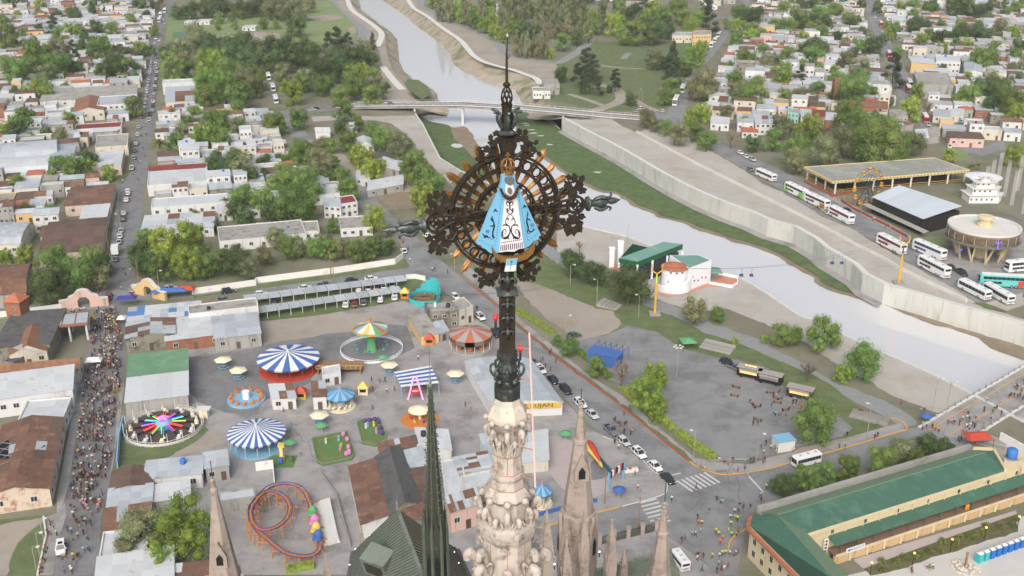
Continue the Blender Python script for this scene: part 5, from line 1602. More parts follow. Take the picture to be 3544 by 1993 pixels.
trees(3,0,'620 880 220 m,560 830 150 m,700 960 260 m,820 890 110 d,900 930 110 m,860 1060 340 m,720 1080 230 m,1000 1100 190 m,1130 1080 160 o,560 1060 210 o,420 1130 210 o,200 1130 210 m,330 950 170 y,420 970 130 b,40 1050 150 m,100 950 170 o,330 1040 120 m,210 980 100 y,950 1150 170 m,200 1210 170 o,480 1190 140 o,1380 1170 100 y,1860 1170 150 y', W_)
trees(3,0,'1540 1250 90 p,1590 1240 70 p', 'behind the concrete pavilion roof')
W_='among the houses across the river'
trees(2,0,'1640 500 80 m,1700 300 120 m,1820 220 110 m,1880 260 100 m,1680 190 90 y,1620 180 70 m,1830 120 150 d,1720 100 130 m,1900 380 100 m,1680 600 130 m,1700 680 160 o,1800 720 190 m,1740 740 160 d,1620 840 100 o,1660 1010 160 b,1820 1080 120 d,1750 920 80 y,1900 720 90 m,1850 640 140 m', W_)
trees(3,0,'330 30 100 d,260 40 100 d,130 60 110 m,230 140 160 m,380 120 150 m,500 80 120 m,330 170 130 d,430 170 120 d,150 190 120 m,50 190 110 m,620 150 110 m,470 220 50 d,300 220 80 o,410 245 100 m,520 270 80 d,250 300 60 y,380 360 170 d,290 360 130 d,150 410 120 m,340 440 180 m,450 380 70 p,590 450 130 o,640 410 100 d,810 340 160 d,690 350 120 m,590 310 60 m,100 560 170 y,240 560 100 k,500 540 90 y,560 590 80 y,700 530 180 o,680 670 250 m,600 650 150 m,780 700 100 m,270 680 130 b,380 680 130 m,470 600 60 y,130 720 110 m,430 740 60 m,890 190 50 y,910 240 60 y,930 275 50 y,980 390 80 m,1130 680 110 y,1100 50 110 m,1110 200 140 d,1190 190 90 d,1220 60 100 d,1460 190 90 y,1580 230 120 d,1400 270 140 d,1300 280 120 d,1500 260 140 d,1620 260 150 d,1750 220 140 o,1850 260 110 y,1420 50 170 d,1540 60 150 d,1640 80 140 d,1870 60 100 m,1420 335 90 m,1510 340 90 y,1620 440 170 m,1570 460 120 m,1700 450 100 m,1860 430 130 m,1900 350 120 d,1870 510 110 o,1510 585 80 y,1320 520 80 d,1700 580 90 y,1640 680 190 d,1530 720 170 m,1760 700 220 m,1840 780 210 m,1700 780 160 d,1420 760 100 y,1880 860 150 y,1210 800 130 b,1080 820 160 y,930 760 60 o', W_)
trees(3,0,'950 520 170 k', 'standing alone over the far bank street')
W_='on the grass slope by the white building'
trees(2,1,'450 530 210 d,610 610 200 d,880 690 310 d,1370 890 190 o,1560 920 110 m,510 390 90 b,1690 1130 60 y,1910 1110 60 y', W_)
W_='beside the parking plaza'
trees(2,1,'340 1120 80 m,440 1170 140 m,640 1320 150 m,830 1330 220 b,1090 1390 190 y', W_)
trees(2,2,'1030 70 280 y,1080 230 120 y', W_)
trees(3,2,'380 270 310 m', W_)
W_='on the sandy lot by the river wall'
trees(3,1,'110 1080 170 m,220 1080 120 m,420 1060 250 m,740 1270 260 m,310 1330 160 b,560 1370 130 y', W_)
W_='in the row behind the long green roof'
trees(3,2,'130 760 200 d,260 700 190 m,420 690 210 m,600 640 220 m,850 570 220 m,1010 500 200 o,1110 560 150 m,1230 480 230 d,1340 470 120 d', W_)
W_='beside the left stone spire'
trees(0,2,'1370 1090 440 y,1060 1090 320 o,1220 1350 200 y,960 1240 200 o', W_)
trees(0,1,'1760 1070 80 y', 'in the workshop yard')
for o in COL.objects:
	if o.get('category')=='tree':
		TREEPOS.append(V3(o.location))
# extra garden trees between the houses
rx=random.Random(91)
for poly,wh,n in ((gl(0,0,[(-100,-40),(1180,-40),(1080,600),(940,1420),(0,1449)]),'in the blocks left of the traffic street', 26),(gl(2,0,[(1600,520),(1850,60)])+gl(3,0,[(2000,0),(1990,900),(1200,900),(300,820)]),'among the houses across the river', 60),(gl(0,0,[(1300,860),(1933,880)])+gl(1,0,[(250,1000),(560,1400)])+gl(0,1,[(1900,200),(1200,200)]),'between the street blocks and the diagonal road', 18)):
	k=0
	xs,ys=[p.x for p in poly],[p.y for p in poly]
	while k<n:
		p=V3((rx.uniform(min(xs),max(xs)),rx.uniform(min(ys),max(ys)),0))
		if inpoly(p,poly) and not any(inside(p,f_[2]) for f_ in FOOT) and not near_street(p):
			tree_at(p,rx.uniform(5.5,10),rx.choice('mmmddyo'),wh)
			k+=1
for o in COL.objects:
	if o.get('category')=='tree':
		TREEPOS.append(V3(o.location))
# ---------------------------------------------------------------- filler houses
a_l=math.atan2(*(lambda d:(d.y,d.x))(g(0,0,1230,180)-g(0,2,780,800)))-R(90)
fill(gl(0,0,[(-420,-120),(1200,-120),(1240,0),(1130,400),(1050,900),(960,1449)])+gl(0,1,[(860,0),(780,440),(300,470),(-300,480)]),a_l,'left of the traffic street', (8.5,10),.05,seed=3)
fill(gl(0,0,[(1190,830),(1500,850),(1933,870)])+gl(1,0,[(130,880),(270,1000),(450,1200),(620,1449)])+gl(1,1,[(500,110),(0,200)])+gl(0,1,[(1933,230),(1080,320),(1090,0)])+gl(0,0,[(1130,1300)]),a_l,'right of the traffic street', (7.5,9),.05,seed=4)
a_r=math.atan2(*(lambda d:(d.y,d.x))(frs[2]-frs[8]))-R(90)
fill(gl(2,0,[(1560,560),(1700,330),(1800,120),(1900,-120)])+gl(3,0,[(2250,-120),(2150,1080),(1320,1040),(1190,960),(900,985),(520,930),(40,900)])+gl(2,0,[(1900,960),(1700,960),(1480,860)]),a_r,'across the river', (8.5,10.5),.08,seed=5)
fill(gl(2,0,[(560,-120),(1000,-120),(1000,40),(640,60)]),a_r,'beyond the poplar wood', (16,18),.3,seed=6)
fill(gl(2,0,[(1300,-120),(1760,-120),(1640,150),(1460,130)]),a_r,'beyond the poplar wood', (14,16),.2,seed=7)
fill(gl(0,0,[(1330,-120),(1933,-120),(1933,-20),(1400,-10)]),a_l,'beyond the sports ground', (14,16),.2,seed=8)
FILL.sort(key=lambda f_:f_[0].length)
WCH=['white']*11+['cream']*3+['grey']*5+['pink', 'ochre', 'brick', 'soot']
RCH=['zinc']*6+['pale']*8+['rust']*3+['brown']*2+['conc']*5+['mix']*3+['redtile']
NIND=260
dm={}
for i,(A,u,v,h,fl,r1,r2,r3,zn) in enumerate(FILL):
	wl,rf=WCH[int(r1*len(WCH))],RCH[int(r2*len(RCH))]
	sh='flat' if rf=='conc' or (rf=='pale' and r3<.5) else 'hip' if rf=='redtile' else ('gable' if r3<.3 else 'mono')
	if i<NIND:
		cl_=A.length<520
		lb=f'{wl} walled {"two-storey " if fl == 2 else ""}house with {WORD[rf]} roof {near(A)}'
		lb=lb.replace('soot walled', 'soot-stained').replace('brick walled', 'brick')
		bld(A,u,v,h,wall=wl,roof=rf,shape=sh,rise=.5 if sh=='mono' else 1.1,sh=(3,2) if cl_ else (2,1 if sh!='gable' else 2),win=(3,2) if cl_ else (2,1),floors=fl,tank=None,lb=lb,group='houses ' + near(A))
	else:
		key=(wl,rf)
		q=[A,A+u,A+u+v,A+v]
		dm.setdefault('w' + wl,MB()).add([flat(p,-.05) for p in q]+[flat(p,h) for p in q],[(k,(k+1) % 4,4+(k+1) % 4,4+k) for k in range(4)])
		dm.setdefault('r' + rf,MB()).add([flat(q[0],h),flat(q[1],h),flat(q[2],h+.5),flat(q[3],h+.5)]+[flat(q[0],h-.1),flat(q[1],h-.1),flat(q[2],h+.4),flat(q[3],h+.4)],[(0,1,2,3),(4,5,1,0),(6,7,3,2),(5,6,2,1),(7,4,0,3)])
		un,L_=u.normalized(),u.length
		for k in range(2*fl):
			p=A+un*(L_*((k % 2)+.5)/2)+V3((0,0,1.6+3*(k//2)))
			nrm=V3((un.y,-un.x,0))*.05
			dm.setdefault('x', MB()).add([p-un*.6-V3((0,0,.6))+nrm,p+un*.6-V3((0,0,.6))+nrm,p+un*.6+V3((0,0,.6))+nrm,p-un*.6+V3((0,0,.6))+nrm],[(0,1,2,3)])
big,mats_=MB(),[]
for k,m_ in dm.items():
	big.add(m_.v,m_.f,len(mats_))
	mats_.append(WALLS[k[1:]] if k[0]=='w' else ROOFS[k[1:]] or ROOFS['zinc'] if k[0]=='r' else m_pane)
if mats_:
	fo=big.build('distant_houses', mats_)
	tag(fo,'mass of small distant houses towards the horizon', 'houses', kind='stuff')
print('FILL', len(FILL),'TREES', NTREE[0],'OBJ', len(COL.objects))
# far tree mass beyond the individual trees
rnd=random.Random(77)
fm=MB()
base_v=[CR['d', 2][0].data,CR['m', 2][0].data]
FT=[]
for i in range(420):
	x=rnd.uniform(-620,620)
	y=rnd.uniform(930,1500)
	p=V3((x,y,0))
	if -180<x-(-.13*(y-900))+60<90 and y<1300:
		continue
	FT.append(p)
for p in FT:
	me=rnd.choice(base_v)
	w=rnd.uniform(7,15)
	a=rnd.uniform(0,6.28)
	mt=Matrix.Translation(p+V3((0,0,w*.1))) @ Matrix.Rotation(a,4,'Z') @ Matrix.Diagonal((w,w,w*.95,1))
	fm.add([mt @ v_.co for v_ in me.vertices][:1200],[tuple(f_.vertices) for f_ in me.polygons][:300],0)
ftm=fm.build('distant_trees', LEAF['d'])
tag(ftm,'mass of distant tree crowns towards the horizon', 'trees', kind='stuff')
# ================================================================== BASILICA: tower cross
X0,Y0,PSI=-0.15,30.0,R(22)
def zrow(sy,Y=Y0):
	yv=(996.5-sy)/FPX
	return CAM_H+Y*(-SP+yv*CP)/(CP+yv*SP)
def pxm(sy,Y=Y0):
	z=zrow(sy,Y)
	return FPX/(Y*CP+(CAM_H-z)*SP)
ZC=zrow(737)
E_U,E_N=V3((cos(PSI),sin(PSI),0)),V3((sin(PSI),-cos(PSI),0))
def cpt(sx,sy,off=0.0):
	"""photo pixel -> local (u, -off, w) on the cross plane"""
	x,y=(sx-1772.0)/FPX,(996.5-sy)/FPX
	d=V3((x,CP+y*SP,-SP+y*CP))
	o=V3((X0,Y0,0))+E_N*off
	k=(o-V3((0,0,CAM_H))).dot(E_N)/d.dot(E_N)
	p=V3((0,0,CAM_H))+d*k
	q=p-V3((X0,Y0,ZC))
	return V3((q.dot(E_U),-off,q.z))
z2=lambda x,y,off=0.0:cpt(1450+x/3.15,540+y/3.15,off)
z1=lambda x,y,off=0.0:cpt(1320+x/1.592,100+y/1.592,off)
mir=M('dark_iron', (60,54,48),.55,.18,3,metal=.3,coord='obj', dirt=(74,62,50),dirt_amt=.2,dirt_scale=4)
m_gold=M('gilded_metal', (158,120,72),.42,.2,5,metal=.45,coord='obj', dirt=(112,78,46),dirt_amt=.4,dirt_scale=5)
m_zinc=M('green_zinc', (84,92,92),.4,.2,4,metal=.5,coord='obj', dirt=(150,164,156),dirt_amt=.25,dirt_scale=5)
mzd=M('dark_zinc', (70,74,72),.45,.2,4,metal=.4,coord='obj', dirt=(112,122,116),dirt_amt=.22,dirt_scale=4)
m_robe=M('robe_blue', (118,180,216),.5,.06,2,coord='obj', dirt=(106,158,188),dirt_amt=.2,dirt_scale=3,streak=True)
m_robew=M('robe_white', (226,224,226),.5,.04,2,coord='obj', dirt=(196,192,188),dirt_amt=.2,dirt_scale=3,streak=True)
m_navy=M('painted_navy', (36,30,66),.5,.05)
m_face=M('face_grey', (112,108,106),.6,.25,14,coord='obj')
m_copper=M('copper_collar', (122,82,66),.35,.15,8,metal=.5,coord='obj')
cross=emp('tower_cross', (X0,Y0,ZC),PSI)
tag(cross,'ornate iron cross with gilded rays and a blue-robed virgin, on the stone tower', 'cross')
def plate(mb,pts,th,mi=None):
	"""outline in the cross plane (u, y, w) extruded backwards"""
	pts=[V3(p) for p in pts]
	n=len(pts)
	bk=[p+V3((0,th,0)) for p in pts]
	tr=geometry.tessellate_polygon([[V3((p.x,p.z,0)) for p in pts]])
	fs=[]
	for t in tr:
		a=(pts[t[1]]-pts[t[0]]).cross(pts[t[2]]-pts[t[0]])
		fs.append(t if a.y<0 else t[::-1])
	fs+=[tuple(i+n for i in f[::-1]) for f in fs]
	fs+=[(i,i+n,(i+1) % n+n,(i+1) % n) for i in range(n)]
	return mb.add(pts+bk,fs,mi)
def rgb_(mb,c,r0,r1,th,y=0,n=56):
	vs,fs=[],[]
	for k in range(n):
		a=2*PI*k/n
		for r_,yy in ((r0,y),(r1,y),(r1,y+th),(r0,y+th)):
			vs.append((c.x+r_*cos(a),yy,c.z+r_*sin(a)))
	for k in range(n):
		k2=(k+1) % n
		for j in range(4):
			j2=(j+1) % 4
			fs.append((k*4+j,k*4+j2,k2*4+j2,k2*4+j))
	return mb.add(vs,fs)
RC=z2(950,618)
RO=(z2(1555,600)-z2(345,640)).length/2
RC.y=0
for nm,a,b,th,y in (('outer_ring', .955,1.0,.16,0),('outer_ring', .915,.935,.12,.02),('middle_ring', .715,.76,.18,-.02),('inner_ring', .515,.545,.14,0),('inner_ring', .47,.49,.12,.02)):
	rgb_(MB(),RC,RO*a,RO*b,th,y).build(nm,mir,cross)
# tracery between the rings
for k in range(26):
	a=2*PI*(k+.5)/26
	c=RC+V3((cos(a),0,sin(a)))*RO*.84
	mb=MB()
	rgb_(mb,c,RO*.066,RO*.082,.08,.03,16)
	mb.build('tracery_ring', mir,cross)
# gilded rays
for k in range(24):
	a=2*PI*(k+.5)/24
	if abs(sin(a))<.09:
		continue
	d,s=V3((cos(a),0,sin(a))),V3((-sin(a),0,cos(a)))
	long_=1.27 if k % 2 else 1.19
	mb=MB()
	for off,wk,ln in ((0,.85,long_),(-.04,.42,long_-.06),(.04,.42,long_-.06)):
		st=[(.36,.018*wk),(.7,.036*wk),(ln-.07,.05*wk),(ln,.004)]
		secs=[]
		for r_,w_ in st:
			c=RC+d*RO*r_+s*RO*off*(.4+.6*r_)+V3((0,.19,0))
			secs.append([c-s*RO*w_,c+V3((0,-RO*w_*.9,0)),c+s*RO*w_,c+V3((0,.05,0))])
		loft(mb,secs)
	mb.build('gilded_ray', m_gold,cross)
def lfp(mb,c,size,ang,y,lobes=5,th=.07):
	"""lobed oak leaf"""
	pts=[]
	n=22
	for i in range(n):
		t=2*PI*i/n
		r_=size*(.62+.38*abs(cos(lobes*t/2)))
		px_,pz=r_*cos(t)*1.0,r_*sin(t)*.72
		pts.append(V3((c.x+px_*cos(ang)-pz*sin(ang),y,c.z+px_*sin(ang)+pz*cos(ang))))
	plate(mb,pts,th)
	return mb
def spray(side,vert,base):
	"""cluster of lobed leaves at an arm's end; side/vert pick the quarter"""
	mb=MB()
	rnd=random.Random(int(side*7+vert*3+50))
	for (du,dw,sz,an) in ((0,0,.2,.6),(.2,.16,.17,1.0),(-.14,.2,.17,2.2),(.06,.36,.15,1.5),(.3,.0,.13,.2),(.24,.34,.12,1.1),(-.26,.06,.12,2.8),(-.1,.4,.1,1.9)):
		lfp(mb,base+V3((du*side,0,dw*vert))*(RO/1.55),sz*RO/1.55,an*vert*side+rnd.uniform(-.2,.2),rnd.uniform(-.1,.08))
	return mb
def c3(pts,n=6):
	return sml(pts,n)
# horizontal arms
for sd in (-1,1):
	eu=z2(195,740) if sd<0 else z2(1715,535)
	eu.y=0
	mb=MB()
	for vt in (-1,1):
		mb.tube(c3([RC+V3((sd*RO*.22,.02,vt*.03)),RC+V3((sd*RO*.5,.02,vt*.13)),RC+V3((sd*RO*.75,.02,vt*.05)),RC+V3((sd*RO*.98,.02,vt*.12)),eu+V3((sd*-.05,.02,vt*.22))]),.045,6)
	mb.bar(RC+V3((0,.06,0)),eu+V3((0,.06,0)),.06,.1)
	mb.build('arm', mir,cross)
	mb=MB()
	rgb_(mb,eu,.23,.30,.16,-.03,28)
	for q_ in range(4):
		a=q_*PI/2
		rgb_(mb,eu+V3((cos(a)*.1,0,sin(a)*.1)),.055,.085,.12,0,14)
	mb.build('quatrefoil', mir,cross)
	for q_ in (.42,.62,.84):
		mb=MB()
		c=RC+V3((sd*RO*q_,0,0))
		for i in range(4):
			a=i*PI/2
			rgb_(mb,c+V3((cos(a)*.07,0,sin(a)*.07)),.045,.075,.1,-.04,12)
		mb.build('quatrefoil', mir,cross)
	for vt in (-1,1):
		base=eu+V3((-sd*.12,-.03,vt*.42))
		spray(sd,vt,base).build('leaf_spray', mir,cross)
		mb=MB()
		mb.tube(c3([eu+V3((-sd*.5,.02,vt*.08)),eu+V3((-sd*.62,.02,vt*.3)),eu+V3((-sd*.45,.02,vt*.55)),eu+V3((-sd*.2,.02,vt*.5))]),.045,6)
		mb.tube(c3([RC+V3((sd*RO*.7,.02,vt*.18)),RC+V3((sd*RO*.6,.02,vt*.3)),RC+V3((sd*RO*.68,.02,vt*.42)),RC+V3((sd*RO*.76,.02,vt*.34)),RC+V3((sd*RO*.7,.02,vt*.3))]),.035,6)
		mb.build('scroll', mir,cross)
	# zinc finial at the arm end
	tip=z1(5,1105) if sd<0 else z1(1312,943)
	fl=eu+V3((sd*.36,0,0))
	L=abs(tip.x-fl.x)
	mb=MB()
	prof=[(.0,.0),(.26,.0),(.27,.05),(.15,.12),(.12,.2),(.2,.3*L),(.22,.42*L),(.15,.56*L),(.08,.62*L),(.1,.68*L),(.13,.76*L),(.1,.88*L),(.04,.96*L),(.03,L),(0,L+.02)]
	mb.lathe(prof,10)
	mb.v=[(fl.x+sd*z,y*.8,fl.z+x*.9) for x,y,z in mb.v]
	mb.build('arm_finial', m_zinc,cross,smooth=True)
	mb=MB()
	for vt in (-1,1):
		b0=fl+V3((sd*.25,-.05,vt*.12))
		mb.tube(c3([b0,b0+V3((sd*.2,-.08,vt*.08)),b0+V3((sd*.42,-.04,vt*.02)),b0+V3((sd*.55,0,vt*.1)),b0+V3((sd*.5,.02,vt*.18))]),[.07]*6+[.06]*6+[.04]*6+[.03]*6+[.01],6)
	mb.build('finial_leaf', m_zinc,cross,smooth=True)
# top ornament
tb=z1(700,640)
tb.y=0
mb=MB()
rgb_(mb,tb,.16,.25,.2,-.05,24)
plate(mb,[tb+V3((x,-.02,z)) for x,z in ((-.16,-.55),(.16,-.55),(.22,.05),(.3,.3),(-.3,.3),(-.22,.05))],.2)
mb.build('upper_arm', mir,cross)
for sd in (-1,1):
	mb=MB()
	rnd=random.Random(90+sd)
	for (du,dw,sz) in ((.25,.18,.19),(.5,.12,.18),(.68,-.05,.17),(.8,-.22,.14),(.48,-.12,.16),(.34,.36,.13),(.58,.3,.11),(.9,-.02,.1),(.95,-.34,.1),(.7,-.36,.12)):
		lfp(mb,tb+V3((du*sd,0,dw)),sz*.95,rnd.uniform(0,3),rnd.uniform(-.12,.08))
	mb.tube(c3([tb+V3((.12*sd,.02,-.5)),tb+V3((.45*sd,.02,-.25)),tb+V3((.72*sd,.02,-.3))]),.05,6)
	mb.build('leaf_spray', mir,cross)
bb_=cpt(1757,955)
bb_.y=0
for sd in (-1,1):
	mb=MB()
	rnd=random.Random(60+sd)
	for (du,dw,sz) in ((.42,.02,.18),(.62,.1,.17),(.82,.2,.17),(.9,.02,.14),(.66,-.12,.16),(.98,.32,.12),(.5,-.18,.14),(.84,-.2,.12),(1.02,.12,.09)):
		lfp(mb,bb_+V3((du*sd,0,dw)),sz*.95,rnd.uniform(0,3),rnd.uniform(-.12,.08))
	mb.tube(c3([bb_+V3((.1*sd,.02,.35)),bb_+V3((.3*sd,-.05,.32)),bb_+V3((.36*sd,-.05,.12)),bb_+V3((.55*sd,.02,-.02)),bb_+V3((.8*sd,.02,.1))]),.06,6)
	mb.build('leaf_spray', mir,cross)
def axis_r(wpx,sy):
	return wpx/2/pxm(sy)
def axz(sy):
	return zrow(sy)-ZC
# lantern, lattice bulb and lightning rod on top
mb=MB()
mb.lathe([(0,axz(466)),(axis_r(66,460),axz(463)),(axis_r(70,458),axz(458)),(axis_r(44,450),axz(449)),(0,axz(449))],8,rot=R(22.5))
mb.build('cap_plate', m_zinc,cross)
mb=MB()
mb.lathe([(0,axz(450)),(axis_r(44,445),axz(449)),(axis_r(44,430),axz(430)),(axis_r(36,400),axz(400)),(axis_r(38,372),axz(372)),(axis_r(20,360),axz(362)),(0,axz(360))],8)
mb.build('lantern', mir,cross)
for a in range(6):
	an=a*PI/3+.3
	d=V3((cos(an),sin(an),0))
	z0=axz(440)
	mb=MB()
	mb.tube(c3([V3((0,0,z0))+d*.16,V3((0,0,z0+.22))+d*.27,V3((0,0,z0+.42))+d*.26,V3((0,0,z0+.5))+d*.48]),[.07]*6+[.07]*6+[.045]*6+[.01],6)
	mb.build('lantern_leaf', m_zinc,cross,smooth=True)
mb=MB()
zb0,zb1=axz(364),axz(298)
for k in range(8):
	for dr in (-1,1):
		pts=[]
		for i in range(9):
			t=i/8
			an=k*PI/4+dr*t*1.4
			r_=axis_r(34,330)*(sin(PI*min(1,t*.9+.1))**.7)+.02
			pts.append((r_*cos(an),r_*sin(an),zb0+(zb1-zb0)*t))
		mb.tube(pts,.018,4,cap=False)
mb.lathe([(.0,zb1),(.1,zb1),(.12,zb1+.06),(.05,zb1+.12),(0,zb1+.12)],8)
mb.lathe([(.0,zb0-.04),(.16,zb0-.04),(.18,zb0+.04),(0,zb0+.06)],8)
mb.build('lattice_bulb', mir,cross)
mb=MB()
mb.tube([(0,0,zb1),(0,0,axz(184)),(.02,0,axz(150)),(.02,0,axz(128))],[.045,.03,.015,.01],6)
mb.tube(c3([(0,0,axz(205)),(.08,0,axz(196)),(.1,0,axz(186))]),.015,5)
mb.build('lightning_rod', mir,cross)
MB().lathe([(0,0),(.03,.02),(.035,.06),(0,.1)],8).build('rod_lamp', m_cop2,cross,loc=(.02,0,axz(128)))
# ---- the virgin, made of folded painted plates
O1=.42
def vp(nm,pts,off,th,mat,bulge=None):
	mb=MB()
	plate(mb,[z2(x,y,off if bulge is None else off+bulge(x,y)) for x,y in pts],th)
	return mb.build(nm,mat,cross)
fold=lambda x,y:.1*(1-abs(x-1010)/330.)
vp('blue_mantle', [(930,330),(880,345),(800,520),(745,640),(690,790),(620,945),(640,962),(676,968),(688,998),(722,1010),(752,1038),(782,1060),(876,1052),(902,800),(936,490),(945,400)],O1,.05,m_robe,fold)
vp('blue_mantle', [(1050,330),(1088,345),(1150,480),(1210,610),(1275,745),(1332,862),(1308,880),(1298,912),(1248,928),(1210,975),(1148,1008),(1112,760),(1068,470),(1050,400)],O1,.05,m_robe,fold)
white=vp('white_gown', [(938,470),(985,490),(1070,460),(1112,760),(1146,1004),(1090,1012),(1040,1042),(960,1040),(880,1050),(904,800)],O1+.1,.05,m_robew)
vp('veil', [(905,215),(935,186),(1000,180),(1046,196),(1052,270),(1072,300),(1088,345),(1040,420),(990,470),(930,420),(880,345),(900,290)],O1+.05,.12,m_robe)
vp('face', [(950,238),(1035,236),(1040,275),(1018,312),(990,322),(962,306),(946,275)],O1+.14,.1,m_face)
vp('bib', [(955,300),(990,325),(1025,308),(1044,372),(1030,420),(990,438),(950,410),(940,360)],O1+.12,.05,m_robew)
vp('child_face', [(972,352),(1000,346),(1018,372),(1012,408),(988,418),(970,392)],O1+.17,.05,m_face)
cl=vp('collar', [(878,340),(900,352),(930,408),(965,440),(992,448),(1030,428),(1060,380),(1078,322),(1088,340),(1080,400),(1050,452),(992,492),(940,466),(900,410)],O1+.2,.05,m_copper)
for x,y in ((898,372),(915,408),(940,438),(968,460),(998,468),(1028,456),(1052,430),(1068,395),(1078,362)):
	mb=MB()
	c=z2(x,y,O1+.21)
	plate(mb,[c+V3((.035*cos(i*.785),0,.035*sin(i*.785))) for i in range(8)],.02)
	mb.build('collar_gem', mbk,cross)
vp('crescent', [(805,1000),(830,1045),(880,1082),(950,1102),(1030,1104),(1120,1086),(1190,1050),(1240,1000),(1262,950),(1266,1010),(1240,1070),(1180,1120),(1100,1150),(1010,1168),(920,1160),(860,1130),(815,1075)],O1+.16,.16,m_gold)
# crown of hoops
cc_=z2(985,205,O1+.05)
mb=MB()
r0=(z2(1048,200,O1)-z2(922,200,O1)).length/2
mb.lathe([(r0*.93,0),(r0,0),(r0*1.03,.13),(r0*.96,.13),(r0*.93,0)],20)
for k in range(4):
	an=k*PI/4+.2
	pts=[(r0*cos(an)*c_,r0*sin(an)*c_,z_) for c_,z_ in ((1,.1),(1.08,.24),(.95,.36),(.55,.43),(0,.44),(-.55,.43),(-.95,.36),(-1.08,.24),(-1,.1))]
	mb.tube(c3(pts,3),.026,5,cap=False)
mb.bar((0,0,.42),(0,0,.64),.04)
mb.bar((-.07,0,.56),(.07,0,.56),.04)
mb.box((-.03,-r0-.02,.14),(.03,-r0+.01,.36))
mb.box((-.1,-r0-.02,.22),(.1,-r0+.01,.28))
mb.build('crown', m_gold,cross,loc=cc_+V3((0,.12,0)))
# painted ornament: ribbons 3 mm proud of the plates
def ribbon(nm,pts,off,w,n=7,taper=True,parent=None):
	P3=c3([z2(x,y,off) for x,y in pts],n)
	mb=MB()
	L=len(P3)
	vs=[]
	for i,p in enumerate(P3):
		d=(P3[min(i+1,L-1)]-P3[max(i-1,0)]).normalized()
		s=V3((-d.z,0,d.x))
		k=w*(1-.75*abs(2*i/(L-1)-.9) if taper else 1)
		vs+=[p+s*max(k,w*.25),p-s*max(k,w*.25)]
	mb.add(vs,[(2*i,2*i+1,2*i+3,2*i+2) for i in range(L-1)])
	return mb.build(nm,m_navy,parent or cross)
WO=O1+.106
sym=lambda pts:[(2*(996+(y-700)*.035)-x,y) for x,y in pts]
for pts in ([(975,545),(955,525),(960,500),(985,510),(992,560),(970,600),(955,575)],[(996,640),(965,610),(960,570),(975,590)],[(992,630),(960,670),(945,730),(985,770),(992,830),(960,880),(910,890),(905,830),(930,800),(950,820),(940,845),(925,840)],
			[(985,700),(965,680),(945,690)],[(975,760),(930,750),(912,770)],[(990,850),(960,895),(915,905)],[(955,880),(975,895),(980,910)],[(920,820),(908,850),(930,880)]):
	ribbon('scroll_ornament', pts,WO,.022)
	ribbon('scroll_ornament', sym(pts),WO,.022)
for i in range(11):
	x=905+i*21
	c=z2(x,944-i*3.2,WO)
	mb=MB()
	plate(mb,[c+V3((.02*cos(k*1.05),0,.02*sin(k*1.05))) for k in range(6)],.003)
	mb.build('bead', m_navy,cross)
for i in range(12):
	x=895+i*21
	ribbon('fringe', [(x,972-i*3),(x-2,1000-i*2.5),(x-4+(i % 3)*3,1034-i*3)],WO,.013,3,False)
bo=lambda x,y:O1+fold(x,y)+.006
def rib2(pts,w=.02):
	P3=c3([z2(x,y,bo(x,y)) for x,y in pts],6)
	mb=MB()
	L=len(P3)
	vs=[]
	for i,p in enumerate(P3):
		d=(P3[min(i+1,L-1)]-P3[max(i-1,0)]).normalized()
		s=V3((-d.z,0,d.x))
		k=max(w*(1-.8*abs(2*i/(L-1)-.8)),w*.2)
		vs+=[p+s*k,p-s*k]
	mb.add(vs,[(2*i,2*i+1,2*i+3,2*i+2) for i in range(L-1)])
	mb.build('mantle_ornament', m_navy,cross)
for pts in ([(795,650),(808,700),(822,760),(805,830),(812,890),(790,905),(770,895)],[(808,715),(790,690),(792,665)],[(820,750),(795,765),(770,760)],[(830,890),(800,870),(815,820)],[(775,890),(735,880),(700,855),(690,840)],[(735,882),(715,885),(700,880)],[(750,885),(740,870),(720,865)],
			[(812,610),(830,590),(848,600),(852,618)],[(830,590),(836,572)],[(1186,600),(1180,660),(1176,720),(1190,780),(1182,830),(1200,845),(1215,835)],[(1182,690),(1200,690),(1220,712)],[(1180,650),(1192,630)],[(1190,790),(1205,820),(1225,825),(1250,810),(1275,790)],[(1240,815),(1250,800),(1248,785)],
			[(1136,572),(1148,548),(1168,555),(1165,572)],[(1150,548),(1146,528)]):
	rib2(pts,.026)
for cx_,cy_ in ((748,822),(1238,752)):
	for k in range(7):
		x,y=(cx_,cy_) if k==6 else (cx_+16*cos(k*1.047),cy_+16*sin(k*1.047))
		c=z2(x,y,bo(x,y))
		mb=MB()
		plate(mb,[c+V3((.017*cos(i*1.05),0,.017*sin(i*1.05))) for i in range(6)],.003)
		mb.build('flower_petal', m_navy,cross)
def dashes(p,q,n):
	for i in range(n):
		a,b=i/n,(i+.6)/n
		rib2([(p[0]+(q[0]-p[0])*t,p[1]+(q[1]-p[1])*t) for t in (a,(a+b)/2,b)],.01)
dashes((908,430),(830,985),17)
dashes((1084,412),(1190,932),17)
dashes((655,920),(710,925),3)
dashes((712,950),(825,985),5)
dashes((1200,925),(1300,830),5)
# flag plaque
pq=[(962,1126),(1076,1118),(1052,1254),(934,1260)]
vp('flag_plaque', pq,O1+.2,.03,m_robew)
vp('plaque_stripe', [(962,1126),(1076,1118),(1064,1188),(948,1196)],O1+.206,.003,m_robe)
vp('plaque_emblem', [(1000,1140),(1020,1138),(1022,1158),(998,1160)],O1+.212,.003,m_rline)
vp('plaque_emblem', [(1005,1160),(1009,1160),(998,1240),(994,1240)],O1+.212,.003,mbk)
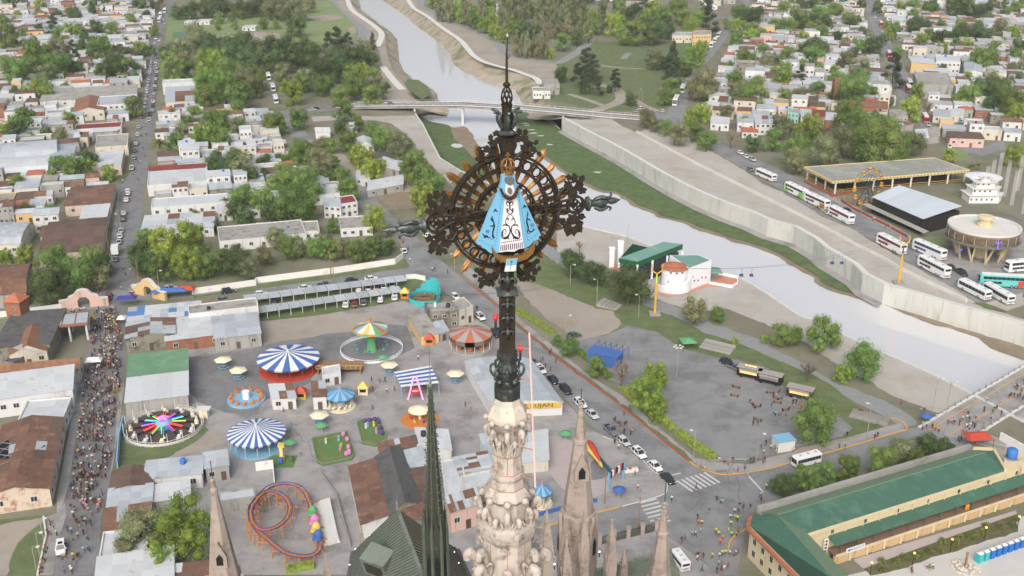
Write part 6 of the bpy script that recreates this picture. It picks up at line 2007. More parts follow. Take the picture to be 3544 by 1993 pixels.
# ================================================================== tower top under the cross
mst=M('pale_stone', (188,179,170),.85,.12,1.2,coord='obj', dirt=(120,110,103),dirt_amt=.3,dirt_scale=2.2,bump=.25)
m_stonew=M('washed_stone', (204,194,180),.85,.08,1.5,coord='obj', dirt=(176,184,166),dirt_amt=.15,dirt_scale=1.2)
m_joint=M('mortar_joint', (184,130,106),.9,.1,3)
tower=emp('stone_tower', (X0,Y0,0),R(22.5))
tag(tower,'carved pale stone tower top with crockets, carrying the iron cross', 'tower')
def zz3(y):
	return zrow(960+y/2.683)
def rr3(w,y):
	return w/2.683/2/pxm(960+y/2.683)
mb=MB()
hw=rr3(118,400)
mb.box((-hw,-hw,zz3(690)),(hw,hw,zz3(-60)))
for sx in (-1,1):
	for sy_ in (-1,1):
		mb.box((sx*hw*.95-.05,sy_*hw*.95-.05,zz3(690)),(sx*hw*.95+.05,sy_*hw*.95+.05,zz3(165)))
mb.build('iron_post', mir,tower).rotation_euler=(0,0,R(-22.5)+R(4))
mb=MB()
mb.lathe([(0,zz3(168)),(rr3(250,130)*1.1,zz3(140)),(rr3(250,130)*1.12,zz3(128)),(rr3(140,100),zz3(92)),(0,zz3(92))],4,rot=R(45+4-22.5))
mb.build('cap_plate', m_zinc,tower)
def fleur(mb,z,s,y):
	mb.lathe([(0,-.11*s),(.1*s,0),(0,.11*s)],10,(0,y,z+.42*s))
	mb.tube([(0,y,z-.15*s),(0,y-.02,z+.35*s)],[.05*s,.07*s],6)
	for sd in (-1,1):
		mb.tube(c3([(0,y,z+.05*s),(sd*.1*s,y-.04,z+.26*s),(sd*.22*s,y-.05,z+.24*s),(sd*.24*s,y-.03,z+.12*s)]),[.05*s]*12+[.06*s]*7,6)
for yy in (270,395,520):
	mb=MB()
	fleur(mb,zz3(yy),.75,-hw-.05)
	mb.build('fleur_ornament', mzd,tower,smooth=True).rotation_euler=(0,0,R(4-22.5))
mb=MB()
fleur(mb,zz3(55),1.0,-hw-.06)
mb.build('fleur_ornament', mzd,tower,smooth=True).rotation_euler=(0,0,R(4-22.5))
mb=MB()
mb.lathe([(0,zz3(660)),(rr3(205,690),zz3(690)),(rr3(210,735),zz3(730)),(rr3(160,745),zz3(742)),(rr3(165,780),zz3(785)),(rr3(212,850),zz3(845)),(rr3(190,870),zz3(866)),(rr3(172,880),zz3(876)),(rr3(170,990),zz3(990)),
		  (rr3(255,1000),zz3(992)),(rr3(262,1015),zz3(1010)),(rr3(255,1110),zz3(1100)),(rr3(200,1115),zz3(1106))],8)
mb.build('zinc_base', mzd,tower)
for k in range(8):
	an=k*PI/4+R(22.5)
	d=V3((cos(an),sin(an),0))
	zc=zz3(900)
	mb=MB()
	r_=rr3(175,900)
	mb.tube(c3([d*r_*.9+V3((0,0,zz3(960))),d*r_*1.15+V3((0,0,zz3(930))),d*r_*1.7+V3((0,0,zz3(880))),d*r_*1.75+V3((0,0,zz3(820))),d*r_*1.4+V3((0,0,zz3(800)))]),.045,6)
	mb.lathe([(0,-.1),(.1,-.03),(.1,.04),(0,.1)],8,tuple(d*r_*1.12+V3((0,0,zz3(940)))))
	mb.build('volute', m_zinc,tower,smooth=True)
# stone courses
zz4=lambda y:zrow(1400+y/2.443)
rr4=lambda w,y:w/2.443/2/pxm(1400+y/2.443)
def course(nm,prof,mat=mst,n=8):
	mb=MB()
	mb.lathe([(rr4(w,y),zz4(y)) for w,y in prof],n)
	return mb.build(nm,mat,tower)
course('bell_cap', [(200,-80),(225,-60),(240,-20),(300,10),(352,70),(350,100),(270,150),(250,158),(180,160)],m_stonew)
course('drum', [(235,150),(225,380),(250,390),(246,405),(262,545),(300,548),(306,575),(285,600),(300,668),(330,680),(405,720),(412,735),(340,780),(300,785)])
course('drum', [(385,760),(400,930),(490,935),(505,965),(500,1010),(470,1060),(440,1085),(430,1100),(440,1330),(560,1380),(640,1420),(640,1600),(900,2600)])
mb=MB()
mb.lathe([(rr4(640,1500)*1.0,zz4(1550)),(4.0,96),(5.2,85),(5.6,70),(6.0,0)],8)
mb.build('shaft', mst,tower)
# mortar joints seen as slim raised fillets
for (w,y,z1_,z2_) in ((250,400,400,545),(440,1200,1100,1330),(352,60,0,100)):
	for k in (4,5,6,7):
		an=k*PI/4+R(22.5)
		ra,rb=rr4(w,y)*.925,rr4(w,y)*.925
		d=V3((cos(an),sin(an),0))
		mb=MB()
		w0={250:(248,262),440:(432,440),352:(290,352)}[w]
		mb.bar(d*(rr4(w0[0],z1_)*.926)+V3((0,0,zz4(z1_))),d*(rr4(w0[1],z2_)*.926)+V3((0,0,zz4(z2_))),.028,.012)
		mb.build('mortar_joint', m_joint,tower)
for (w,y) in ((262,545),(300,668),(250,392)):
	mb=MB()
	mb.lathe([(rr4(w,y)+.005,zz4(y)-.02),(rr4(w,y)+.012,zz4(y)-.02),(rr4(w,y)+.012,zz4(y)+.02),(rr4(w,y)+.005,zz4(y)+.02)],8)
	mb.build('mortar_joint', m_joint,tower)
def aca(an,r_,zt,h,s,mat=mst,lean=.5):
	"""curled stone leaf: stem rising along the drum and a ball-like curl on top"""
	d=V3((cos(an),sin(an),0))
	t=V3((-sin(an),cos(an),0))
	mb=MB()
	base=d*r_+V3((0,0,zt-h))
	mb.tube(c3([base,base+d*.06*s+V3((0,0,h*.45))+t*.1*s*lean,base+d*.22*s+V3((0,0,h*.85)),base+d*.3*s+V3((0,0,h)),base+d*.42*s+V3((0,0,h*.9)),base+d*.4*s+V3((0,0,h*.74))]),
			[.09*s]*6+[.11*s]*6+[.14*s]*6+[.15*s]*6+[.14*s]*6+[.07*s],8)
	for sd in (-1,1):
		mb.tube(c3([base+t*sd*.1*s,base+t*sd*.22*s+d*.08*s+V3((0,0,h*.4)),base+t*sd*.28*s+d*.18*s+V3((0,0,h*.62)),base+t*sd*.2*s+d*.26*s+V3((0,0,h*.5))]),[.06*s]*6+[.07*s]*6+[.05*s]*7,6)
	return mb.build('carved_leaf', mat,tower,smooth=True)
for k in range(8):
	an=k*PI/4+R(22.5)
	aca(an,rr4(235,300),zz4(170),zz4(170)-zz4(390),.6,mst,1)
	aca(an+R(22.5),rr4(240,330),zz4(250),zz4(250)-zz4(390),.45,mst,-1)
	MB().lathe([(0,-.1),(.08,-.07),(.11,0),(.08,.07),(0,.1)],10,tuple(V3((cos(an),sin(an),0))*rr4(360,90)+V3((0,0,zz4(100))))).build('ball', mst,tower,smooth=True)
	aca(an,rr4(390,900),zz4(790),zz4(790)-zz4(1020),.72,mst,1.2)
	aca(an+R(22.5),rr4(395,950),zz4(850),zz4(850)-zz4(1030),.62,mst,-1.5)
	MB().lathe([(0,-.13),(.09,-.09),(.13,0),(.09,.09),(0,.13)],10,tuple(V3((cos(an),sin(an),0))*rr4(420,720)+V3((0,0,zz4(735))))).build('ball', mst,tower,smooth=True)
	aca(an,rr4(440,1280),zz4(1245),zz4(1245)-zz4(1480),1.15,mst,.3)
	if k % 2==0:
		aca(an,rr4(450,1150),zz4(1120),zz4(1120)-zz4(1330),1.0,mst,.3)
# aviation lamps and conduit on the tower
m_beacon=M('beacon_red', (220,60,70),.3,.05,emit=.12)
for (sx,sy) in ((1715,1102),(1801,1210)):
	p=cpt(sx,sy,.2)
	wp=V3((X0,Y0,ZC))+E_U*p.x+E_N*.2+V3((0,0,p.z))
	bc=emp('warning_lamp', wp)
	tag(bc,'red obstruction lamp on a bracket ' + ('left of the iron post' if sx<1750 else 'beside the zinc base'),'lamp')
	MB().lathe([(0,-.08),(.05,-.08),(.06,.0),(.085,.02),(.085,.06),(.06,.07),(.085,.09),(.085,.13),(.04,.16),(0,.17)],14).build('lens', m_beacon,bc,smooth=True)
	MB().tube([(0,0,-.1),(0,0,-.34)],.04,8).build('stem', mzd,bc)
	d=V3((X0,Y0,0))-V3((wp.x,wp.y,0))
	MB().bar((0,0,-.36),tuple(d+V3((0,0,-.36-.1))),.1,.06).build('bracket', mzd,bc)
mb=MB()
p0,p1=V3((X0+rr3(300,700)*1.35,Y0-.2,zrow(1142))),V3((X0+rr3(420,1300)*1.25,Y0-.45,zrow(1660)))
mb.tube([p0,p1],.032,6)
cd=mb.build('lamp_conduit', M('conduit_pink', (224,196,188),.5,.1))
tag(cd,'thin pale pipe running down beside the stone tower', 'pipe')
for yy,z_ in ((1,.1),(2,.3),(3,.52),(4,.75),(5,.95)):
	c=p0.lerp(p1,z_)
	MB().bar(c,(X0,Y0,c.z),.03).build('pipe_clip', m_joint,cd)
# ================================================================== other spires, fleche and copper roofs
msp=M('spire_stone', (164,151,142),.9,.12,.6,coord='obj', dirt=(132,120,112),dirt_amt=.3,dirt_scale=.7,bump=.2)
m_cop=M('copper_patina', (120,129,119),.6,.14,.4,coord='obj', dirt=(98,106,98),dirt_amt=.35,dirt_scale=.5)
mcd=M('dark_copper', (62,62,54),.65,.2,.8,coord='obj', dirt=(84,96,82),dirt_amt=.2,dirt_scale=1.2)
m_coplit=M('copper_painted_lit', (166,146,120),.5,.12,.5,coord='obj')  # same copper, with golden light from the right put into its colour
def at_row(sx,sy,Y):
	z=zrow(sy,Y)
	dep=Y*CP+(CAM_H-z)*SP
	return V3(((sx-1772.0)/FPX*dep,Y,z))
def gablet(mb,d,r_,z,w,h,dep=.3):
	t=V3((-d.y,d.x,0))
	a=d*r_+V3((0,0,z))
	f_=d*dep
	mb.add([a-t*w+f_,a+t*w+f_,a+t*w+f_+V3((0,0,h*.45)),a+f_+V3((0,0,h)),a-t*w+f_+V3((0,0,h*.45)),a-t*w-f_,a+t*w-f_,a+t*w-f_+V3((0,0,h*.45)),a-f_+V3((0,0,h)),a-t*w-f_+V3((0,0,h*.45))],
		   [(0,1,2,3,4),(2,1,6,7),(4,9,5,0),(3,2,7,8),(4,3,8,9)])
def ssp(tip,Y,base_sy,base_w,lb,windows=(),rod_sy=None,bands=(),rot=0,gab=True):
	"""tip = photo pixel of the spire's point; base row and width in photo pixels"""
	P=at_row(tip[0],tip[1],Y)
	zb=zrow(base_sy,Y)
	r_=base_w/2/(FPX/(Y*CP+(CAM_H-zb)*SP))
	root=emp('stone_spire', (P.x,P.y,0),rot)
	tag(root,lb,'spire')
	H_=P.z-zb
	n=14
	for i in range(n):
		t=i/n
		mbx=MB()
		ra,rb_=r_*(1-t)+.16*t,r_*(1-(i+1)/n)+.16*(i+1)/n
		mbx.lathe([(ra,zb+H_*t),(rb_,zb+H_*(t+1/n)-.03),(rb_-.03,zb+H_*(t+1/n))],8,rot=R(22.5))
		mbx.build('stone_course', msp,root)
	for bt,bw in [(.93,.5)]+list(bands):
		rr_=r_*(1-bt)+.16*bt
		mbx=MB()
		mbx.lathe([(rr_,zb+H_*bt-.35),(rr_+.12*bw+.06,zb+H_*bt-.2),(rr_+.1,zb+H_*bt+.15),(rr_-.05,zb+H_*bt+.3)],8,rot=R(22.5))
		mbx.build('band', msp,root)
	mbx=MB()
	mbx.lathe([(.12,P.z-.6),(.3,P.z-.2),(.16,P.z),(.26,P.z+.25),(.08,P.z+.4),(0,P.z+.45)],8)
	for k in range(4):
		an=k*PI/2
		mbx.lathe([(0,-.1),(.12,0),(0,.12)],6,(.28*cos(an),.28*sin(an),P.z+.05))
	mbx.build('finial', msp,root)
	if rod_sy:
		MB().tube([(0,0,P.z+.3),(0,0,zrow(rod_sy,Y))],.05,6).build('lightning_rod', m_zinc,root)
	for wy,size in windows:
		zw=zrow(wy,Y)
		t=(zw-zb)/H_
		rw_=(r_*(1-t)+.16*t)*.924
		if 1:
			an=R(-90)
			d=V3((cos(an),sin(an),0))
			mg=MB()
			gablet(mg,d,rw_,zw-size*.6,size*.5,size*2.1,.22)
			mg.build('lucarne', msp,root)
			mg=MB()
			t_=V3((1,0,0))
			c=d*(rw_+.24)+V3((0,0,zw-size*.35))
			mg.add([c-t_*size*.24,c+t_*size*.24,c+t_*size*.24+V3((0,0,size*.6)),c+V3((0,0,size*.95)),c-t_*size*.24+V3((0,0,size*.6))],[(0,1,2,3,4)])
			mg.build('lancet_window', mbk,root)
	# shaft to the ground with gables at its foot
	mbx=MB()
	mbx.lathe([(r_*1.05,zb),(r_*1.1,zb-1),(r_*1.1,zb-12),(r_*1.3,zb-20),(r_*1.3,0)],8,rot=R(22.5))
	mbx.build('shaft', msp,root)
	if gab:
		for k in range(8):
			an=R(-90)+k*PI/4
			d=V3((cos(an),sin(an),0))
			mg=MB()
			gablet(mg,d,r_*.98,zb-3.2,r_*.36,5.2,.18)
			mg.build('gable', msp,root)
			mg=MB()
			t_=V3((-d.y,d.x,0))
			c=d*(r_*.98+.2)+V3((0,0,zb-3.0))
			w_=r_*.17
			mg.add([c-t_*w_,c+t_*w_,c+t_*w_+V3((0,0,1.6)),c+V3((0,0,2.4)),c-t_*w_+V3((0,0,1.6))],[(0,1,2,3,4)])
			mg.build('lancet_window', mbk,root)
	return root
ssp((737,1668),95,2040,122,'slender pink stone spire standing beside the big spring tree', windows=((1915,1.5),),rod_sy=1596,rot=R(6))
ssp((2011,1402),100,1820,128,'tall broad pinkish stone spire with lancet windows between the tower and the crossing', windows=((1622,1.6),),rod_sy=1345,bands=((.72,.6),(.12,1.0)),rot=R(10))
ssp((2300,1748),92,2060,92,'pinkish stone spire with rod rising over the street corner', rod_sy=1668,rot=R(8),bands=((.7,.5),))
def pnc(sx,sy,Y,h,r_,lb):
	P=at_row(sx,sy,Y)
	root=emp('stone_pinnacle', (P.x,P.y,0),R(20))
	tag(root,lb,'pinnacle')
	MB().lathe([(r_,P.z-h),(.08,P.z-.25),(.2,P.z-.1),(0,P.z+.1)],4,rot=R(45)).build('spirelet', msp,root)
	mb=MB()
	mb.lathe([(r_*.9,0),(r_*.9,P.z-h)],4,rot=R(45))
	mb.build('shaft', msp,root)
	for k in range(4):
		an=k*PI/2
		d=V3((cos(an),sin(an),0))
		mg=MB()
		gablet(mg,d,r_*.62,P.z-h-1.4,r_*.55,2.2,.12)
		mg.build('gable', msp,root)
	mc=MB()
	for i in range(5):
		t=.15+i*.17
		for k in range(4):
			an=R(45)+k*PI/2
			rr_=r_*(1-t)+.08
			mc.lathe([(0,-.09),(.09,0),(0,.1)],5,(rr_*cos(an),rr_*sin(an),P.z-h+h*t))
	mc.build('crocket', msp,root)
	return root
pnc(1893,1757,88,5.0,.85,'thin dark stone pinnacle left of the broad spire')
pnc(2118,1797,96,5.2,.85,'crocketed stone pinnacle right of the broad spire')
pnc(1960,1850,90,4.6,.75,'small stone pinnacle at the foot of the broad spire')
pnc(2022,1768,92,4.6,.75,'slim stone pinnacle in front of the broad spire')
pnc(1250,1822,108,3.2,.5,'tiny stone pinnacle above the copper roof eave')
pnc(1126,1915,106,4.2,.7,'stone pinnacle at the copper roof corner beside the roller coaster')
pnc(2160,1905,98,2.4,.5,'little copper-green pinnacle on the nave roof')
# copper fleche
m_rib=M('rib_copper', (84,96,84),.65,.2,1)
FP=at_row(1489,1332,85)
fle=emp('copper_fleche', (FP.x,FP.y,0),R(12))
tag(fle,'dark patinated copper fleche rising from the green copper roof', 'spire')
zb=zrow(1905,85)
fr=98/2/(FPX/(85*CP+(CAM_H-zb)*SP))
HF=FP.z-zb
for i in range(16):
	t,t2=i/16,(i+1)/16
	MB().lathe([(fr*.62*(1-t)+.1,zb+3.4+(HF-3.4)*t),(fr*.62*(1-t2)+.1,zb+3.4+(HF-3.4)*t2-.02)],8,rot=R(22.5)).build('copper_sheet', mcd,fle)
for k in range(8):
	an=R(22.5)+k*PI/4
	mb=MB()
	d=V3((cos(an),sin(an),0))
	mb.tube([d*(fr*.63+.02)+V3((0,0,zb+3.4)),d*.12+V3((0,0,FP.z))],[.09,.04],5)
	for i in range(18):
		t=(i+.5)/18
		mb.lathe([(0,-.1),(.1,.02),(0,.12)],5,tuple(d*(fr*.63*(1-t)+.2*(1-t)+.16)+V3((0,0,zb+3.4+(HF-3.4)*t))))
	mb.build('crocketed_rib', m_rib,fle)
	an2=k*PI/4
	d2=V3((cos(an2),sin(an2),0))
	mg=MB()
	gablet(mg,d2,fr*.72,zb+.2,fr*.3,4.2,.12)
	mg.lathe([(0,-.1),(.12,0),(.04,.3),(0,.7)],6,tuple(d2*fr*.74+V3((0,0,zb+4.4))))
	mg.build('gable', mcd,fle)
	mg=MB()
	mg.tube([d*fr*.86+V3((0,0,zb-6)),d*fr*.86+V3((0,0,zb+2.6)),d*fr*.82+V3((0,0,zb+4.6))],[.2,.17,.02],6)
	mg.build('pinnacle', m_rib,fle)
	t2_=V3((-d2.y,d2.x,0))
	c=d2*(fr*.78)+V3((0,0,zb-3.6))
	mg=MB()
	w_=fr*.2
	mg.add([c-t2_*w_,c+t2_*w_,c+t2_*w_+V3((0,0,2.8)),c+V3((0,0,3.6)),c-t2_*w_+V3((0,0,2.8))],[(0,1,2,3,4)])
	mg.build('belfry_opening', mbk,fle)
MB().lathe([(fr*.95,zb-16),(fr*.95,zb-4.2),(fr*1.0,zb-4.0),(fr*.8,zb-3.8),(fr*.76,zb+.6),(fr*.86,zb+.7),(fr*.8,zb+1.0),(fr*.64,zb+3.4)],8,rot=R(22.5)).build('lantern', mcd,fle)
MB().lathe([(.12,FP.z-.3),(.22,FP.z),(.1,FP.z+.2),(.16,FP.z+.4),(.05,FP.z+.6),(.03,zrow(1192,85)),(0,zrow(1192,85)+.1)],8).build('finial', m_cop,fle)
m_seam=M('seam_copper', (88,98,90),.6,.1)
# copper roof: two standing-seam planes either side of a ridge
def rpl(root,a,b,c,d,n,mat,nm='roof_sheet', seam=True):
	"""quad a-b (ridge) to d-c (eave), n sheets across"""
	for i in range(n):
		s,t=i/n,(i+1)/n
		p=[a.lerp(b,s),a.lerp(b,t),d.lerp(c,t),d.lerp(c,s)]
		nrm=(p[1]-p[0]).cross(p[3]-p[0]).normalized()
		if nrm.z<0:
			nrm=-nrm
		mb=MB()
		mb.add([tuple(q) for q in p]+[tuple(q-nrm*.08) for q in p],[(0,1,2,3),(7,6,5,4),(0,4,5,1),(1,5,6,2),(2,6,7,3),(3,7,4,0)])
		if seam:
			mb.bar(p[0]+nrm*.05,p[3]+nrm*.05,.1,.12,1)
		mb.build(nm,[mat,m_seam],root)
zpt=g
cr=emp('copper_roof', (0,0,0))
P1,P2=zpt(1,2,1068,955,58),zpt(1,2,1265,1480,58)
EL1,EL2=zpt(1,2,745,1265,47),zpt(1,2,672,1700,47)
cr.location=flat(P1)
tag(cr,'steep green copper standing-seam church roof with golden light painted on its far slope', 'roof')
off=V3(cr.location)
sub=lambda*a:[p-off for p in a]
a_,b_,c_,d_=sub(P1,P2,EL2,EL1)
rpl(cr,a_,b_,c_,d_,26,m_cop)
ER1,ER2=zpt(1,2,1510,1250,47),zpt(1,2,1640,1560,47)
e1,e2=sub(ER1,ER2)
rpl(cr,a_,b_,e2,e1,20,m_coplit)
# end hip
MB().add([a_,d_,e1],[(0,1,2),(2,1,0)]).build('hip_end', m_cop,cr)
mb=MB()
mb.bar(a_+V3((0,0,.1)),b_+V3((0,0,.1)),.4,.3)
mb.lathe([(0,0),(.22,.1),(.1,.6),(.2,.8),(.05,1.4),(0,2.4)],8,tuple(a_))
mb.build('ridge_cap', m_cop,cr)
mb=MB()
for q,w in ((d_,c_),(e1,e2),(d_,e1)):
	mb.bar(q+V3((0,0,-.2)),w+V3((0,0,-.2)),.9,.5)
mb.build('gutter', ROOFS['slate'],cr)
mb=MB()
mb.prism([p.xy for p in (d_,c_,e2,e1)],0.0,46.4)
mb.build('wall', msp,cr)
dor=sub(zpt(1,2,930,1330,54))[0]
mb=MB()
mb.box((-1.6,-1.2,-1.6),(1.6,1.2,1.0))
dd_=mb.build('dormer', m_cop,cr,loc=dor)
dd_.rotation_euler=(R(18),0,R(-30))
MB().box((-1.2,-1.25,-1.2),(1.2,-1.21,.5)).build('louvre', mcd,dd_)
m_flood=M('flood_lamp', (255,214,206),.3,0,emit=3.0)
for (x,y,z) in ((862,1150,48),(752,1250,47),(706,1368,47),(1495,1270,48),(1528,1352,48),(1432,1324,60),(1292,1360,60)):
	p=zpt(1,2,x,y,z)
	fl_=emp('floodlight', p)
	tag(fl_,'small lit floodlight on the basilica roof edge', 'lamp', 'lit floodlights on the basilica roofs')
	MB().lathe([(0,-.08),(.1,-.05),(.11,.05),(0,.09)],10).build('lens', m_flood,fl_)
	MB().box((-.06,-.06,-.7),(.06,.06,-.1)).build('bracket', mzd,fl_)
for (x,y,z) in ((660,1268,52),(312,1305,52),(320,1362,51)):
	p=zpt(2,2,x,y,z)
	fl_=emp('floodlight', p)
	tag(fl_,'small lit floodlight on the basilica roof edge', 'lamp', 'lit floodlights on the basilica roofs')
	MB().lathe([(0,-.08),(.1,-.05),(.11,.05),(0,.09)],10).build('lens', m_flood,fl_)
	MB().box((-.06,-.06,-.7),(.06,.06,-.1)).build('bracket', mzd,fl_)
# nave roof at lower right
nr=emp('nave_roof', flat(zpt(2,2,700,1400,50)))
tag(nr,'mossy green copper nave roof with ridge cresting under the stone spires', 'roof')
off=V3(nr.location)
A1,A2=zpt(2,2,430,1478,50),zpt(2,2,1200,1268,50)
B1,B2=zpt(2,2,470,1900,42),zpt(2,2,1330,1600,42)
C1,C2=zpt(2,2,380,1480,43),zpt(2,2,1130,1290,43)
a_,b_,c_,d_,e1,e2=sub(A1,A2,B2,B1,C1,C2)
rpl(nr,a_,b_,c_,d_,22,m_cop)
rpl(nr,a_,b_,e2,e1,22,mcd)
mb=MB()
for i in range(46):
	p=a_.lerp(b_,i/45)
	mb.lathe([(0,0),(.16,.1),(.06,.3),(.12,.42),(0,.6)],5,tuple(p))
mb.build('ridge_cresting', m_cop,nr)
MB().prism([p.xy for p in (d_,c_,e2,e1)],0,41.8).build('wall', msp,nr)
m_dark=M('crack_fill', (100,99,98),.9,.1)
m_patch=M('fresh_patch', (120,120,121),.9,.08)
# ================================================================== BRIDGES
def mesh(name,mats,parent,fn,**kw):
	mb=MB()
	fn(mb)
	return mb.build(name,mats,parent,**kw)
def bx(n,mt,t,a,b):
	return MB().box(a,b).build(n,mt,t)
br=emp('road_bridge', flat(g(1,0,1560,800)))
tag(br,'grey concrete road bridge on tall piers across the river', 'bridge')
o0=V3(br.location)
zz_=[.3,2.2,3.3,3.8,3.6,2.6,1.2,.2]
line=[g(1,0,x,y,z) for (x,y),z in zip([(640,800),(790,788),(1200,783),(1560,782),(1933,802)],zz_)]+[g(2,0,x,y,z) for (x,y),z in zip([(400,838),(750,872),(1000,890)],zz_[5:])]
def ribbon3(line,w,th,dz=0,sidew=0.0):
	mb=MB()
	secs=[]
	for i,p in enumerate(line):
		d=line[min(i+1,len(line)-1)]-line[max(i-1,0)]
		d.z=0
		d.normalize()
		n=V3((-d.y,d.x,0))
		c=p+n*sidew+V3((0,0,dz))
		secs.append([c-n*w/2,c+n*w/2,c+n*w/2-V3((0,0,th)),c-n*w/2-V3((0,0,th))])
	loft(mb,secs)
	return mb
def shift(mb,o):
	mb.v=[(x-o.x,y-o.y,z-o.z) for x,y,z in mb.v]
	return mb
shift(ribbon3(line,9.6,.25),o0).build('deck', mas,br)
shift(ribbon3(line,8.6,1.3,-.28),o0).build('girder', mcn,br)
for sd in (-1,1):
	shift(ribbon3(line,1.0,.3,.16,sd*4.5),o0).build('pavement', m_cop2,br)
	shift(ribbon3(line,.12,.1,1.1,sd*4.9),o0).build('handrail', m_concw,br)
	L=[line[i].lerp(line[i+1],k/5) for i in range(len(line)-1) for k in range(5)]
	for i,p in enumerate(L):
		d=(line[3]-line[1])
		d.z=0
		d.normalize()
		q=p+V3((-d.y,d.x,0))*sd*4.9-o0
		MB().box((q.x-.09,q.y-.09,q.z),(q.x+.09,q.y+.09,q.z+1.05)).build('rail_post', m_concw,br)
for p,w in ((line[3],1.3),(line[2],1.0),(g(2,0,20,806,3.5),1.3),(g(2,0,385,838,2.6),1.0)):
	q=p-o0
	MB().box((q.x-w/2,q.y-3.6,WZ-.6),(q.x+w/2,q.y+3.6,q.z-1.4)).build('pier', m_concw,br)
# promenade bridge lower right, seen from above, level with the ground
pb=emp('promenade_bridge', flat(g(3,2,1600,250)))
tag(pb,'low concrete promenade bridge crowded with walkers and lined with bollards', 'bridge')
o0=V3(pb.location)
A,B_,C_,D_=g(3,2,1140,330,.12),g(3,2,1510,430,.12),g(3,2,2500,-190,.12),g(3,2,2120,-240,.12)
MB().prism([(p-o0).xy for p in (A,B_,C_,D_)],-.9,.12).build('deck', mcn,pb)
for (p,q) in ((A,D_),(B_,C_)):
	n=22
	shift(MB().bar(p+V3((0,0,.1)),q+V3((0,0,.1)),.7,.25),o0).build('kerb', m_cop2,pb)
	for i in range(n):
		c=p.lerp(q,(i+.5)/n)-o0
		MB().lathe([(.2,0),(.2,.8),(.26,.85),(.16,1.05),(0,1.08)],8,(c.x,c.y,.2)).build('bollard', mcn,pb)
	shift(MB().bar(p+V3((0,0,.75)),q+V3((0,0,.75)),.06),o0).build('rail', mzd,pb)
def ln(name,pts,w,mat,z=.16):
	return strip(name,pts,w,mat,z)
ln('bridge_line', [A.lerp(B_,.2),D_.lerp(C_,.2)],.25,myl,.14)
ln('bridge_line', [A.lerp(B_,.62),D_.lerp(C_,.62)],.25,myl,.14)
# ================================================================== ROAD MARKINGS AND KERBS
def kerb(pts,mat,lb,w=.28,h=.14):
	pts=sml(pts,3)
	o=V3(flat(pts[0]))
	k=shift(wll(pts,h,w,.02),o).build('kerb', mat,loc=o)
	k['kind']='structure'
kerb(gl(1,1,[(1590,680),(1780,830),(1933,957)])+gl(2,1,[(300,1220),(600,1449)])+gl(2,2,[(850,190),(1100,395),(1335,588)]),m_rline,'', .4)
kerb(gl(2,2,[(1340,590),(1420,642),(1500,667),(1640,688),(1933,645)])+gl(3,2,[(140,606),(600,480),(860,402),(1000,362),(1045,350),(1030,300),(960,265),(900,258)]),myl,'', .35)
kerb(gl(2,2,[(810,932),(640,975)]),myl,'', .4)
kerb(gl(2,2,[(350,1052),(200,1092)]),myl,'', .4)
kerb(gl(2,2,[(690,400),(890,482),(1000,592),(1060,655),(1150,715),(1172,800),(1110,852),(830,928)]),m_cop2,'', .2)
kerb(gl(2,2,[(1780,1090),(1660,1170),(1630,1260)]),myl,'', .3)
def zebra(c,r,a,b,n,L,dirv,grp):
	for i in range(n):
		p=g(c,r,*a).lerp(g(c,r,*b),i/(n-1))
		q=p+(g(c,r,*dirv[1])-g(c,r,*dirv[0])).normalized()*L
		d=(q-p).normalized()
		nn=V3((-d.y,d.x,0))*.28
		LAYER[0]+=.0004
		z=LAYER[0]+.02
		mb=MB().add([flat(p-nn,z),flat(q-nn,z),flat(q+nn,z),flat(p+nn,z)],[(0,1,2,3)])
		mb.build('crossing_stripe', m_wline)['kind']='structure'
zebra(2,2,(1245,735),(1450,672),7,5.0,((1245,730),(1310,775)),'')
zebra(2,2,(960,905),(1060,1070),7,4.2,((930,925),(1030,900)),'')
ln('stop_line', gl(2,2,[(1785,700),(1900,825)]),.45,m_wline,LAYER[0]+.04)
ln('stop_line', gl(2,2,[(1200,695),(1275,678)]),.45,m_wline,LAYER[0]+.04)
# cracks and mended patches in the paving
rk=random.Random(17)
for poly,n in ((gl(2,2,[(1200,720),(1900,680),(1700,1400),(700,1000)]),9),(gl(2,1,[(600,1130),(1500,1280)])+gl(2,2,[(1800,100),(1500,540),(1000,100)]),9),(gl(1,2,[(200,150),(1200,250),(1500,200),(700,650),(300,700)]),9),(gl(0,2,[(480,1400),(700,1400),(900,100),(650,100)]),6),(gl(2,1,[(150,1150),(600,1449)])+gl(2,2,[(1200,600),(700,330)]),5)):
	xs,ys=[p.x for p in poly],[p.y for p in poly]
	for i in range(n):
		p=V3((rk.uniform(min(xs),max(xs)),rk.uniform(min(ys),max(ys)),0))
		if not inpoly(p,poly):
			continue
		a=rk.uniform(0,6.28)
		pts=[p]
		for k in range(7):
			a+=rk.uniform(-.5,.5)
			pts.append(pts[-1]+V3((cos(a),sin(a),0))*rk.uniform(.8,2.2))
		strip('paving_crack', pts,.12,m_dark)
		q=p+V3((rk.uniform(-6,6),rk.uniform(-6,6),0))
		w,d=rk.uniform(1,3.5),rk.uniform(.8,2)
		zo('paving_patch', [q,q+V3((w,.3,0)),q+V3((w-.2,d,0)),q+V3((-.2,d-.2,0))],rk.choice((m_patch,mcn,m_cobble)))
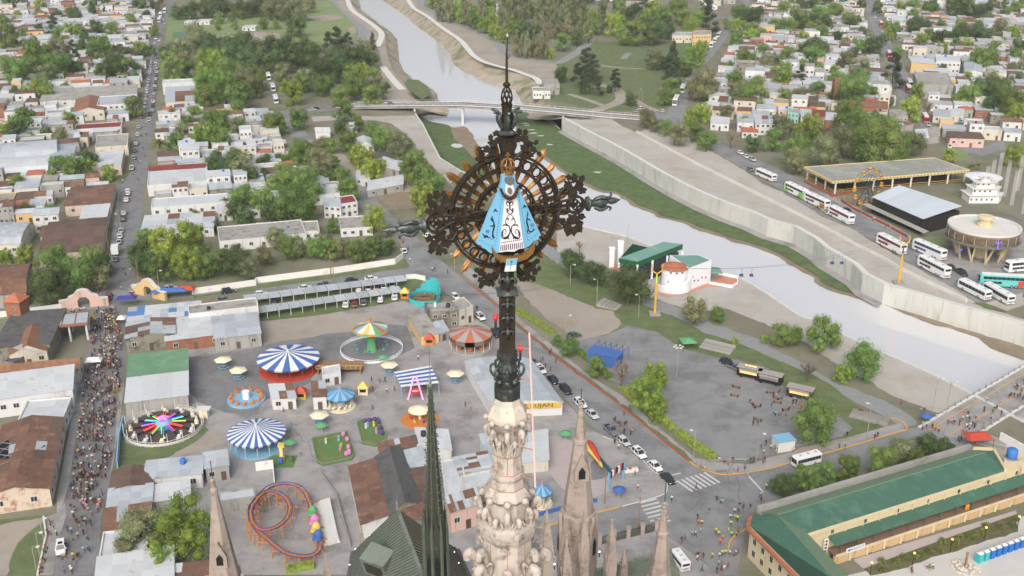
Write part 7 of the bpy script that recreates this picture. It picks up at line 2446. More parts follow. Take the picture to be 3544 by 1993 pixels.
# ================================================================== LONG GREEN-ROOFED BUILDING
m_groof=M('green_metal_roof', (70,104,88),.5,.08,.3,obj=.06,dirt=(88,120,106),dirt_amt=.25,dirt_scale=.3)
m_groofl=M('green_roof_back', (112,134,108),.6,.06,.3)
m_crm=M('cream_plaster', (208,194,160),.9,.05,.3,dirt=(182,168,138),dirt_amt=.2,dirt_scale=.4,streak=True)
m_ochp=M('apricot_plaster', (198,170,132),.9,.06,.3)
gh=emp('gallery_building', flat(g(3,2,900,900)))
tag(gh,'long cream gallery block with dark green metal roof, gallery awning and L-shaped wing', 'building')
o0=V3(gh.location)
EZ,RZ=7.0,8.8
pt=lambda c,r,x,y,z:g(c,r,x,y,z)-o0
F0,F1=pt(3,2,300,1132,EZ),pt(3,2,1792,662,EZ)
R0_,R1_=pt(3,2,72,990,RZ),pt(3,2,1640,520,RZ)
B0,B1=pt(3,2,-60,975,EZ),pt(3,2,1545,498,EZ)
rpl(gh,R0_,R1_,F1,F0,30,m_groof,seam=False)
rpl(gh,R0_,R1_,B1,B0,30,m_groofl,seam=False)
HC=pt(3,2,1700,505,EZ)
mesh('hip_end', m_groof,gh,lambda m:m.add([R1_,F1,HC,B1],[(0,1,2),(0,2,3)]))
mesh('ridge_cap', m_groofl,gh,lambda m:m.bar(R0_+V3((0,0,.08)),R1_+V3((0,0,.08)),.3,.15))
perp=V3((F1.y-F0.y,-(F1.x-F0.x),0)).normalized()
fx=(F1-F0).normalized()
fx.z=0
F2=F1+fx*9
gr0=lambda p,z=0:V3((p.x,p.y,z))
mesh('wall', m_crm,gh,lambda m:m.prism([p.xy for p in (F0,F2,F2-perp*7,F1-perp*1.0,B1,B0)],-.05,EZ-.1))
mesh('parapet', mcn,gh,lambda m:m.bar(B0-perp*.7+V3((0,0,.3)),B1-perp*.7+V3((0,0,.3)),.7,1.4))
mesh('parapet', m_crm,gh,lambda m:m.bar(B1+V3((0,0,.2)),HC+V3((0,0,.2)),.5,.9).bar(HC+V3((0,0,.2)),F1+V3((0,0,.2)),.5,.9))
mesh('cornice', m_crm,gh,lambda m:m.bar(F0+perp*.15-V3((0,0,.2)),F1+perp*.15-V3((0,0,.2)),.7,.45))
LF=(F2-F0).length
ang=math.atan2(fx.y,fx.x)
for i in range(7):
	inst(WIN,gh,gr0(F0+fx*(LF*(.1+i*.135)),5.75),ang,(.8,1,1.1))
# gallery: awning, posts, floor, doors and arches below
aw0,aw1=F0+fx*5+V3((0,0,-2.0)),F2+V3((0,0,-2.0))
rpl(gh,aw0,aw1,aw1+perp*2.6-V3((0,0,.7)),aw0+perp*2.6-V3((0,0,.7)),18,m_groof,'awning_sheet', seam=False)
mesh('gallery_floor', M('gallery_floor', (128,104,92),.9,.1),gh,lambda m:m.bar(gr0(aw0+perp*1.4,2.1),gr0(aw1+perp*1.4,2.1),2.7,.25))
mesh('gallery_edge', m_crm,gh,lambda m:m.bar(gr0(aw0+perp*2.8,2.15),gr0(aw1+perp*2.8,2.15),.2,.5))
nb=13
for i in range(nb):
	c=(aw0+perp*2.5).lerp(aw1+perp*2.5,(i+.3)/nb)
	bx('gallery_post', m_groof,gh,(c.x-.07,c.y-.07,2.2),(c.x+.07,c.y+.07,4.4))
	w=aw0.lerp(aw1,(i+.5)/nb)
	if i % 3==1:
		inst(DOOR,gh,gr0(w,2.22),ang,(1.1,1,2.1))
	else:
		inst(WIN,gh,gr0(w,3.5),ang,(1.0,1,1.5))
	mesh('pilaster', m_crm,gh,lambda m:m.bar(gr0(aw0.lerp(aw1,i/nb)+perp*.08,2.2),gr0(aw0.lerp(aw1,i/nb)+perp*.08,EZ-.3),.35,.2))
	a=(aw0+perp*2.55).lerp(aw1+perp*2.55,(i+.5)/nb)
	mesh('lower_bay', m_ochp,gh,lambda m:m.bar(gr0(a-fx*1.3,.95),gr0(a+fx*1.3,.95),.24,1.9))
	mesh('lower_pier', m_crm,gh,lambda m:m.bar(gr0(a+fx*1.7,-.02),gr0(a+fx*1.7,2.0),.5,.4))
mesh('lower_wall', m_ochp,gh,lambda m:m.bar(gr0(aw0+perp*2.3,.98),gr0(aw1+perp*2.3,.98),.3,2.0))
# BANOS sign, air conditioners, barrels, water tank
sg=emp('toilet_sign', o0+gr0(aw0+perp*3.0+fx*4.6,2.75),ang)
tag(sg,'white banner reading BAÑOS with a blue arrow on the gallery rail', 'sign')
m_sblue=M('sign_blue', (44,110,190),.6,.03)
bx('board', mwh,sg,(-2.3,-.04,-.5),(2.3,.04,.5))
word('BAÑOS', .8,m_sblue,sg,(.75,-.05,0),(R(90),0,0))
mesh('arrow', m_sblue,sg,lambda m:m.add([(-2.1,-.05,0),(-1.4,-.05,-.36),(-1.4,-.05,-.12),(-.65,-.05,-.12),(-.65,-.05,.12),(-1.4,-.05,.12),(-1.4,-.05,.36)],[(0,1,6),(2,3,4,5)]))
for i in range(4):
	a=emp('air_conditioner', o0+gr0(F0+fx*4.3+perp*.6,2.3+.75*i),ang)
	tag(a,'white air conditioner unit stacked on the gallery corner', 'air conditioner', 'air conditioners at the gallery corner')
	bx('case', mwh,a,(-.45,-.2,-.33),(.45,.2,.33))
	mesh('fan', mbk,a,lambda m:m.lathe([(0,0),(.24,0),(.24,.02)],14)).rotation_euler=(R(90),0,0)
	a.children[1].location=(-.1,-.21,0)
for i in range(2):
	b=emp('gas_bottle', o0+gr0(aw0.lerp(aw1,.62)+perp*1.9+fx*.55*i,2.23))
	tag(b,'orange gas bottle standing on the gallery', 'gas bottle', 'orange gas bottles on the gallery')
	mesh('body', M('gas_orange', (214,140,40),.5),b,lambda m:m.lathe([(0,0),(.22,0),(.24,.1),(.24,1.1),(.1,1.3),(0,1.3)],12),smooth=True)
	bx('valve', mzd,b,(-.05,-.05,1.29),(.05,.05,1.42))
tk=emp('rooftop_tank', o0+F2-perp*3.4-fx*3.4+V3((0,0,-.1)))
tag(tk,'bright blue water tank on the gallery block end roof', 'water tank')
mesh('tank', m_tankb,tk,lambda m:m.lathe([(0,.15),(1.0,.15),(1.1,.3),(1.15,2.0),(.9,2.3),(.3,2.4),(0,2.4)],18),smooth=True)
bx('base', mcn,tk,(-1.2,-1.2,0),(1.2,1.2,.15))
# wing towards the camera
w0,w1=pt(3,2,72,990,RZ),pt(3,2,500,1480,RZ)
wa0,wa1=pt(3,2,300,1132,EZ),pt(3,2,650,1500,EZ)
wl0,wl1=pt(2,2,1822,985,EZ),pt(2,2,1800,1075,EZ)
wl2=pt(3,2,260,1470,EZ)
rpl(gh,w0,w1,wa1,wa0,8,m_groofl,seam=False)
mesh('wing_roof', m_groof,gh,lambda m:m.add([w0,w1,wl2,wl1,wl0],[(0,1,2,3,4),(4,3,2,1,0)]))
mesh('wing_wall', m_crm,gh,lambda m:m.prism([p.xy for p in (wl0,wl1,wl2,wa1,wa0)],-.05,EZ-.15))
d=(wl2-wl1).normalized()
nn=V3((d.y,-d.x,0))
mesh('tile_cornice', ROOFS['redtile'],gh,lambda m:m.bar(wl1+nn*.4-V3((0,0,.5)),wl2+nn*.4-V3((0,0,.5)),.8,.4).bar(wl0+V3((-.4,0,-.5)),wl1+V3((-.4,0,-.5)),.8,.4))
for i in range(6):
	c=wl1.lerp(wl2,(i+.7)/6)
	for z in (2.0,4.6):
		inst(WIN,gh,gr0(c+nn*.02,z),math.atan2(d.y,d.x),(1.1,1,1.5))
# ================================================================== WHITE RIVERSIDE BUILDING
m_wp=M('fresh_white', (232,233,236),.8,.03,.4)
m_gsheet=M('sage_roof', (112,150,138),.5,.05,.3,dirt=(132,166,152),dirt_amt=.2,dirt_scale=.3)
m_gdark=M('dark_green_fascia', (38,92,62),.5,.04)
wb=emp('riverside_house', flat(g(2,1,1150,700)))
tag(wb,'white riverside building with slanted green roofs and a round terracotta-capped turret', 'building')
o0=V3(wb.location)
q=[pt(2,1,x,y,z) for x,y,z in ((808,500,7.5),(948,527,7.5),(1290,395,9),(1145,376,9))]
mesh('main_roof', m_gsheet,wb,lambda m:m.add(q,[(0,1,2,3)]))
mesh('fascia', m_gdark,wb,lambda m:[m.add([q[i],q[(i+1) % 4],q[(i+1) % 4]-V3((0,0,1.7)),q[i]-V3((0,0,1.7))],[(3,2,1,0)]) for i in range(4)])
def inset(L,k):
	c=sum(L,V3())/len(L)
	return [p.lerp(c,k) for p in L]
mesh('glazed_hall', m_pane,wb,lambda m:m.prism([p.xy for p in inset(q,.12)],0,6.6))
for s in (.0,.33,.66,1.0):
	c=q[1].lerp(q[2],s)-V3((0,0,.5))
	bx('column', m_wp,wb,(c.x-.3,c.y-.3,0),(c.x+.3,c.y+.3,6.5))
c=q[0]
bx('column', m_wp,wb,(c.x-.3,c.y-.3,0),(c.x+.3,c.y+.3,6))
for x,y0,y1,w in ((750,440,545,.8),(815,390,500,.9)):
	p=g(2,1,x,y1+20,0)-o0
	mesh('chimney', m_wp,wb,lambda m:m.box((p.x-w,p.y-w,0),(p.x+w,p.y+w,(y1-y0)*.055+.6)))
	mesh('chimney_cap', m_wp,wb,lambda m:m.box((p.x-w-.15,p.y-w-.15,(y1-y0)*.055+.7),(p.x+w+.15,p.y+w+.15,(y1-y0)*.055+1)))
lr=[pt(2,1,x,y,z) for x,y,z in ((800,515,6),(910,392,7.5),(1030,420,5.5),(960,500,5))]
mesh('side_roof', m_gdark,wb,lambda m:m.add(lr,[(0,3,2,1),(0,1,2,3)]))
mesh('side_wall', m_wp,wb,lambda m:m.prism([p.xy for p in inset(lr,.08)],0,5))
tc=pt(2,1,1230,562,7.4)
rt=100*.45836/ppm(g(2,1,1230,562,7.4))
mesh('turret_wall', m_wp,wb,lambda m:m.lathe([(rt*.98,0),(rt*.95,7.5)],28,(tc.x,tc.y,0)),smooth=True)
for k in range(24):
	a0,a1=2*PI*k/24,2*PI*(k+1)/24
	v=[V3((tc.x,tc.y,8.8))]+[V3((tc.x+rt*1.06*cos(a),tc.y+rt*1.06*sin(a),7.4)) for a in (a0,a1)]
	mesh('turret_tile', ROOFS['redtile'],wb,lambda m:m.add(v+[p-V3((0,0,.2)) for p in v],[(0,1,2),(5,4,3),(1,4,5,2)]))
for a in (-2.0,-1.55,-1.1):
	inst(WIN,wb,(tc.x+rt*.97*cos(a),tc.y+rt*.97*sin(a),6.6),a+R(90),(.7,1,.6))
for i in range(26):
	a=R(-175)+i*R(6)
	hh=1.6+i*.12
	v=[(tc.x+r_*cos(x),tc.y+r_*sin(x)) for r_,x in ((rt*1.3,a),(rt*1.3,a+R(6)),(rt*1.18,a+R(6)),(rt*1.18,a))]
	mesh('stair_wall', m_wp,wb,lambda m:m.prism(v,0,hh))
rb=[pt(2,1,x,y,7.6) for x,y in ((1335,580),(1508,515),(1410,475),(1190,478))]
mesh('block_wall', m_wp,wb,lambda m:m.prism([p.xy for p in rb],0,7.6))
mesh('block_roof', m_gsheet,wb,lambda m:m.poly([V3((p.x,p.y,7.64)) for p in inset(rb,.08)]))
mesh('canopy_roof', m_gsheet,wb,lambda m:m.prism([(g(2,1,x,y,4)-o0).xy for x,y in ((1500,600),(1590,610),(1570,570),(1500,560))],3.6,3.9))
d=(rb[1]-rb[0]).normalized()
for i in range(5):
	inst(WIN,wb,gr0(rb[0]+d*(1.2+i*1.9)+V3((d.y,-d.x,0))*.02,2.4+(i % 2)*.4),math.atan2(d.y,d.x),(.7,1,.7))
word('K', 1.0,mbk,wb,(tc.x-rt*.55,tc.y-rt*.86,3.6),(R(90),0,R(-30)))
word('K', 1.0,mbk,wb,tuple(gr0(rb[0]+d*2.4+V3((d.y,-d.x,0))*.04,4.2)),(R(90),0,math.atan2(d.y,d.x)))
zo('terrace', gl(2,1,[(1100,770),(1180,800),(1320,770),(1480,715),(1700,720),(1700,660),(1560,630),(1500,690),(1300,740)]),m_terra,.2)
zo('terrace', gl(2,1,[(720,560),(800,545),(960,640),(960,670),(860,640)]),m_terra,.2)
kw=gl(2,1,[(1490,700),(1660,725),(1703,700),(1703,655),(1560,625)])
o_=V3(flat(kw[0]))
tw=shift(wll(kw,1.0,.25),o_).build('terrace_wall', m_wp,loc=o_)
tag(tw,'white parapet wall round the pink riverside terrace', 'wall')
# ================================================================== FAR BANK LEISURE BUILDINGS
rr_=emp('round_raised_building', flat(g(3,1,1635,560)))
tag(rr_,'round raised building with pale roof disc, brown glazing and splayed concrete legs', 'building')
zt=11.0
c0=g(3,1,1635,255,zt)
rr_.location=flat(c0)
rd=262*.45836/ppm(c0)
for nm,prof,mat in (('roof_disc', [(0,zt),(rd*.93,zt),(rd*.93,zt+.35),(rd,zt+.35),(rd,zt-.4)],m_cop2),('brown_band', [(rd+.03,zt-.4),(rd+.03,zt-1.0),(rd*.98,zt-1.0)],M('brown_band', (142,116,100),.7)),
					  ('glazing', [(rd*.985,zt-1.0),(rd*.985,zt-3.6)],M('brown_glazing', (116,104,88),.3,.25,.9,dirt=(84,62,44),dirt_amt=.4,dirt_scale=.7)),('balcony', [(rd*1.02,zt-3.5),(rd*1.02,zt-4.3),(rd*.9,zt-4.4),(0,zt-4.4)],M('balcony_grey', (110,112,108),.6))):
	mesh(nm,mat,rr_,lambda m:m.lathe(prof,40))
for k in range(20):
	a=k*.314
	mesh('mullion', m_cop2,rr_,lambda m:m.bar((rd*cos(a),rd*sin(a),zt-1.0),(rd*cos(a),rd*sin(a),zt-3.6),.1))
for k in range(10):
	a=k*.628+.2
	for s in (-.14,.14):
		mesh('splayed_leg', m_crm,rr_,lambda m:m.bar((rd*.62*cos(a),rd*.62*sin(a),0),(rd*.82*cos(a+s),rd*.82*sin(a+s),zt-4.3),.55,.5))
mesh('core', m_crm,rr_,lambda m:m.lathe([(2.2,0),(2.2,zt-4.4)],14))
mesh('lantern', m_crm,rr_,lambda m:m.lathe([(2.6,zt+.02),(2.6,zt+1.2),(2.0,zt+1.2),(2.0,zt+2.6),(2.7,zt+2.6),(2.8,zt+3.4),(2.2,zt+3.6),(0,zt+3.6)],18))
m_violet=M('violet_lamp', (90,70,255),.3,0,emit=3.0)
mesh('violet_sign', m_violet,rr_,lambda m:m.bar((-1.0,-rd-.2,zt-1.6),(-.6,-rd-.2,zt-2.1),.15).bar((-.6,-rd-.2,zt-2.1),(.6,-rd-.2,zt-2.1),.18).bar((.6,-rd-.2,zt-2.1),(1.0,-rd-.2,zt-1.6),.15).bar((0,-rd-.2,zt-2.1),(0,-rd-.2,zt-4.0),.2))
mesh('violet_lamp', m_violet,rr_,lambda m:m.lathe([(0,-.3),(.3,0),(0,.3)],10,(-rd*.68,-rd*.3,3.6)))
pv=emp('slab_pavilion', flat(g(3,0,490,1420)))
tag(pv,'open pavilion with huge flat grey concrete roof, cream patterned fascia and yellow rails', 'pavilion')
o0=V3(pv.location)
q=[pt(3,0,x,y,5.2) for x,y in ((490,1372),(1520,1285),(1255,1192),(275,1262))]
mesh('roof_slab', M('pavilion_roof', (142,146,138),.9,.12,.1,dirt=(164,166,158),dirt_amt=.3,dirt_scale=.1),pv,lambda m:m.prism([p.xy for p in q],4.4,5.2))
m_fasc=M('fascia_cream', (214,192,140),.8,.05)
for i in range(4):
	a,b=q[i],q[(i+1) % 4]
	mesh('fascia', m_fasc,pv,lambda m:m.bar(V3((a.x,a.y,4.9)),V3((b.x,b.y,4.9)),.5,1.0))
	n=int((b-a).length/1.6)
	if i in (0,3):
		for k in range(n):
			c=a.lerp(b,(k+.5)/n)
			dd=(b-a).normalized()
			o2=V3((dd.y,-dd.x,0))*.28
			mesh('fascia_notch', M('fascia_brown', (132,108,72),.8),pv,lambda m:m.bar(V3((c.x,c.y,4.85))+o2-dd*.35,V3((c.x,c.y,4.85))+o2+dd*.35,.06,.4))
	for k in range(7 if i % 2==0 else 3):
		c=a.lerp(b,(k+.05)/(7 if i % 2==0 else 3)).lerp(sum(q,V3())/4,.04)
		bx('column', m_cop2,pv,(c.x-.3,c.y-.3,0),(c.x+.3,c.y+.3,4.4))
for i in (0,3):
	a,b=q[i].lerp(sum(q,V3())/4,.03),q[(i+1) % 4].lerp(sum(q,V3())/4,.03)
	mesh('yellow_rail', myl,pv,lambda m:m.bar(V3((a.x,a.y,1.5)),V3((b.x,b.y,1.5)),.15).bar(V3((a.x,a.y,.8)),V3((b.x,b.y,.8)),.1))
mesh('dark_interior', mbk,pv,lambda m:m.prism([p.xy for p in inset(q,.25)],0,4.2))
lw=shift(wll(gl(3,0,[(270,1375),(470,1470)])+gl(3,1,[(480,40),(640,5)]),.9,.4),o0).build('brick_kerb_wall', M('red_brick', (158,86,66),.9,.15),loc=o0)
tag(lw,'low red brick wall round the slab pavilion', 'wall')
lw2=shift(wll(gl(3,1,[(550,70),(640,130),(900,260),(1050,345)]),.9,.3),o0).build('brick_kerb_wall', M('red_brick', (158,86,66),.9,.15),loc=o0)
tag(lw2,'low red brick wall with yellow posts beside the far bank pavement', 'wall')
for i in range(14):
	p=g(3,1,560,75).lerp(g(3,1,1140,320),i/13)+V3((1.2,1.6,0))
	y=MB().tube([(0,0,0),(0,0,2.6)],.09,6).build('yellow_post', myl,loc=p)
	tag(y,'yellow fence post behind the low brick wall', 'post', 'yellow posts behind the brick wall')
bh=emp('mesh_hall', flat(S(3178,800)))
tag(bh,'large hall with pale blue-white roof and black mesh sides', 'hall')
o0=V3(bh.location)
q=[S(x,y,z)-o0 for x,y,z in ((3017,681,6.0),(3195,758,6.0),(3330,712,7.6),(3112,640,7.6))]
rpl(bh,q[3],q[2],q[1],q[0],10,M('hall_roof', (192,202,210),.5,.04,.3,obj=.05),seam=False)
m_mesh=M('black_mesh', (46,44,42),.9,.15,.8)
mesh('mesh_wall', m_mesh,bh,lambda m:m.prism([p.xy for p in inset(q,.03)],0,5.6))
d=(q[1]-q[0]).normalized()
nn=V3((d.y,-d.x,0))
mesh('skirt_canopy', m_cop2,bh,lambda m:m.add([V3((q[0].x,q[0].y,3.0))-d*2,V3((q[1].x,q[1].y,2.6))+d*4,V3((q[1].x,q[1].y,2.2))+d*4+nn*2.4,V3((q[0].x,q[0].y,2.6))+nn*2.4-d*2],[(0,1,2,3),(3,2,1,0)]))
# paddle-boat building, mushroom roofs and white ride masts at the right
bb=emp('boat_building', flat(S(3400,690)))
tag(bb,'white building shaped like a paddle steamer with stacked decks', 'building')
o0=V3(bb.location)
c=S(3405,660,4)-o0
for i,(w,z0,z1) in enumerate(((11,0,3),(9,3.2,5.6),(6.5,5.8,7.8),(3,8,9.4))):
	mesh('deck_house', m_wp,bb,lambda m:m.prism([(c.x+w*.62*x,c.y+w*.34*y) for x,y in ((-1,-1),(.7,-1),(1.1,0),(.7,1),(-1,1))],z0,z1))
	mesh('deck_edge', m_cop2,bb,lambda m:m.prism([(c.x+(w*.62+.7)*x,c.y+(w*.34+.7)*y) for x,y in ((-1,-1),(.7,-1),(1.1,0),(.7,1),(-1,1))],z1,z1+.2))
	for k in range(max(2,int(w/2))):
		inst(WIN,bb,(c.x-w*.55+k*2.0,c.y-w*.34,z0+1.5),0,(.8,1,.9))
for (sx,sy,z,r_,mat,lab) in ((3270,706,4.5,4.4,M('patina_dome', (150,168,150),.7),'pale green mushroom roof behind the black hall'),(3450,758,6,8.2,M('thatch', (116,112,106),.9,.15),'grey conical thatch roof behind the round raised building'),(3405,610,5.5,7.2,M('tent_white', (214,218,220),.6),'white disc canopy below the ride masts')):
	p=S(sx,sy,z)
	t=emp('mushroom_roof', flat(p))
	tag(t,lab,'canopy')
	for k in range(16):
		a0,a1=k*PI/8,(k+1)*PI/8
		v=[V3((0,0,z+r_*.22)),V3((r_*cos(a0),r_*sin(a0),z)),V3((r_*cos(a1),r_*sin(a1),z))]
		mesh('roof_panel', mat,t,lambda m:m.add(v+[x-V3((0,0,.12)) for x in v],[(0,1,2),(5,4,3),(1,4,5,2)]))
	mesh('post', m_cop2,t,lambda m:m.lathe([(.35,0),(.35,z)],8))
for (sx,sy,h) in ((3425,640,13),(3450,622,14),(3500,690,14),(3520,640,15),(3540,720,14),(3405,655,12),(3475,660,15)):
	p=S(sx,sy+20)
	t=emp('ride_mast', flat(p))
	tag(t,'white lattice mast of the tower ride by the paddle-boat building', 'mast', 'white lattice masts of the tower ride')
	for sx_ in (-.45,.45):
		for sy_ in (-.45,.45):
			mesh('leg', m_wp,t,lambda m:m.bar((sx_,sy_,0),(sx_,sy_,h),.06))
	for k in range(int(h/1.4)):
		z=k*1.4
		mesh('lattice', m_wp,t,lambda m:m.bar((-.45,-.45,z),(.45,-.45,z+1.4),.06).bar((-.45,.45,z),(-.45,-.45,z+1.4),.06))
# ferris wheel
fw=emp('ferris_wheel', flat(S(3006,712)),R(25))
tag(fw,'small ferris wheel with yellow gondolas beside the slab pavilion', 'ferris wheel')
pc=S(3006,640,8.2)
fw.location=flat(pc)
rw_=60/ppm(pc)
HZ=8.2
m_wsteel=M('wheel_steel', (70,78,84),.5,.1)
m_gondola=M('gondola_yellow', (226,164,56),.5,.05)
for y in (-.7,.7):
	mb=MB()
	for k in range(24):
		a,b=k*PI/12,(k+1)*PI/12
		for rr2 in (rw_,rw_*.6):
			mb.bar((rr2*cos(a),y,HZ+rr2*sin(a)),(rr2*cos(b),y,HZ+rr2*sin(b)),.12)
	mb.build('rim', m_wsteel,fw)
	for k in range(12):
		a=k*PI/6
		mesh('spoke', m_wsteel,fw,lambda m:m.bar((0,y,HZ),(rw_*cos(a),y,HZ+rw_*sin(a)),.09))
	for s in (-1,1):
		mesh('support_leg', m_wsteel,fw,lambda m:m.bar((0,y*1.4,HZ),(s*3.4,y*2.4,0),.25))
for k in range(12):
	a=k*PI/6
	gd=emp('gondola', (rw_*cos(a),0,HZ+rw_*sin(a)))
	gd.parent=fw
	mesh('basket', m_gondola,gd,lambda m:m.lathe([(.0,-1.5),(.55,-1.5),(.75,-1.2),(.75,-.7),(.65,-.7),(.6,-1.2),(0,-1.35)],10))
	mesh('canopy', m_gondola,gd,lambda m:m.lathe([(.8,0),(.5,.2),(0,.28)],10))
	mesh('hanger', m_cop2,gd,lambda m:m.bar((0,0,-1.3),(0,0,.1),.07))
# ================================================================== FAIRGROUND
m_blue=M('fair_blue', (70,106,168),.7,.12,1.2)
m_red=M('fair_red', (186,74,58),.6,.1)
m_orange=M('fair_orange', (196,126,60),.6,.14)
m_green=M('fair_green', (96,160,110),.6,.08)
m_pink=M('fair_pink', (206,132,182),.6,.1)
m_purple=M('fair_purple', (84,78,128),.5,.08)
mcr=M('canvas_cream', (226,214,186),.8,.06)
m_turq=M('ride_turquoise', (64,178,184),.5,.05)
m_yel=M('fair_yellow', (208,184,98),.6,.1)
mtb=M('timber', (150,118,88),.85,.15)
mgc=M('canvas_grey', (158,152,146),.85,.1)
m_sky=M('fair_skyblue', (128,174,204),.6,.06)
m_rustc=M('canvas_rust', (172,104,82),.85,.1)
m_lawn=M('fake_lawn', (92,122,72),.9,.12,1)
def ride(name,lb,cat,c,r,x,y,z=0,rz=0,group=None):
	o=emp(name,flat(g(c,r,x,y,z)),rz)
	return tag(o,lb,cat,group)
def rad(c,r,x,y,w,z=0):
	return w*.45836/ppm(g(c,r,x,y,z))
def cone(root,R_,z0,z1,n,mats,nm='canopy_panel', drop=0.0,r0=0.0):
	for k in range(n):
		a0,a1=2*PI*k/n,2*PI*(k+1)/n
		v=[V3((r0*cos(a0),r0*sin(a0),z1)),V3((r0*cos(a1),r0*sin(a1),z1)),V3((R_*cos(a1),R_*sin(a1),z0)),V3((R_*cos(a0),R_*sin(a0),z0))]
		mesh(nm,mats[k % len(mats)],root,lambda m:m.add(v+[p-V3((0,0,.08)) for p in v],[(3,2,1,0),(4,5,6,7),(2,3,7,6)]))
		if drop:
			w=[v[2]*.99,v[3]*.99]
			w=[V3((p.x,p.y,z0-.06)) for p in w]
			mesh('valance', mats[k % len(mats)],root,lambda m:m.add(w+[p-V3((0,0,drop)) for p in w],[(0,1,3,2),(2,3,1,0)]))
def cyl(root,nm,mat,R_,z0,z1,n=24,p=(0,0)):
	return mesh(nm,mat,root,lambda m:m.lathe([(0,z0),(R_,z0),(R_,z1),(0,z1)],n,(p[0],p[1],0)))
def posts(root,nm,mat,R_,z1,n,w=.1,z0=0,ph=0.0):
	for k in range(n):
		a=2*PI*k/n+ph
		mesh(nm,mat,root,lambda m:m.bar((R_*cos(a),R_*sin(a),z0),(R_*cos(a),R_*sin(a),z1),w))
def ringfence(root,mat,R_,h,n,nm='fence_panel'):
	for k in range(n):
		a0,a1=2*PI*k/n,2*PI*(k+.94)/n
		p,q=V3((R_*cos(a0),R_*sin(a0),0)),V3((R_*cos(a1),R_*sin(a1),0))
		mesh(nm,mat,root,lambda m:m.bar(p+V3((0,0,h)),q+V3((0,0,h)),.1).bar(p+V3((0,0,h*.45)),q+V3((0,0,h*.45)),.06,h*.5).bar(p,p+V3((0,0,h)),.1))
def animal(root,mat,p,ang,s=1.0,nm='seat_figure'):
	"""little ride figure: body, head and ears in one mesh"""
	mb=MB()
	mb.lathe([(0,-.45),(.35,-.3),(.45,0),(.35,.35),(0,.45)],8,(0,0,.5))
	mb.lathe([(0,-.3),(.26,-.1),(.28,.1),(0,.3)],8,(.5,0,1.0))
	for y in (-.1,.1):
		mb.bar((.42,y,1.2),(.38,y*1.6,1.7),.1,.16)
	mb.box((-.6,-.4,.05),(.3,.4,.3))
	o=mb.build(nm,mat,root,loc=p)
	o.rotation_euler=(0,0,ang)
	o.scale=(s,)*3
# neon rabbit ride
t=ride('rabbit_ride', 'round rabbit ride with neon spokes and a glowing star hub', 'ride', 0,2,1240,335)
Rr=rad(0,2,1240,335,290)
cyl(t,'platform', M('ride_floor', (86,78,74),.9),Rr*.94,0,.35,40)
ringfence(t,m_cop2,Rr,1.3,40)
posts(t,'lamp_pole', m_cop2,Rr*.99,3.2,16,.12)
for k,(nm,c) in enumerate((('neon_red', (255,70,70)),('neon_green', (110,255,120)),('neon_blue', (90,100,255)))):
	M(nm,c,.3,0,emit=1.2)
for k in range(12):
	a=k*PI/6+.25
	d=V3((cos(a),sin(a),0))
	animal(t,m_cop2 if k % 3 else mcr,d*Rr*.82+V3((0,0,.35)),a+R(90),1.15,'rabbit_seat')
	mesh('arm', mbk,t,lambda m:m.bar(d*1.2+V3((0,0,1.4)),d*Rr*.74+V3((0,0,.9)),.35,.25))
	s=V3((-d.y,d.x,0))*.22
	for sd in (-1,1):
		mesh('neon_tube', MATS[('neon_red', 'neon_green', 'neon_blue', 'neon_red')[(k+(sd>0)) % 4]],t,lambda m:m.bar(d*2+s*sd+V3((0,0,1.62)),d*Rr*.55+s*sd+V3((0,0,1.3)),.13))
mesh('hub', m_sky,t,lambda m:m.lathe([(1.9,.3),(1.9,1.7),(1.2,2.2),(0,2.3)],20))
mesh('star', M('neon_pink', (255,110,200),.3,0,emit=.9),t,lambda m:m.add([V3(((1.7 if k % 2 else .8)*cos(k*.628),(1.7 if k % 2 else .8)*sin(k*.628),2.7)) for k in range(10)]+[V3((0,0,3.5))],[(k,(k+1) % 10,10) for k in range(10)]+[tuple(range(9,-1,-1))]))
tb_=ride('ticket_hut', 'white-roofed ticket hut beside the rabbit ride', 'kiosk', 0,2,1545,250)
bx('roof', m_cop2,tb_,(-1.6,-1.1,2.3),(1.6,1.1,2.45))
bx('booth', mcr,tb_,(-1,-.8,0),(1,.8,2.3))
# striped tents
for (c,r,x,y,w,n,lab) in ((1,1,243,1235,235,24,'big tent with wide blue and white stripes over the red dodgem floor'),(0,2,1935,350,218,44,'round tent of narrow blue and white stripes with a blue slide')):
	t=ride('striped_tent', lab,'tent', c,r,x,y,4.2)
	Rr=rad(c,r,x,y,w,4.2)
	cone(t,Rr,3.6,5.4,n,(m_blue,mwh),drop=.4)
	cyl(t,'floor', m_red if n<30 else m_sky,Rr*.95,0,.4)
	posts(t,'pole', m_red if n<30 else m_cop2,Rr*.92,3.6,14)
	cyl(t,'mast_cap', mcr,.3,5.3,6.0,8)
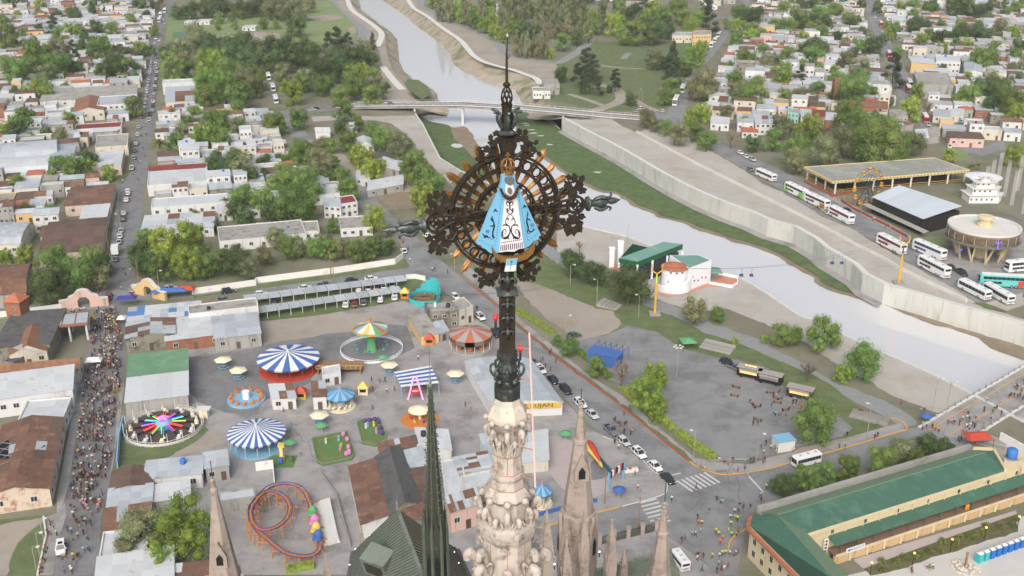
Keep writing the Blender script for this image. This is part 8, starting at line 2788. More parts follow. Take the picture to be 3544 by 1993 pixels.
# swing carousel
t=ride('swing_carousel', 'chair swing carousel with pastel canopy and green trunk', 'ride', 1,1,875,1200)
Rr=rad(1,1,875,1030,128,7)
cone(t,Rr,7.0,8.6,16,(mcr,m_green,m_rustc,m_sky,mcr,m_yel),drop=.5)
cone(t,Rr*1.1,6.5,6.9,16,(m_orange,m_green),'scallop', r0=Rr*.98)
mesh('trunk', m_green,t,lambda m:m.lathe([(1.7,0),(1.3,1.5),(1.0,4),(1.5,6.5),(2.2,7)],14))
cyl(t,'finial', m_orange,.3,8.5,9.8,8)
for k in range(20):
	a=k*.314
	mesh('swing', m_blue if k % 2 else m_green,t,lambda m:m.bar((Rr*.9*cos(a),Rr*.9*sin(a),6.6),(Rr*.95*cos(a),Rr*.95*sin(a),2.0),.04).box((Rr*.95*cos(a)-.25,Rr*.95*sin(a)-.25,1.5),(Rr*.95*cos(a)+.25,Rr*.95*sin(a)+.25,2.0)))
ringfence(t,m_wp,rad(1,1,880,1180,232),1.2,36)
# red and grey carousel
t=ride('cup_carousel', 'carousel under a faded red and grey canopy with orange cups', 'ride', 1,1,1620,1060,4.4)
Rr=rad(1,1,1620,1060,165,4.4)
cone(t,Rr,4.0,5.9,14,(m_rustc,mgc),drop=1.3)
cyl(t,'floor', mgc,Rr*1.03,0,.5,28)
posts(t,'pole', m_wp,Rr*.97,4.0,14)
for k in range(8):
	a=k*.785
	mesh('cup', m_orange,t,lambda m:m.lathe([(.0,.6),(.5,.6),(.8,1.4),(.7,1.4),(.4,.8)],10,(Rr*.7*cos(a),Rr*.7*sin(a),0)))
# horse carousel
for (c,r,x,y,w,lab,n) in ((1,2,635,75,112,'horse carousel with faded pale blue ribbed canopy', 20),(2,2,225,800,84,'horse carousel with two-tone blue canopy by the corner', 16)):
	t=ride('horse_carousel', lab,'ride', c,r,x,y,3.6)
	Rr=rad(c,r,x,y,w,3.6)
	cone(t,Rr,3.4,5.0,n,(m_sky,M('fair_teal', (92,140,176),.6)),drop=.35)
	cyl(t,'platform', mcr,Rr*1.0,0,.35,28)
	cyl(t,'drum', m_cop2,Rr*.3,.3,3.6,12)
	cyl(t,'finial', m_pink,.25,4.9,5.6,8)
	for k in range(12):
		a=k*.5236
		animal(t,mcr if k % 2 else m_cop2,(Rr*.78*cos(a),Rr*.78*sin(a),.5),a+R(90),.8,'horse')
# duck ring
t=ride('duck_ride', 'ring of orange duck boats round a blue hub', 'ride', 0,2,1862,125)
Rr=rad(0,2,1862,125,142)
cyl(t,'platform', m_sky,Rr,0,.6,30)
cyl(t,'hub', m_wp,.9,.6,2.6,10)
for k in range(13):
	a=k*.483
	animal(t,m_orange,(Rr*.82*cos(a),Rr*.82*sin(a),.6),a+R(90),.9,'duck_boat')
# striped awning, pendulum and mushroom
t=ride('striped_awning', 'flat awning of broad blue and white stripes', 'awning', 1,1,1210,1449)
o0=V3(t.location)
q=[g(1,1,x,y,3.6)-o0 for x,y in ((1095,1470),(1380,1440),(1320,1310),(1045,1360))]
for i in range(9):
	s0,s1=i/9,(i+1)/9
	v=[q[0].lerp(q[3],s0),q[1].lerp(q[2],s0),q[1].lerp(q[2],s1),q[0].lerp(q[3],s1)]
	mesh('awning_panel', m_blue if i % 2 else mwh,t,lambda m:m.prism([p.xy for p in v],3.5,3.62))
for p in q:
	mesh('post', m_sky,t,lambda m:m.bar((p.x,p.y,0),(p.x,p.y,3.5),.15))
t=ride('pendulum_ride', 'pendulum ride with glowing pink A-frame', 'ride', 1,2,1205,120)
mp=M('pink_glow', (255,150,200),.3,0,emit=.8)
for s in (-1,1):
	mesh('frame_leg', mp,t,lambda m:m.bar((s*1.9,0,0),(s*.3,.3,6.4),.32))
mesh('frame_bar', mp,t,lambda m:m.bar((-1.2,.1,2.4),(1.2,.1,2.4),.25))
mesh('gondola', m_red,t,lambda m:m.lathe([(0,1.6),(1.0,1.8),(1.2,2.6),(.9,2.7),(.7,2.0)],14))
t=ride('mushroom_carousel', 'small carousel under a plain cream mushroom canopy', 'ride', 1,2,1235,190,3)
cone(t,rad(1,2,1235,165,86,3),2.8,3.9,16,(mcr,))
for k in range(6):
	animal(t,(m_red,m_yel,m_purple)[k % 3],(2.2*cos(k*1.05),2.2*sin(k*1.05),.3),k*1.05,.7,'seat_figure')
cyl(t,'platform', m_orange,4.6,0,.3,20)
cyl(t,'post', mcr,.4,.3,3,10)
# parasol tables
for i,(c,r,x,y) in enumerate(((0,1,1690,1330),(0,1,1805,1410),(1,1,1010,1370),(1,1,1507,1435),(1,2,483,305))):
	t=ride('parasol_table', 'cream hexagonal parasol over a round blue picnic bench', 'parasol', c,r,x,y,0,0,'cream parasol tables of the fairground')
	cone(t,2.35,2.5,3.2,6,(mcr,))
	cyl(t,'pole', m_sky,.07,0,3.1,8)
	cyl(t,'table', m_sky,.8,.7,.78,8)
	for k in range(6):
		a=k*1.047
		mesh('bench', m_sky,t,lambda m:m.bar((1.3*cos(a),1.3*sin(a),.42),(1.3*cos(a+.9),1.3*sin(a+.9),.42),.35,.08).bar((1.3*cos(a),1.3*sin(a),0),(1.3*cos(a),1.3*sin(a),.4),.08))
# turquoise disc ride
t=ride('turquoise_ride', 'turquoise walled spinning disc ride with raised back', 'ride', 1,1,1275,820)
Rr=rad(1,1,1275,820,118)
for k in range(20):
	a,b=k*.314,(k+1)*.314
	h=1.6+4.4*max(0,cos(a-.75))**2
	mesh('wall_panel', m_turq,t,lambda m:m.bar((Rr*cos(a),Rr*sin(a),h/2),(Rr*cos(b),Rr*sin(b),h/2),.15,h))
cyl(t,'disc', mtb,Rr*.72,1.0,1.2,20)
for k in range(10):
	a=k*.628
	mesh('seat_frame', mzd,t,lambda m:m.bar((0,0,1.4),(Rr*.72*cos(a),Rr*.72*sin(a),1.5),.1).bar((Rr*.72*cos(a),Rr*.72*sin(a),1.2),(Rr*.72*cos(a+.6),Rr*.72*sin(a+.6),1.9),.1))
# train lawns
for (pts,cx,cy,mat,lab) in (([(420,420),(690,365),(750,535),(725,580),(505,625),(460,600)],590,480,m_pink,'pink worm train on a fenced hexagonal lawn'),([(760,300),(800,275),(930,262),(985,400),(975,450),(900,480),(800,460)],870,370,m_purple,'small purple train on a rounded fenced lawn')):
	t=ride('train_ride', lab,'ride', 1,2,cx,cy)
	o0=V3(t.location)
	q=[g(1,2,x,y)-o0 for x,y in pts]
	mesh('lawn', m_lawn,t,lambda m:m.prism([p.xy for p in q],.0,.3))
	for a,b in zip(q,q[1:]+q[:1]):
		mesh('fence_panel', mgc,t,lambda m:m.bar(a+V3((0,0,.9)),b+V3((0,0,.9)),.08).bar(a+V3((0,0,.55)),b+V3((0,0,.55)),.05))
	L=sml([p.lerp(V3(),.3) for p in q+q[:1]],5)
	for dz in (.0,.16):
		mesh('rail', mtb,t,lambda m:[m.bar(a*(1-dz*.5)+V3((0,0,.33)),b*(1-dz*.5)+V3((0,0,.33)),.08) for a,b in zip(L[:-1],L[1:])])
	for k in range(6):
		a=L[5+k*2]+V3((0,0,.35))
		mesh('carriage', mat,t,lambda m:m.lathe([(.4,0),(.52,.4),(.42,.85),(0,1.1)],10,tuple(a)))
	for k in range(4):
		mesh('figurine', (m_cop2,m_sky,m_yel,m_pink)[k],t,lambda m:m.lathe([(.25,.3),(.3,.9),(.1,1.2),(.28,1.5),(0,1.9)],8,tuple(q[k].lerp(V3(),.65))))
# roller coaster: rails on orange trestles
t=ride('roller_coaster', 'small roller coaster with orange trestles and purple rails', 'ride', 1,2,230,1050)
o0=V3(t.location)
path=[(20,860,3.2),(90,780,3.6),(200,750,3.2),(320,770,2.6),(390,850,2.2),(420,960,1.8),(450,1080,1.6),(490,1200,1.5),(450,1280,1.6),(330,1300,2),(200,1260,2.4),(90,1170,3),(0,1090,3.6),(-40,980,4),(0,870,4),(80,810,3.6),(190,830,3.0),(255,910,2.6),(235,1010,2.8),(150,1080,3.2),(40,1100,3.6),(-30,1040,4.4),(-40,930,4.4),(20,860,3.2)]
L=sml([g(1,2,x,y,z)-o0 for x,y,z in path],4)
for sd in (-.45,.45):
	mb=MB()
	secs=[]
	for i in range(len(L)):
		d=(L[min(i+1,len(L)-1)]-L[max(i-1,0)])
		n=V3((-d.y,d.x,0)).normalized()
		secs.append(L[i]+n*sd)
	mb.tube(secs,.11,5)
	mb.build('rail', m_purple,t)
for i in range(0,len(L)-1,3):
	p=L[i]
	d=(L[min(i+1,len(L)-1)]-L[max(i-1,0)])
	n=V3((-d.y,d.x,0)).normalized()
	mesh('trestle', m_orange,t,lambda m:m.bar(V3((p.x,p.y,0))+n*1.0,p+n*.4-V3((0,0,.1)),.16).bar(V3((p.x,p.y,0))-n*1.0,p-n*.4-V3((0,0,.1)),.16).bar(p-n*.7-V3((0,0,.12)),p+n*.7-V3((0,0,.12)),.14))
	q=L[min(i+3,len(L)-1)]
	mesh('beam', m_orange,t,lambda m:m.bar(p-V3((0,0,.3)),q-V3((0,0,.3)),.3,.4).bar(p-n*1.6-V3((0,0,.5)),q+n*1.6-V3((0,0,.5)),.16))
for i,(x,y,mt) in enumerate(((425,975,m_green),(440,1040,m_pink),(452,1100,m_yel),(465,1160,m_blue))):
	p=g(1,2,x,y,1.8)-o0
	mesh('coaster_car', mt,t,lambda m:m.box((p.x-.8,p.y-1.2,1.8),(p.x+.8,p.y+1.2,2.4)).lathe([(.8,0),(.6,.5),(0,.8)],10,(p.x,p.y+.6,2.4)))
st=ride('station_steps', 'pale stepped platform beside the roller coaster', 'steps', 1,2,520,1060)
o0=V3(st.location)
for i in range(6):
	mesh('step', m_cop2,st,lambda m:m.prism([(g(1,2,x,y)-o0).xy for x,y in ((430+i*12,915),(545+i*3,895),(640-i*3,1200),(500+i*10,1225))],0,.2+i*.2))
# banana boat slide, kiosks, castle, blue swing
t=ride('rocket_ride', 'red and yellow rocket-shaped ride behind the corner fence', 'ride', 2,2,600,560)
o0=V3(t.location)
a,b=g(2,2,575,430,1.8)-o0,g(2,2,660,590,1.5)-o0
mesh('hull', [m_red,m_yel],t,lambda m:m.tube([a,a.lerp(b,.15),a.lerp(b,.5),a.lerp(b,.8),b],[.3,.8,.9,.7,.4],12),smooth=True)
mesh('nose', m_yel,t,lambda m:m.tube([b,b.lerp(a,-.12),b.lerp(a,-.25)],[.45,.4,.05],12),smooth=True)
mesh('stripe', m_yel,t,lambda m:m.tube([a+V3((-.9,-.2,.3)),a.lerp(b,.5)+V3((-1.0,-.2,.3)),b+V3((-.2,-.2,.1))],[.2,.4,.2],8))
mesh('cradle', mtb,t,lambda m:m.bar(b+V3((0,0,-1.5)),b+V3((0,0,-.3)),.4,.3).bar(b.lerp(a,.5)+V3((0,0,-1.6)),b.lerp(a,.5)+V3((0,0,-.3)),.4))
for (c,r,x,y,m1,m2,lab) in ((1,2,345,110,m_yel,m_red,'tiny toy castle kiosk with red pointed roof'),(1,2,812,75,mcr,m_yel,'pale yellow snack kiosk by the carousel'),(1,1,1310,1150,m_orange,m_red,'witch-house ticket booth with steep red gable'),(1,1,1125,800,m_orange,m_yel,'small yellow ticket booth beside the turquoise ride')):
	t=ride('fair_kiosk', lab,'kiosk', c,r,x,y)
	bx('booth', m1,t,(-1.2,-1,0),(1.2,1,2.0))
	mesh('roof', m2,t,lambda m:m.add([(-1.5,-1.3,2),(1.5,-1.3,2),(1.5,1.3,2),(-1.5,1.3,2),(0,0,3.6)],[(0,1,4),(1,2,4),(2,3,4),(3,0,4),(3,2,1,0)]))
	bx('hatch', mbk,t,(-.8,-1.05,.9),(.8,-.99,1.7))
t=ride('robot_ride', 'yellow and blue lifting arm ride on a fenced lawn', 'ride', 1,2,195,590)
bx('lawn', m_lawn,t,(-3,-2.6,0),(3,2.6,.15))
mesh('arm', m_yel,t,lambda m:m.box((-.6,-.6,.2),(.6,.6,1.2)).bar((0,0,1),(-.3,1.5,3.2),.7).box((-.9,1,3),(.6,2,3.8)))
bx('cab', m_blue,t,(-.5,-1.6,.6),(.5,-.5,1.6))
for (c,r,x,y,col,lab) in ((1,2,497,370,m_green,'green parasol at the train lawn corner'),(1,2,258,500,m_green,'green parasol beside the lifting arm ride'),(2,2,405,430,m_green,'green parasol on the pink paving'),(2,2,805,860,m_blue,'blue parasol over a street vendor at the corner'),(3,2,1187,300,m_blue,'blue parasol at the promenade bridge end'),(1,1,965,1300,m_green,'green parasol by the swing carousel gate')):
	t=ride('parasol', lab,'parasol', c,r,x,y)
	cone(t,1.5,2.1,2.7,8,(col,))
	cyl(t,'pole', m_cop2,.05,0,2.6,6)
# ================================================================== CAR PORTS, WALLS, GATEWAYS, TENTS
for (a,b,lab) in (((-90,800),(1130,645),'long grey car port roof nearest the white wall'),((-110,905),(1095,728),'long grey car port roof facing the fairground sand')):
	A,B_=g(1,1,a[0],a[1],2.5),g(1,1,b[0],b[1],2.5)
	t=emp('car_port', flat(A))
	tag(t,lab,'car port')
	d=(B_-A)
	d.z=0
	L_=d.length
	d.normalize()
	n=V3((-d.y,d.x,0))
	k=14
	for i in range(k):
		p,q=d*(L_*i/k+.12),d*(L_*(i+1)/k-.12)
		v=[p-n*2.3+V3((0,0,2.3)),q-n*2.3+V3((0,0,2.3)),q+n*2.3+V3((0,0,2.5)),p+n*2.3+V3((0,0,2.5))]
		mesh('roof_sheet', ROOFS['zinc'],t,lambda m:m.add(v+[x-V3((0,0,.06)) for x in v],[(0,1,2,3),(7,6,5,4),(0,4,5,1),(2,6,7,3)]))
		mesh('post', m_cop2,t,lambda m:m.bar(p-n*2.1,p-n*2.1+V3((0,0,2.35)),.14).bar(p-n*2.3+V3((0,0,2.36)),p+n*2.3+V3((0,0,2.56)),.12))
def twl(pts,h,w,mat,name,lb,cat='wall', step=9):
	o=V3(flat(pts[0]))
	t=emp(name,o)
	tag(t,lb,cat)
	for a,b in zip(pts[:-1],pts[1:]):
		n=max(1,round((b-a).length/step))
		for i in range(n):
			mesh('wall_panel', mat,t,lambda m:m.bar(a.lerp(b,i/n)-o+V3((0,0,h/2)),a.lerp(b,(i+.997)/n)-o+V3((0,0,h/2)),w,h))
	return t
twl(gl(0,1,[(1450,775),(1933,705)])+gl(1,1,[(0,690),(600,612),(1050,545),(1110,500)]),2.0,.3,mwh,'boundary_wall', 'long whitewashed boundary wall along the cross street')
twl(gl(0,1,[(480,885),(330,905),(-30,950)]),1.8,.3,mwh,'boundary_wall', 'white wall left of the pink gateway')
twl(gl(1,1,[(1130,660),(1200,655)])+gl(1,1,[(1280,670)]),1.6,.3,mwh,'boundary_wall', 'short white wall at the car park corner')
twl(gl(3,2,[(1745,440),(1933,545),(2100,640)]),2.6,.4,mwh,'boundary_wall', 'white wall below the promenade bridge steps')
twl(gl(0,2,[(330,1010),(350,1150),(285,1449)]),.5,.35,m_cop2,'bench_wall', 'low white wall where people sit beside the lawn', 'wall', 4)
twl(gl(0,2,[(935,300),(905,440),(890,640)]),2.2,.25,m_sky,'painted_fence', 'blue and cream painted fence along the crowded street', 'fence', 3)
for (c,r,x,y,mt,ang_,lab) in ((0,1,640,870,WALLS['pink'],R(12),'pink baroque gateway beside the crowd'),(0,1,1130,790,WALLS['ochre'],R(-28),'orange baroque gateway before the spring trees')):
	t=ride('gateway', lab,'gateway', c,r,x,y,0,ang_)
	prof=[(-7,0),(-7,2.6),(-4.6,2.8),(-4.2,3.6),(-2.6,4.2),(-1.6,5.4),(0,5.9),(1.6,5.4),(2.6,4.2),(4.2,3.6),(4.6,2.8),(7,2.6),(7,0),(1.7,0),(1.7,2.4),(.9,3.4),(-.9,3.4),(-1.7,2.4),(-1.7,0)]
	mesh('arch_wall', mt,t,lambda m:plate(m,[V3((px_,-.5,pz)) for px_,pz in prof],1.0))
	mesh('cornice', m_cop2,t,lambda m:[m.bar((prof[i][0],0,prof[i][1]+.08),(prof[i+1][0],0,prof[i+1][1]+.08),1.25,.2) for i in range(1,11)])
for (c,r,x,y,w,d,mt,lab,nm,h) in ((0,1,1285,800,11,3.5,m_blue,'long blue stall awning by the orange gateway', 'stall_tent', 2.5),(0,1,1405,785,5.5,3.5,m_red,'red stall awning next to the blue one', 'stall_tent', 2.5),(0,1,962,860,6,3.4,M('navy_canvas', (62,66,140),.7),'navy blue canopy tent at the crowd crossing', 'stall_tent', 2.6),(0,1,715,1330,4.4,2.6,mwh,'white vendor awning in the middle of the crowd', 'stall_tent', 2.3),(0,1,925,1005,2.5,3,mwh,'small white awning against the crowd corner house', 'stall_tent', 2.3),
										  (2,1,1327,1180,4.2,4.2,m_green,'green pyramid gazebo on the parking plaza', 'gazebo', 2.3),(3,2,1570,470,6,4,m_red,'red tarpaulin canopy at the gallery block end', 'stall_tent', 2.6),(2,1,700,1290,8.5,4.5,m_blue,'blue stage container with open frame on the plaza', 'stage', 3.2),(3,2,110,490,4.2,3.2,m_cop2,'white kiosk cabin with people gathered at the plaza corner', 'kiosk', 2.8)):
	t=ride(nm,lab,'tent' if nm!='kiosk' else 'kiosk', c,r,x,y,0,R({'stage': -28,'kiosk': 15}.get(nm,8)))
	if nm in ('stage', 'kiosk'):
		bx('cabin', mt,t,(-w/2,-d/2,0),(w/2,d/2,h))
		bx('roof', m_sky if nm=='kiosk' else mt,t,(-w/2-.2,-d/2-.2,h),(w/2+.2,d/2+.2,h+.15))
		for i in range(6 if nm=='stage' else 0):
			mesh('frame_bar', m_blue,t,lambda m:m.bar((-w/2+i*w/5,d/2,h),(-w/2+i*w/5,d/2+4,h),.15).bar((-w/2+i*w/5,d/2+4,0),(-w/2+i*w/5,d/2+4,h),.15))
	else:
		mesh('canopy', mt,t,lambda m:m.add([(-w/2,-d/2,h),(w/2,-d/2,h),(w/2,d/2,h),(-w/2,d/2,h),(-w*.3 if w>d*1.2 else 0,0,h+.9),(w*.3 if w>d*1.2 else 0,0,h+.9)],[(0,1,5,4),(1,2,5),(2,3,4,5),(3,0,4)]))
		for sx in (-1,1):
			for sy in (-1,1):
				mesh('post', mzd,t,lambda m:m.bar((sx*w*.48,sy*d*.48,0),(sx*w*.48,sy*d*.48,h),.08))
# low service buildings, decks and fences that crowd the fairground
qb(1,2,(120,112),(300,105),(100,20),3.2,roof='mix', mixw=('zinc', 'rust', 'pale'),sh=(3,2),win=(2,0),lb='patched low shed between the big striped tent and the castle kiosk')
qb(1,2,(430,100),(530,95),(420,0),3.6,roof='rust', sh=(2,2),win=(1,0),lb='small white service block beside the horse carousel')
qb(1,1,(500,1395),(640,1370),(495,1330),3,roof='pale', shape='flat', win=(2,0),lb='white flat-roofed machine room beside the big striped tent')
qb(0,2,(1650,900),(1933,860),(1640,830),2.6,wall='grey', roof='pale', shape='flat', sh=(5,1),lb='long low white wall roof above the roller coaster')
t=ride('sun_deck', 'raised timber sun deck with railings beside the pastel swing carousel', 'deck', 1,1,640,1350)
for i in range(12):
	bx('plank', mtb,t,(-6+i,-2.5,1.6),(-5.06+i,2.5,1.75))
for k in range(10):
	mesh('rail', m_yel,t,lambda m:m.bar((-6+k*1.3,-2.5,1.75),(-6+k*1.3,-2.5,2.7),.08).bar((-6+k*1.3,-2.5,2.7),(-4.7+k*1.3,-2.5,2.7),.08))
for x in (-5.5,0,5.5):
	bx('post', mtb,t,(x-.15,-2.4,0),(x+.15,2.4,1.6))
twl(gl(1,2,[(190,110),(205,235),(310,262),(700,190)]),.8,.15,mgc,'low_fence', 'low grey fence before the toy castle and carousel', 'fence', 3)
twl(gl(1,2,[(480,680),(610,860),(715,1240)]),1.0,.15,mgc,'low_fence', 'long low fence beside the coaster platform', 'fence', 3)
twl(gl(1,2,[(0,660),(130,640),(140,760)]),2.2,.25,mwh,'yard_wall', 'stained white yard wall above the roller coaster', 'wall', 3)
# ================================================================== BUSES
m_mar=M('maroon_glass', (92,42,44),.2,.1)
m_blg=M('blue_glass', (54,78,116),.15,.1)
wh={'body': m_buspaint,'glass': mgl}
m_lime=M('lime_paint', (124,190,74),.4,.04)
m_teal=M('teal_paint', (104,190,186),.4,.04)
m_brown=M('brown_paint', (164,110,60),.5)
m_cred=M('city_red', (196,66,50),.45)
BP={'white': bus_proto(2,wh),'maroon': bus_proto(2,{'body': m_buspaint,'glass': m_mar}),'blue': bus_proto(2,{'body': m_buspaint,'glass': m_blg}),'green': bus_proto(2,{'body': m_buspaint,'glass': mgl,'rear': m_lime,'front': m_lime,'swoosh': m_lime}),
	  'dark': bus_proto(2,{'body': m_buspaint,'glass': mgl,'swoosh': m_brown}),'teal': bus_proto(2,{'body': m_teal,'glass': mgl,'rear': m_red,'hatch': m_cop2}),'single': bus_proto(1,wh),'city': bus_proto(1,{'body': m_cred,'glass': mgl,'hatch': m_buspaint})}
MB().box((-5.9,-1.1,3.38),(5.7,1.1,3.46)).build('white_roof', m_buspaint,BP['city'],link=False)
MB().box((-6.6,-1.1,4.08),(6.2,1.1,4.14)).build('white_roof', m_buspaint,BP['teal'],link=False)
def bus_at(kind,f,r,lb,group=None,txt=None):
	"""f, r: ground points of the near side at nose and tail"""
	a=hdg(r,f)
	d=(f-r).normalized()
	side=V3((-d.y,d.x,0))
	if side.y<0:
		side=-side
	o=plb(BP[kind],f.lerp(r,.5)+side*1.3,a,lb,group)
	if txt:
		s=-1 if (Matrix.Rotation(a,3,'Z') @ V3((0,-1,0))).y<0 else 1
		word(txt,.95,m_red,o,(1.2,s*1.33,2.3),(R(90),0,0 if s<0 else R(180)))
	return o
k3b=lambda x,y:S(3000+x/4.735,800+y/4.735)
k7b=lambda x,y:S(2600+x/6.44,600+y/6.44)
bus_at('maroon', k3b(135,195),k3b(545,408),'white double-deck coach with maroon windows parked by the yellow pylon', txt='Turismo')
bus_at('blue', k3b(730,300),k3b(1200,505),'white double-deck coach with blue windows beside the round raised building fence')
bus_at('white', k3b(800,560),k3b(1268,808),'white double-deck coach with red lettering in front of two black taxis', txt='Turismo')
bus_at('single', k3b(1465,925),k3b(1930,1162),'white single-deck coach in the gravel lot beside the teal coach')
bus_at('single', k3b(1880,990),k3b(2290,1228),'white single-deck coach at the end of the gravel lot')
bus_at('teal', k3b(1860,910),k3b(2560,950),'teal double-deck coach with red tail stripe')
bus_at('dark', k3b(2320,700),k3b(2900,640),'white and dark coach beside the fence of the round raised building')
bus_at('single', k7b(60,30),k7b(475,218),'white city bus at the head of the far bank coach line')
bus_at('green', k7b(730,395),k7b(1135,595),'white and lime green coach beside the slab pavilion')
bus_at('dark', k7b(1185,630),k7b(1600,825),'white coach with a brown tail stripe in the far bank line', txt='Turismo')
bus_at('maroon', k7b(1705,930),k7b(2150,1162),'white coach with maroon windows where passengers queue', txt='Turismo')
def smb(kind,c,r,x,y,a,b,lb,group=None):
	plb(BP[kind],g(c,r,x,y),hdg(g(c,r,*a),g(c,r,*b)),lb,group)
for x,y,k in ((1288,690,'single'),(1236,785,'dark')):
	smb(k,2,0,x,y,(1300,660),(1240,780),'coach standing under trees at the far bridge end', 'coaches at the far bridge end')
for x,y in ((1562,275),(1535,318),(1508,352),(1412,492)):
	smb('single', 2,0,x,y,(1580,260),(1500,360),'white coach parked in the long line up the tree-lined street', 'coaches lined up the far street')
for x,y,k,lb in ((912,425,'city', 'red city bus behind the big dark conifer'),(1068,645,'single', 'white bus standing by the concrete block'),(1058,690,'city', 'red and white city bus behind the white one'),(1185,915,'city', 'red and white city bus at the far street corner'),(852,195,'city', 'small red bus high up the far street')):
	smb(k,3,0,x,y,(900,400),(950,500),lb)
for x,y in ((95,595),(128,680),(150,770)):
	smb('single', 1,0,x,y,(90,570),(155,790),'white bus waiting in the shady lane beside the park', 'buses in the park lane')
for x,y in ((1245,92),(1214,122),(1205,165)):
	smb('single', 0,0,x,y,(1255,60),(1200,180),'bus queueing at the far end of the traffic street', 'buses at the far end of the traffic street')
mv=plb(BP['single'],g(3,2,285,610),hdg(g(3,2,400,580),g(3,2,170,640)),'white passenger minibus driving past the tree row', None,'minibus')
mv.scale=(.56,.8,.8)
# ================================================================== CARS
def cars(c,r,spec,a,b,where,group=None,dz=.6):
	"""spec: 'x y kind colour'"""
	ang=hdg(g(c,r,*a),g(c,r,*b))
	for s in spec.split(','):
		v=s.split()
		k={'s': 'sedan', 'h': 'hatch', 'u': 'suv', 'p': 'pickup'}[v[2]]
		col=' '.join(v[3:])
		p=g(c,r,float(v[0]),float(v[1]),dz)
		p.z=0
		nm={'sedan': 'saloon car', 'hatch': 'hatchback car', 'suv': 'sport utility car', 'pickup': 'pickup truck'}[k]
		plc(p,ang+ruf(-.03,.03),k,col,f'{col} {nm} {where}', group or f'cars {where}')
W_='parked along the riverside road'
cars(2,2,'405 45 u black,515 150 u white,605 230 s silver,750 350 p grey,845 435 h silver,960 525 u white,1080 620 s white,1175 715 s black', (405,45),(1175,715),W_)
cars(2,1,'155 1282 s grey,215 1342 u white,310 1418 s black', (155,1280),(310,1420),W_)
cars(1,1,'1695 945 u white,1505 790 h white,1810 1070 u black', (1500,790),(1810,1070),W_)
cars(2,1,'470 1082 s green', (400,1090),(540,1075),'parked on the dirt edge of the plaza')
cars(2,1,'1625 1290 u black,1690 1328 p grey', (1570,1270),(1700,1330),'parked beside the food trucks')
cars(0,2,'460 1240 u white', (470,1160),(455,1330),'standing on the crowded street among walkers')
W_='parked on the left of the traffic street'
cars(0,0,'1047 960 s silver,1040 1015 s white,1027 1085 u silver,1020 1135 s grey,1010 1190 s sky blue,995 1268 p white,965 1440 h white', (995,1268),(1047,960),W_)
cars(0,1,'967 12 h white,955 60 u white,935 160 u silver,930 205 u black,915 290 s silver,905 332 u white,900 375 s silver,872 505 s grey,822 790 p red', (872,505),(967,12),W_)
cars(0,1,'1000 738 u grey', (990,800),(1005,700),'standing at the orange gateway corner')
cars(0,1,'1290 728 u silver,1725 750 u black,1690 812 s grey', (1290,728),(1725,660),'parked beside the long white wall')
for i in range(22):
	t=i/21
	y=850-520*t**.85
	x=1085+(1166-1085)*(850-y)/520
	cars(0,0,f'{x} {y} {"shu"[i % 3]} {("white", "silver", "grey", "white", "sky blue", "silver")[i % 6]}', (1085,850),(1166,330),'in the long left-hand parking line by the shops')
for i in range(13):
	y=835-345*(i/12)**.9
	x=1150+(1188-1150)*(835-y)/345
	cars(0,0,f'{x} {y} {"hsu"[i % 3]} {("silver", "black", "white", "grey")[i % 4]}', (1150,835),(1188,490),'in the right-hand parking line beside the park')
cars(0,0,'1075 882 s red,1130 862 u black,1125 905 s silver,1175 470 s white,1186 436 h grey,1200 305 s white,1175 290 u white,1230 152 s white,1246 175 h silver', (1190,400),(1130,860),'driving down the traffic street')
W_='under the car ports'
cars(1,1,'778 735 h white,850 720 s silver,905 715 s red,970 705 p white,1030 697 s sky blue,680 850 u white,745 845 s red,815 835 s grey,940 815 h white,1048 795 u white,140 825 s black', (680,850),(690,800),W_)
cars(1,1,'40 768 h white,370 722 s white,525 697 p grey,725 667 s black,870 652 s white', (40,768),(870,652),'parked in the cross street behind the car ports')
cars(1,1,'1115 445 s white', (1140,480),(1080,400),'at the end of the white wall')
cars(1,1,'1300 332 h white,1330 350 s white', (1300,332),(1350,345),'on the grass by the riverside road')
cars(1,0,'430 828 s white,458 818 h black,600 797 s grey', (430,828),(600,797),'driving towards the road bridge')
cars(1,0,'1022 784 h blue', (960,790),(1080,782),'crossing the road bridge', None,3.4)
for o in COL.objects:
	if 'crossing the road bridge' in o.get('label', ''):
		o.location.z=2.95
cars(2,0,'1722 1152 s white,1770 1182 s white,1815 1203 u silver,1800 1277 s grey', (1722,1152),(1815,1203),'parked on the far bank road')
cars(2,0,'980 818 u white,945 840 s silver,1140 838 h white', (945,840),(1000,825),'at the far end of the road bridge')
cars(3,1,'600 145 u black,1380 570 s black,1465 612 u black', (600,145),(900,300),'waiting beside the coaches')
cars(3,0,'1370 1107 u white,1210 942 u silver,1120 906 s black,1095 757 s white,1455 916 s sky blue,1600 876 s white,1850 1000 s silver,1745 1026 s red,865 240 s white,875 265 s silver,884 288 s grey,893 310 s black,812 130 s white,820 155 s silver,1095 720 u black', (865,240),(893,310),'in the far bank streets')
t=emp('box_truck', flat(g(0,1,875,470)),hdg(g(0,1,872,505),g(0,1,905,330)))
tag(t,'white box truck parked near the spring trees', 'truck')
bx('box', m_buspaint,t,(-3,-1.15,.9),(1.2,1.15,3.4))
bx('cab', m_buspaint,t,(1.3,-1.05,.6),(2.9,1.05,2.3))
bx('windscreen', mgl,t,(2.88,-.95,1.4),(2.94,.95,2.2))
for x in (-2,2):
	for y in (-1,1):
		mesh('wheel', m_tyre,t,lambda m:m.tube([(x,y-.12,.48),(x,y+.12,.48)],.48,12))
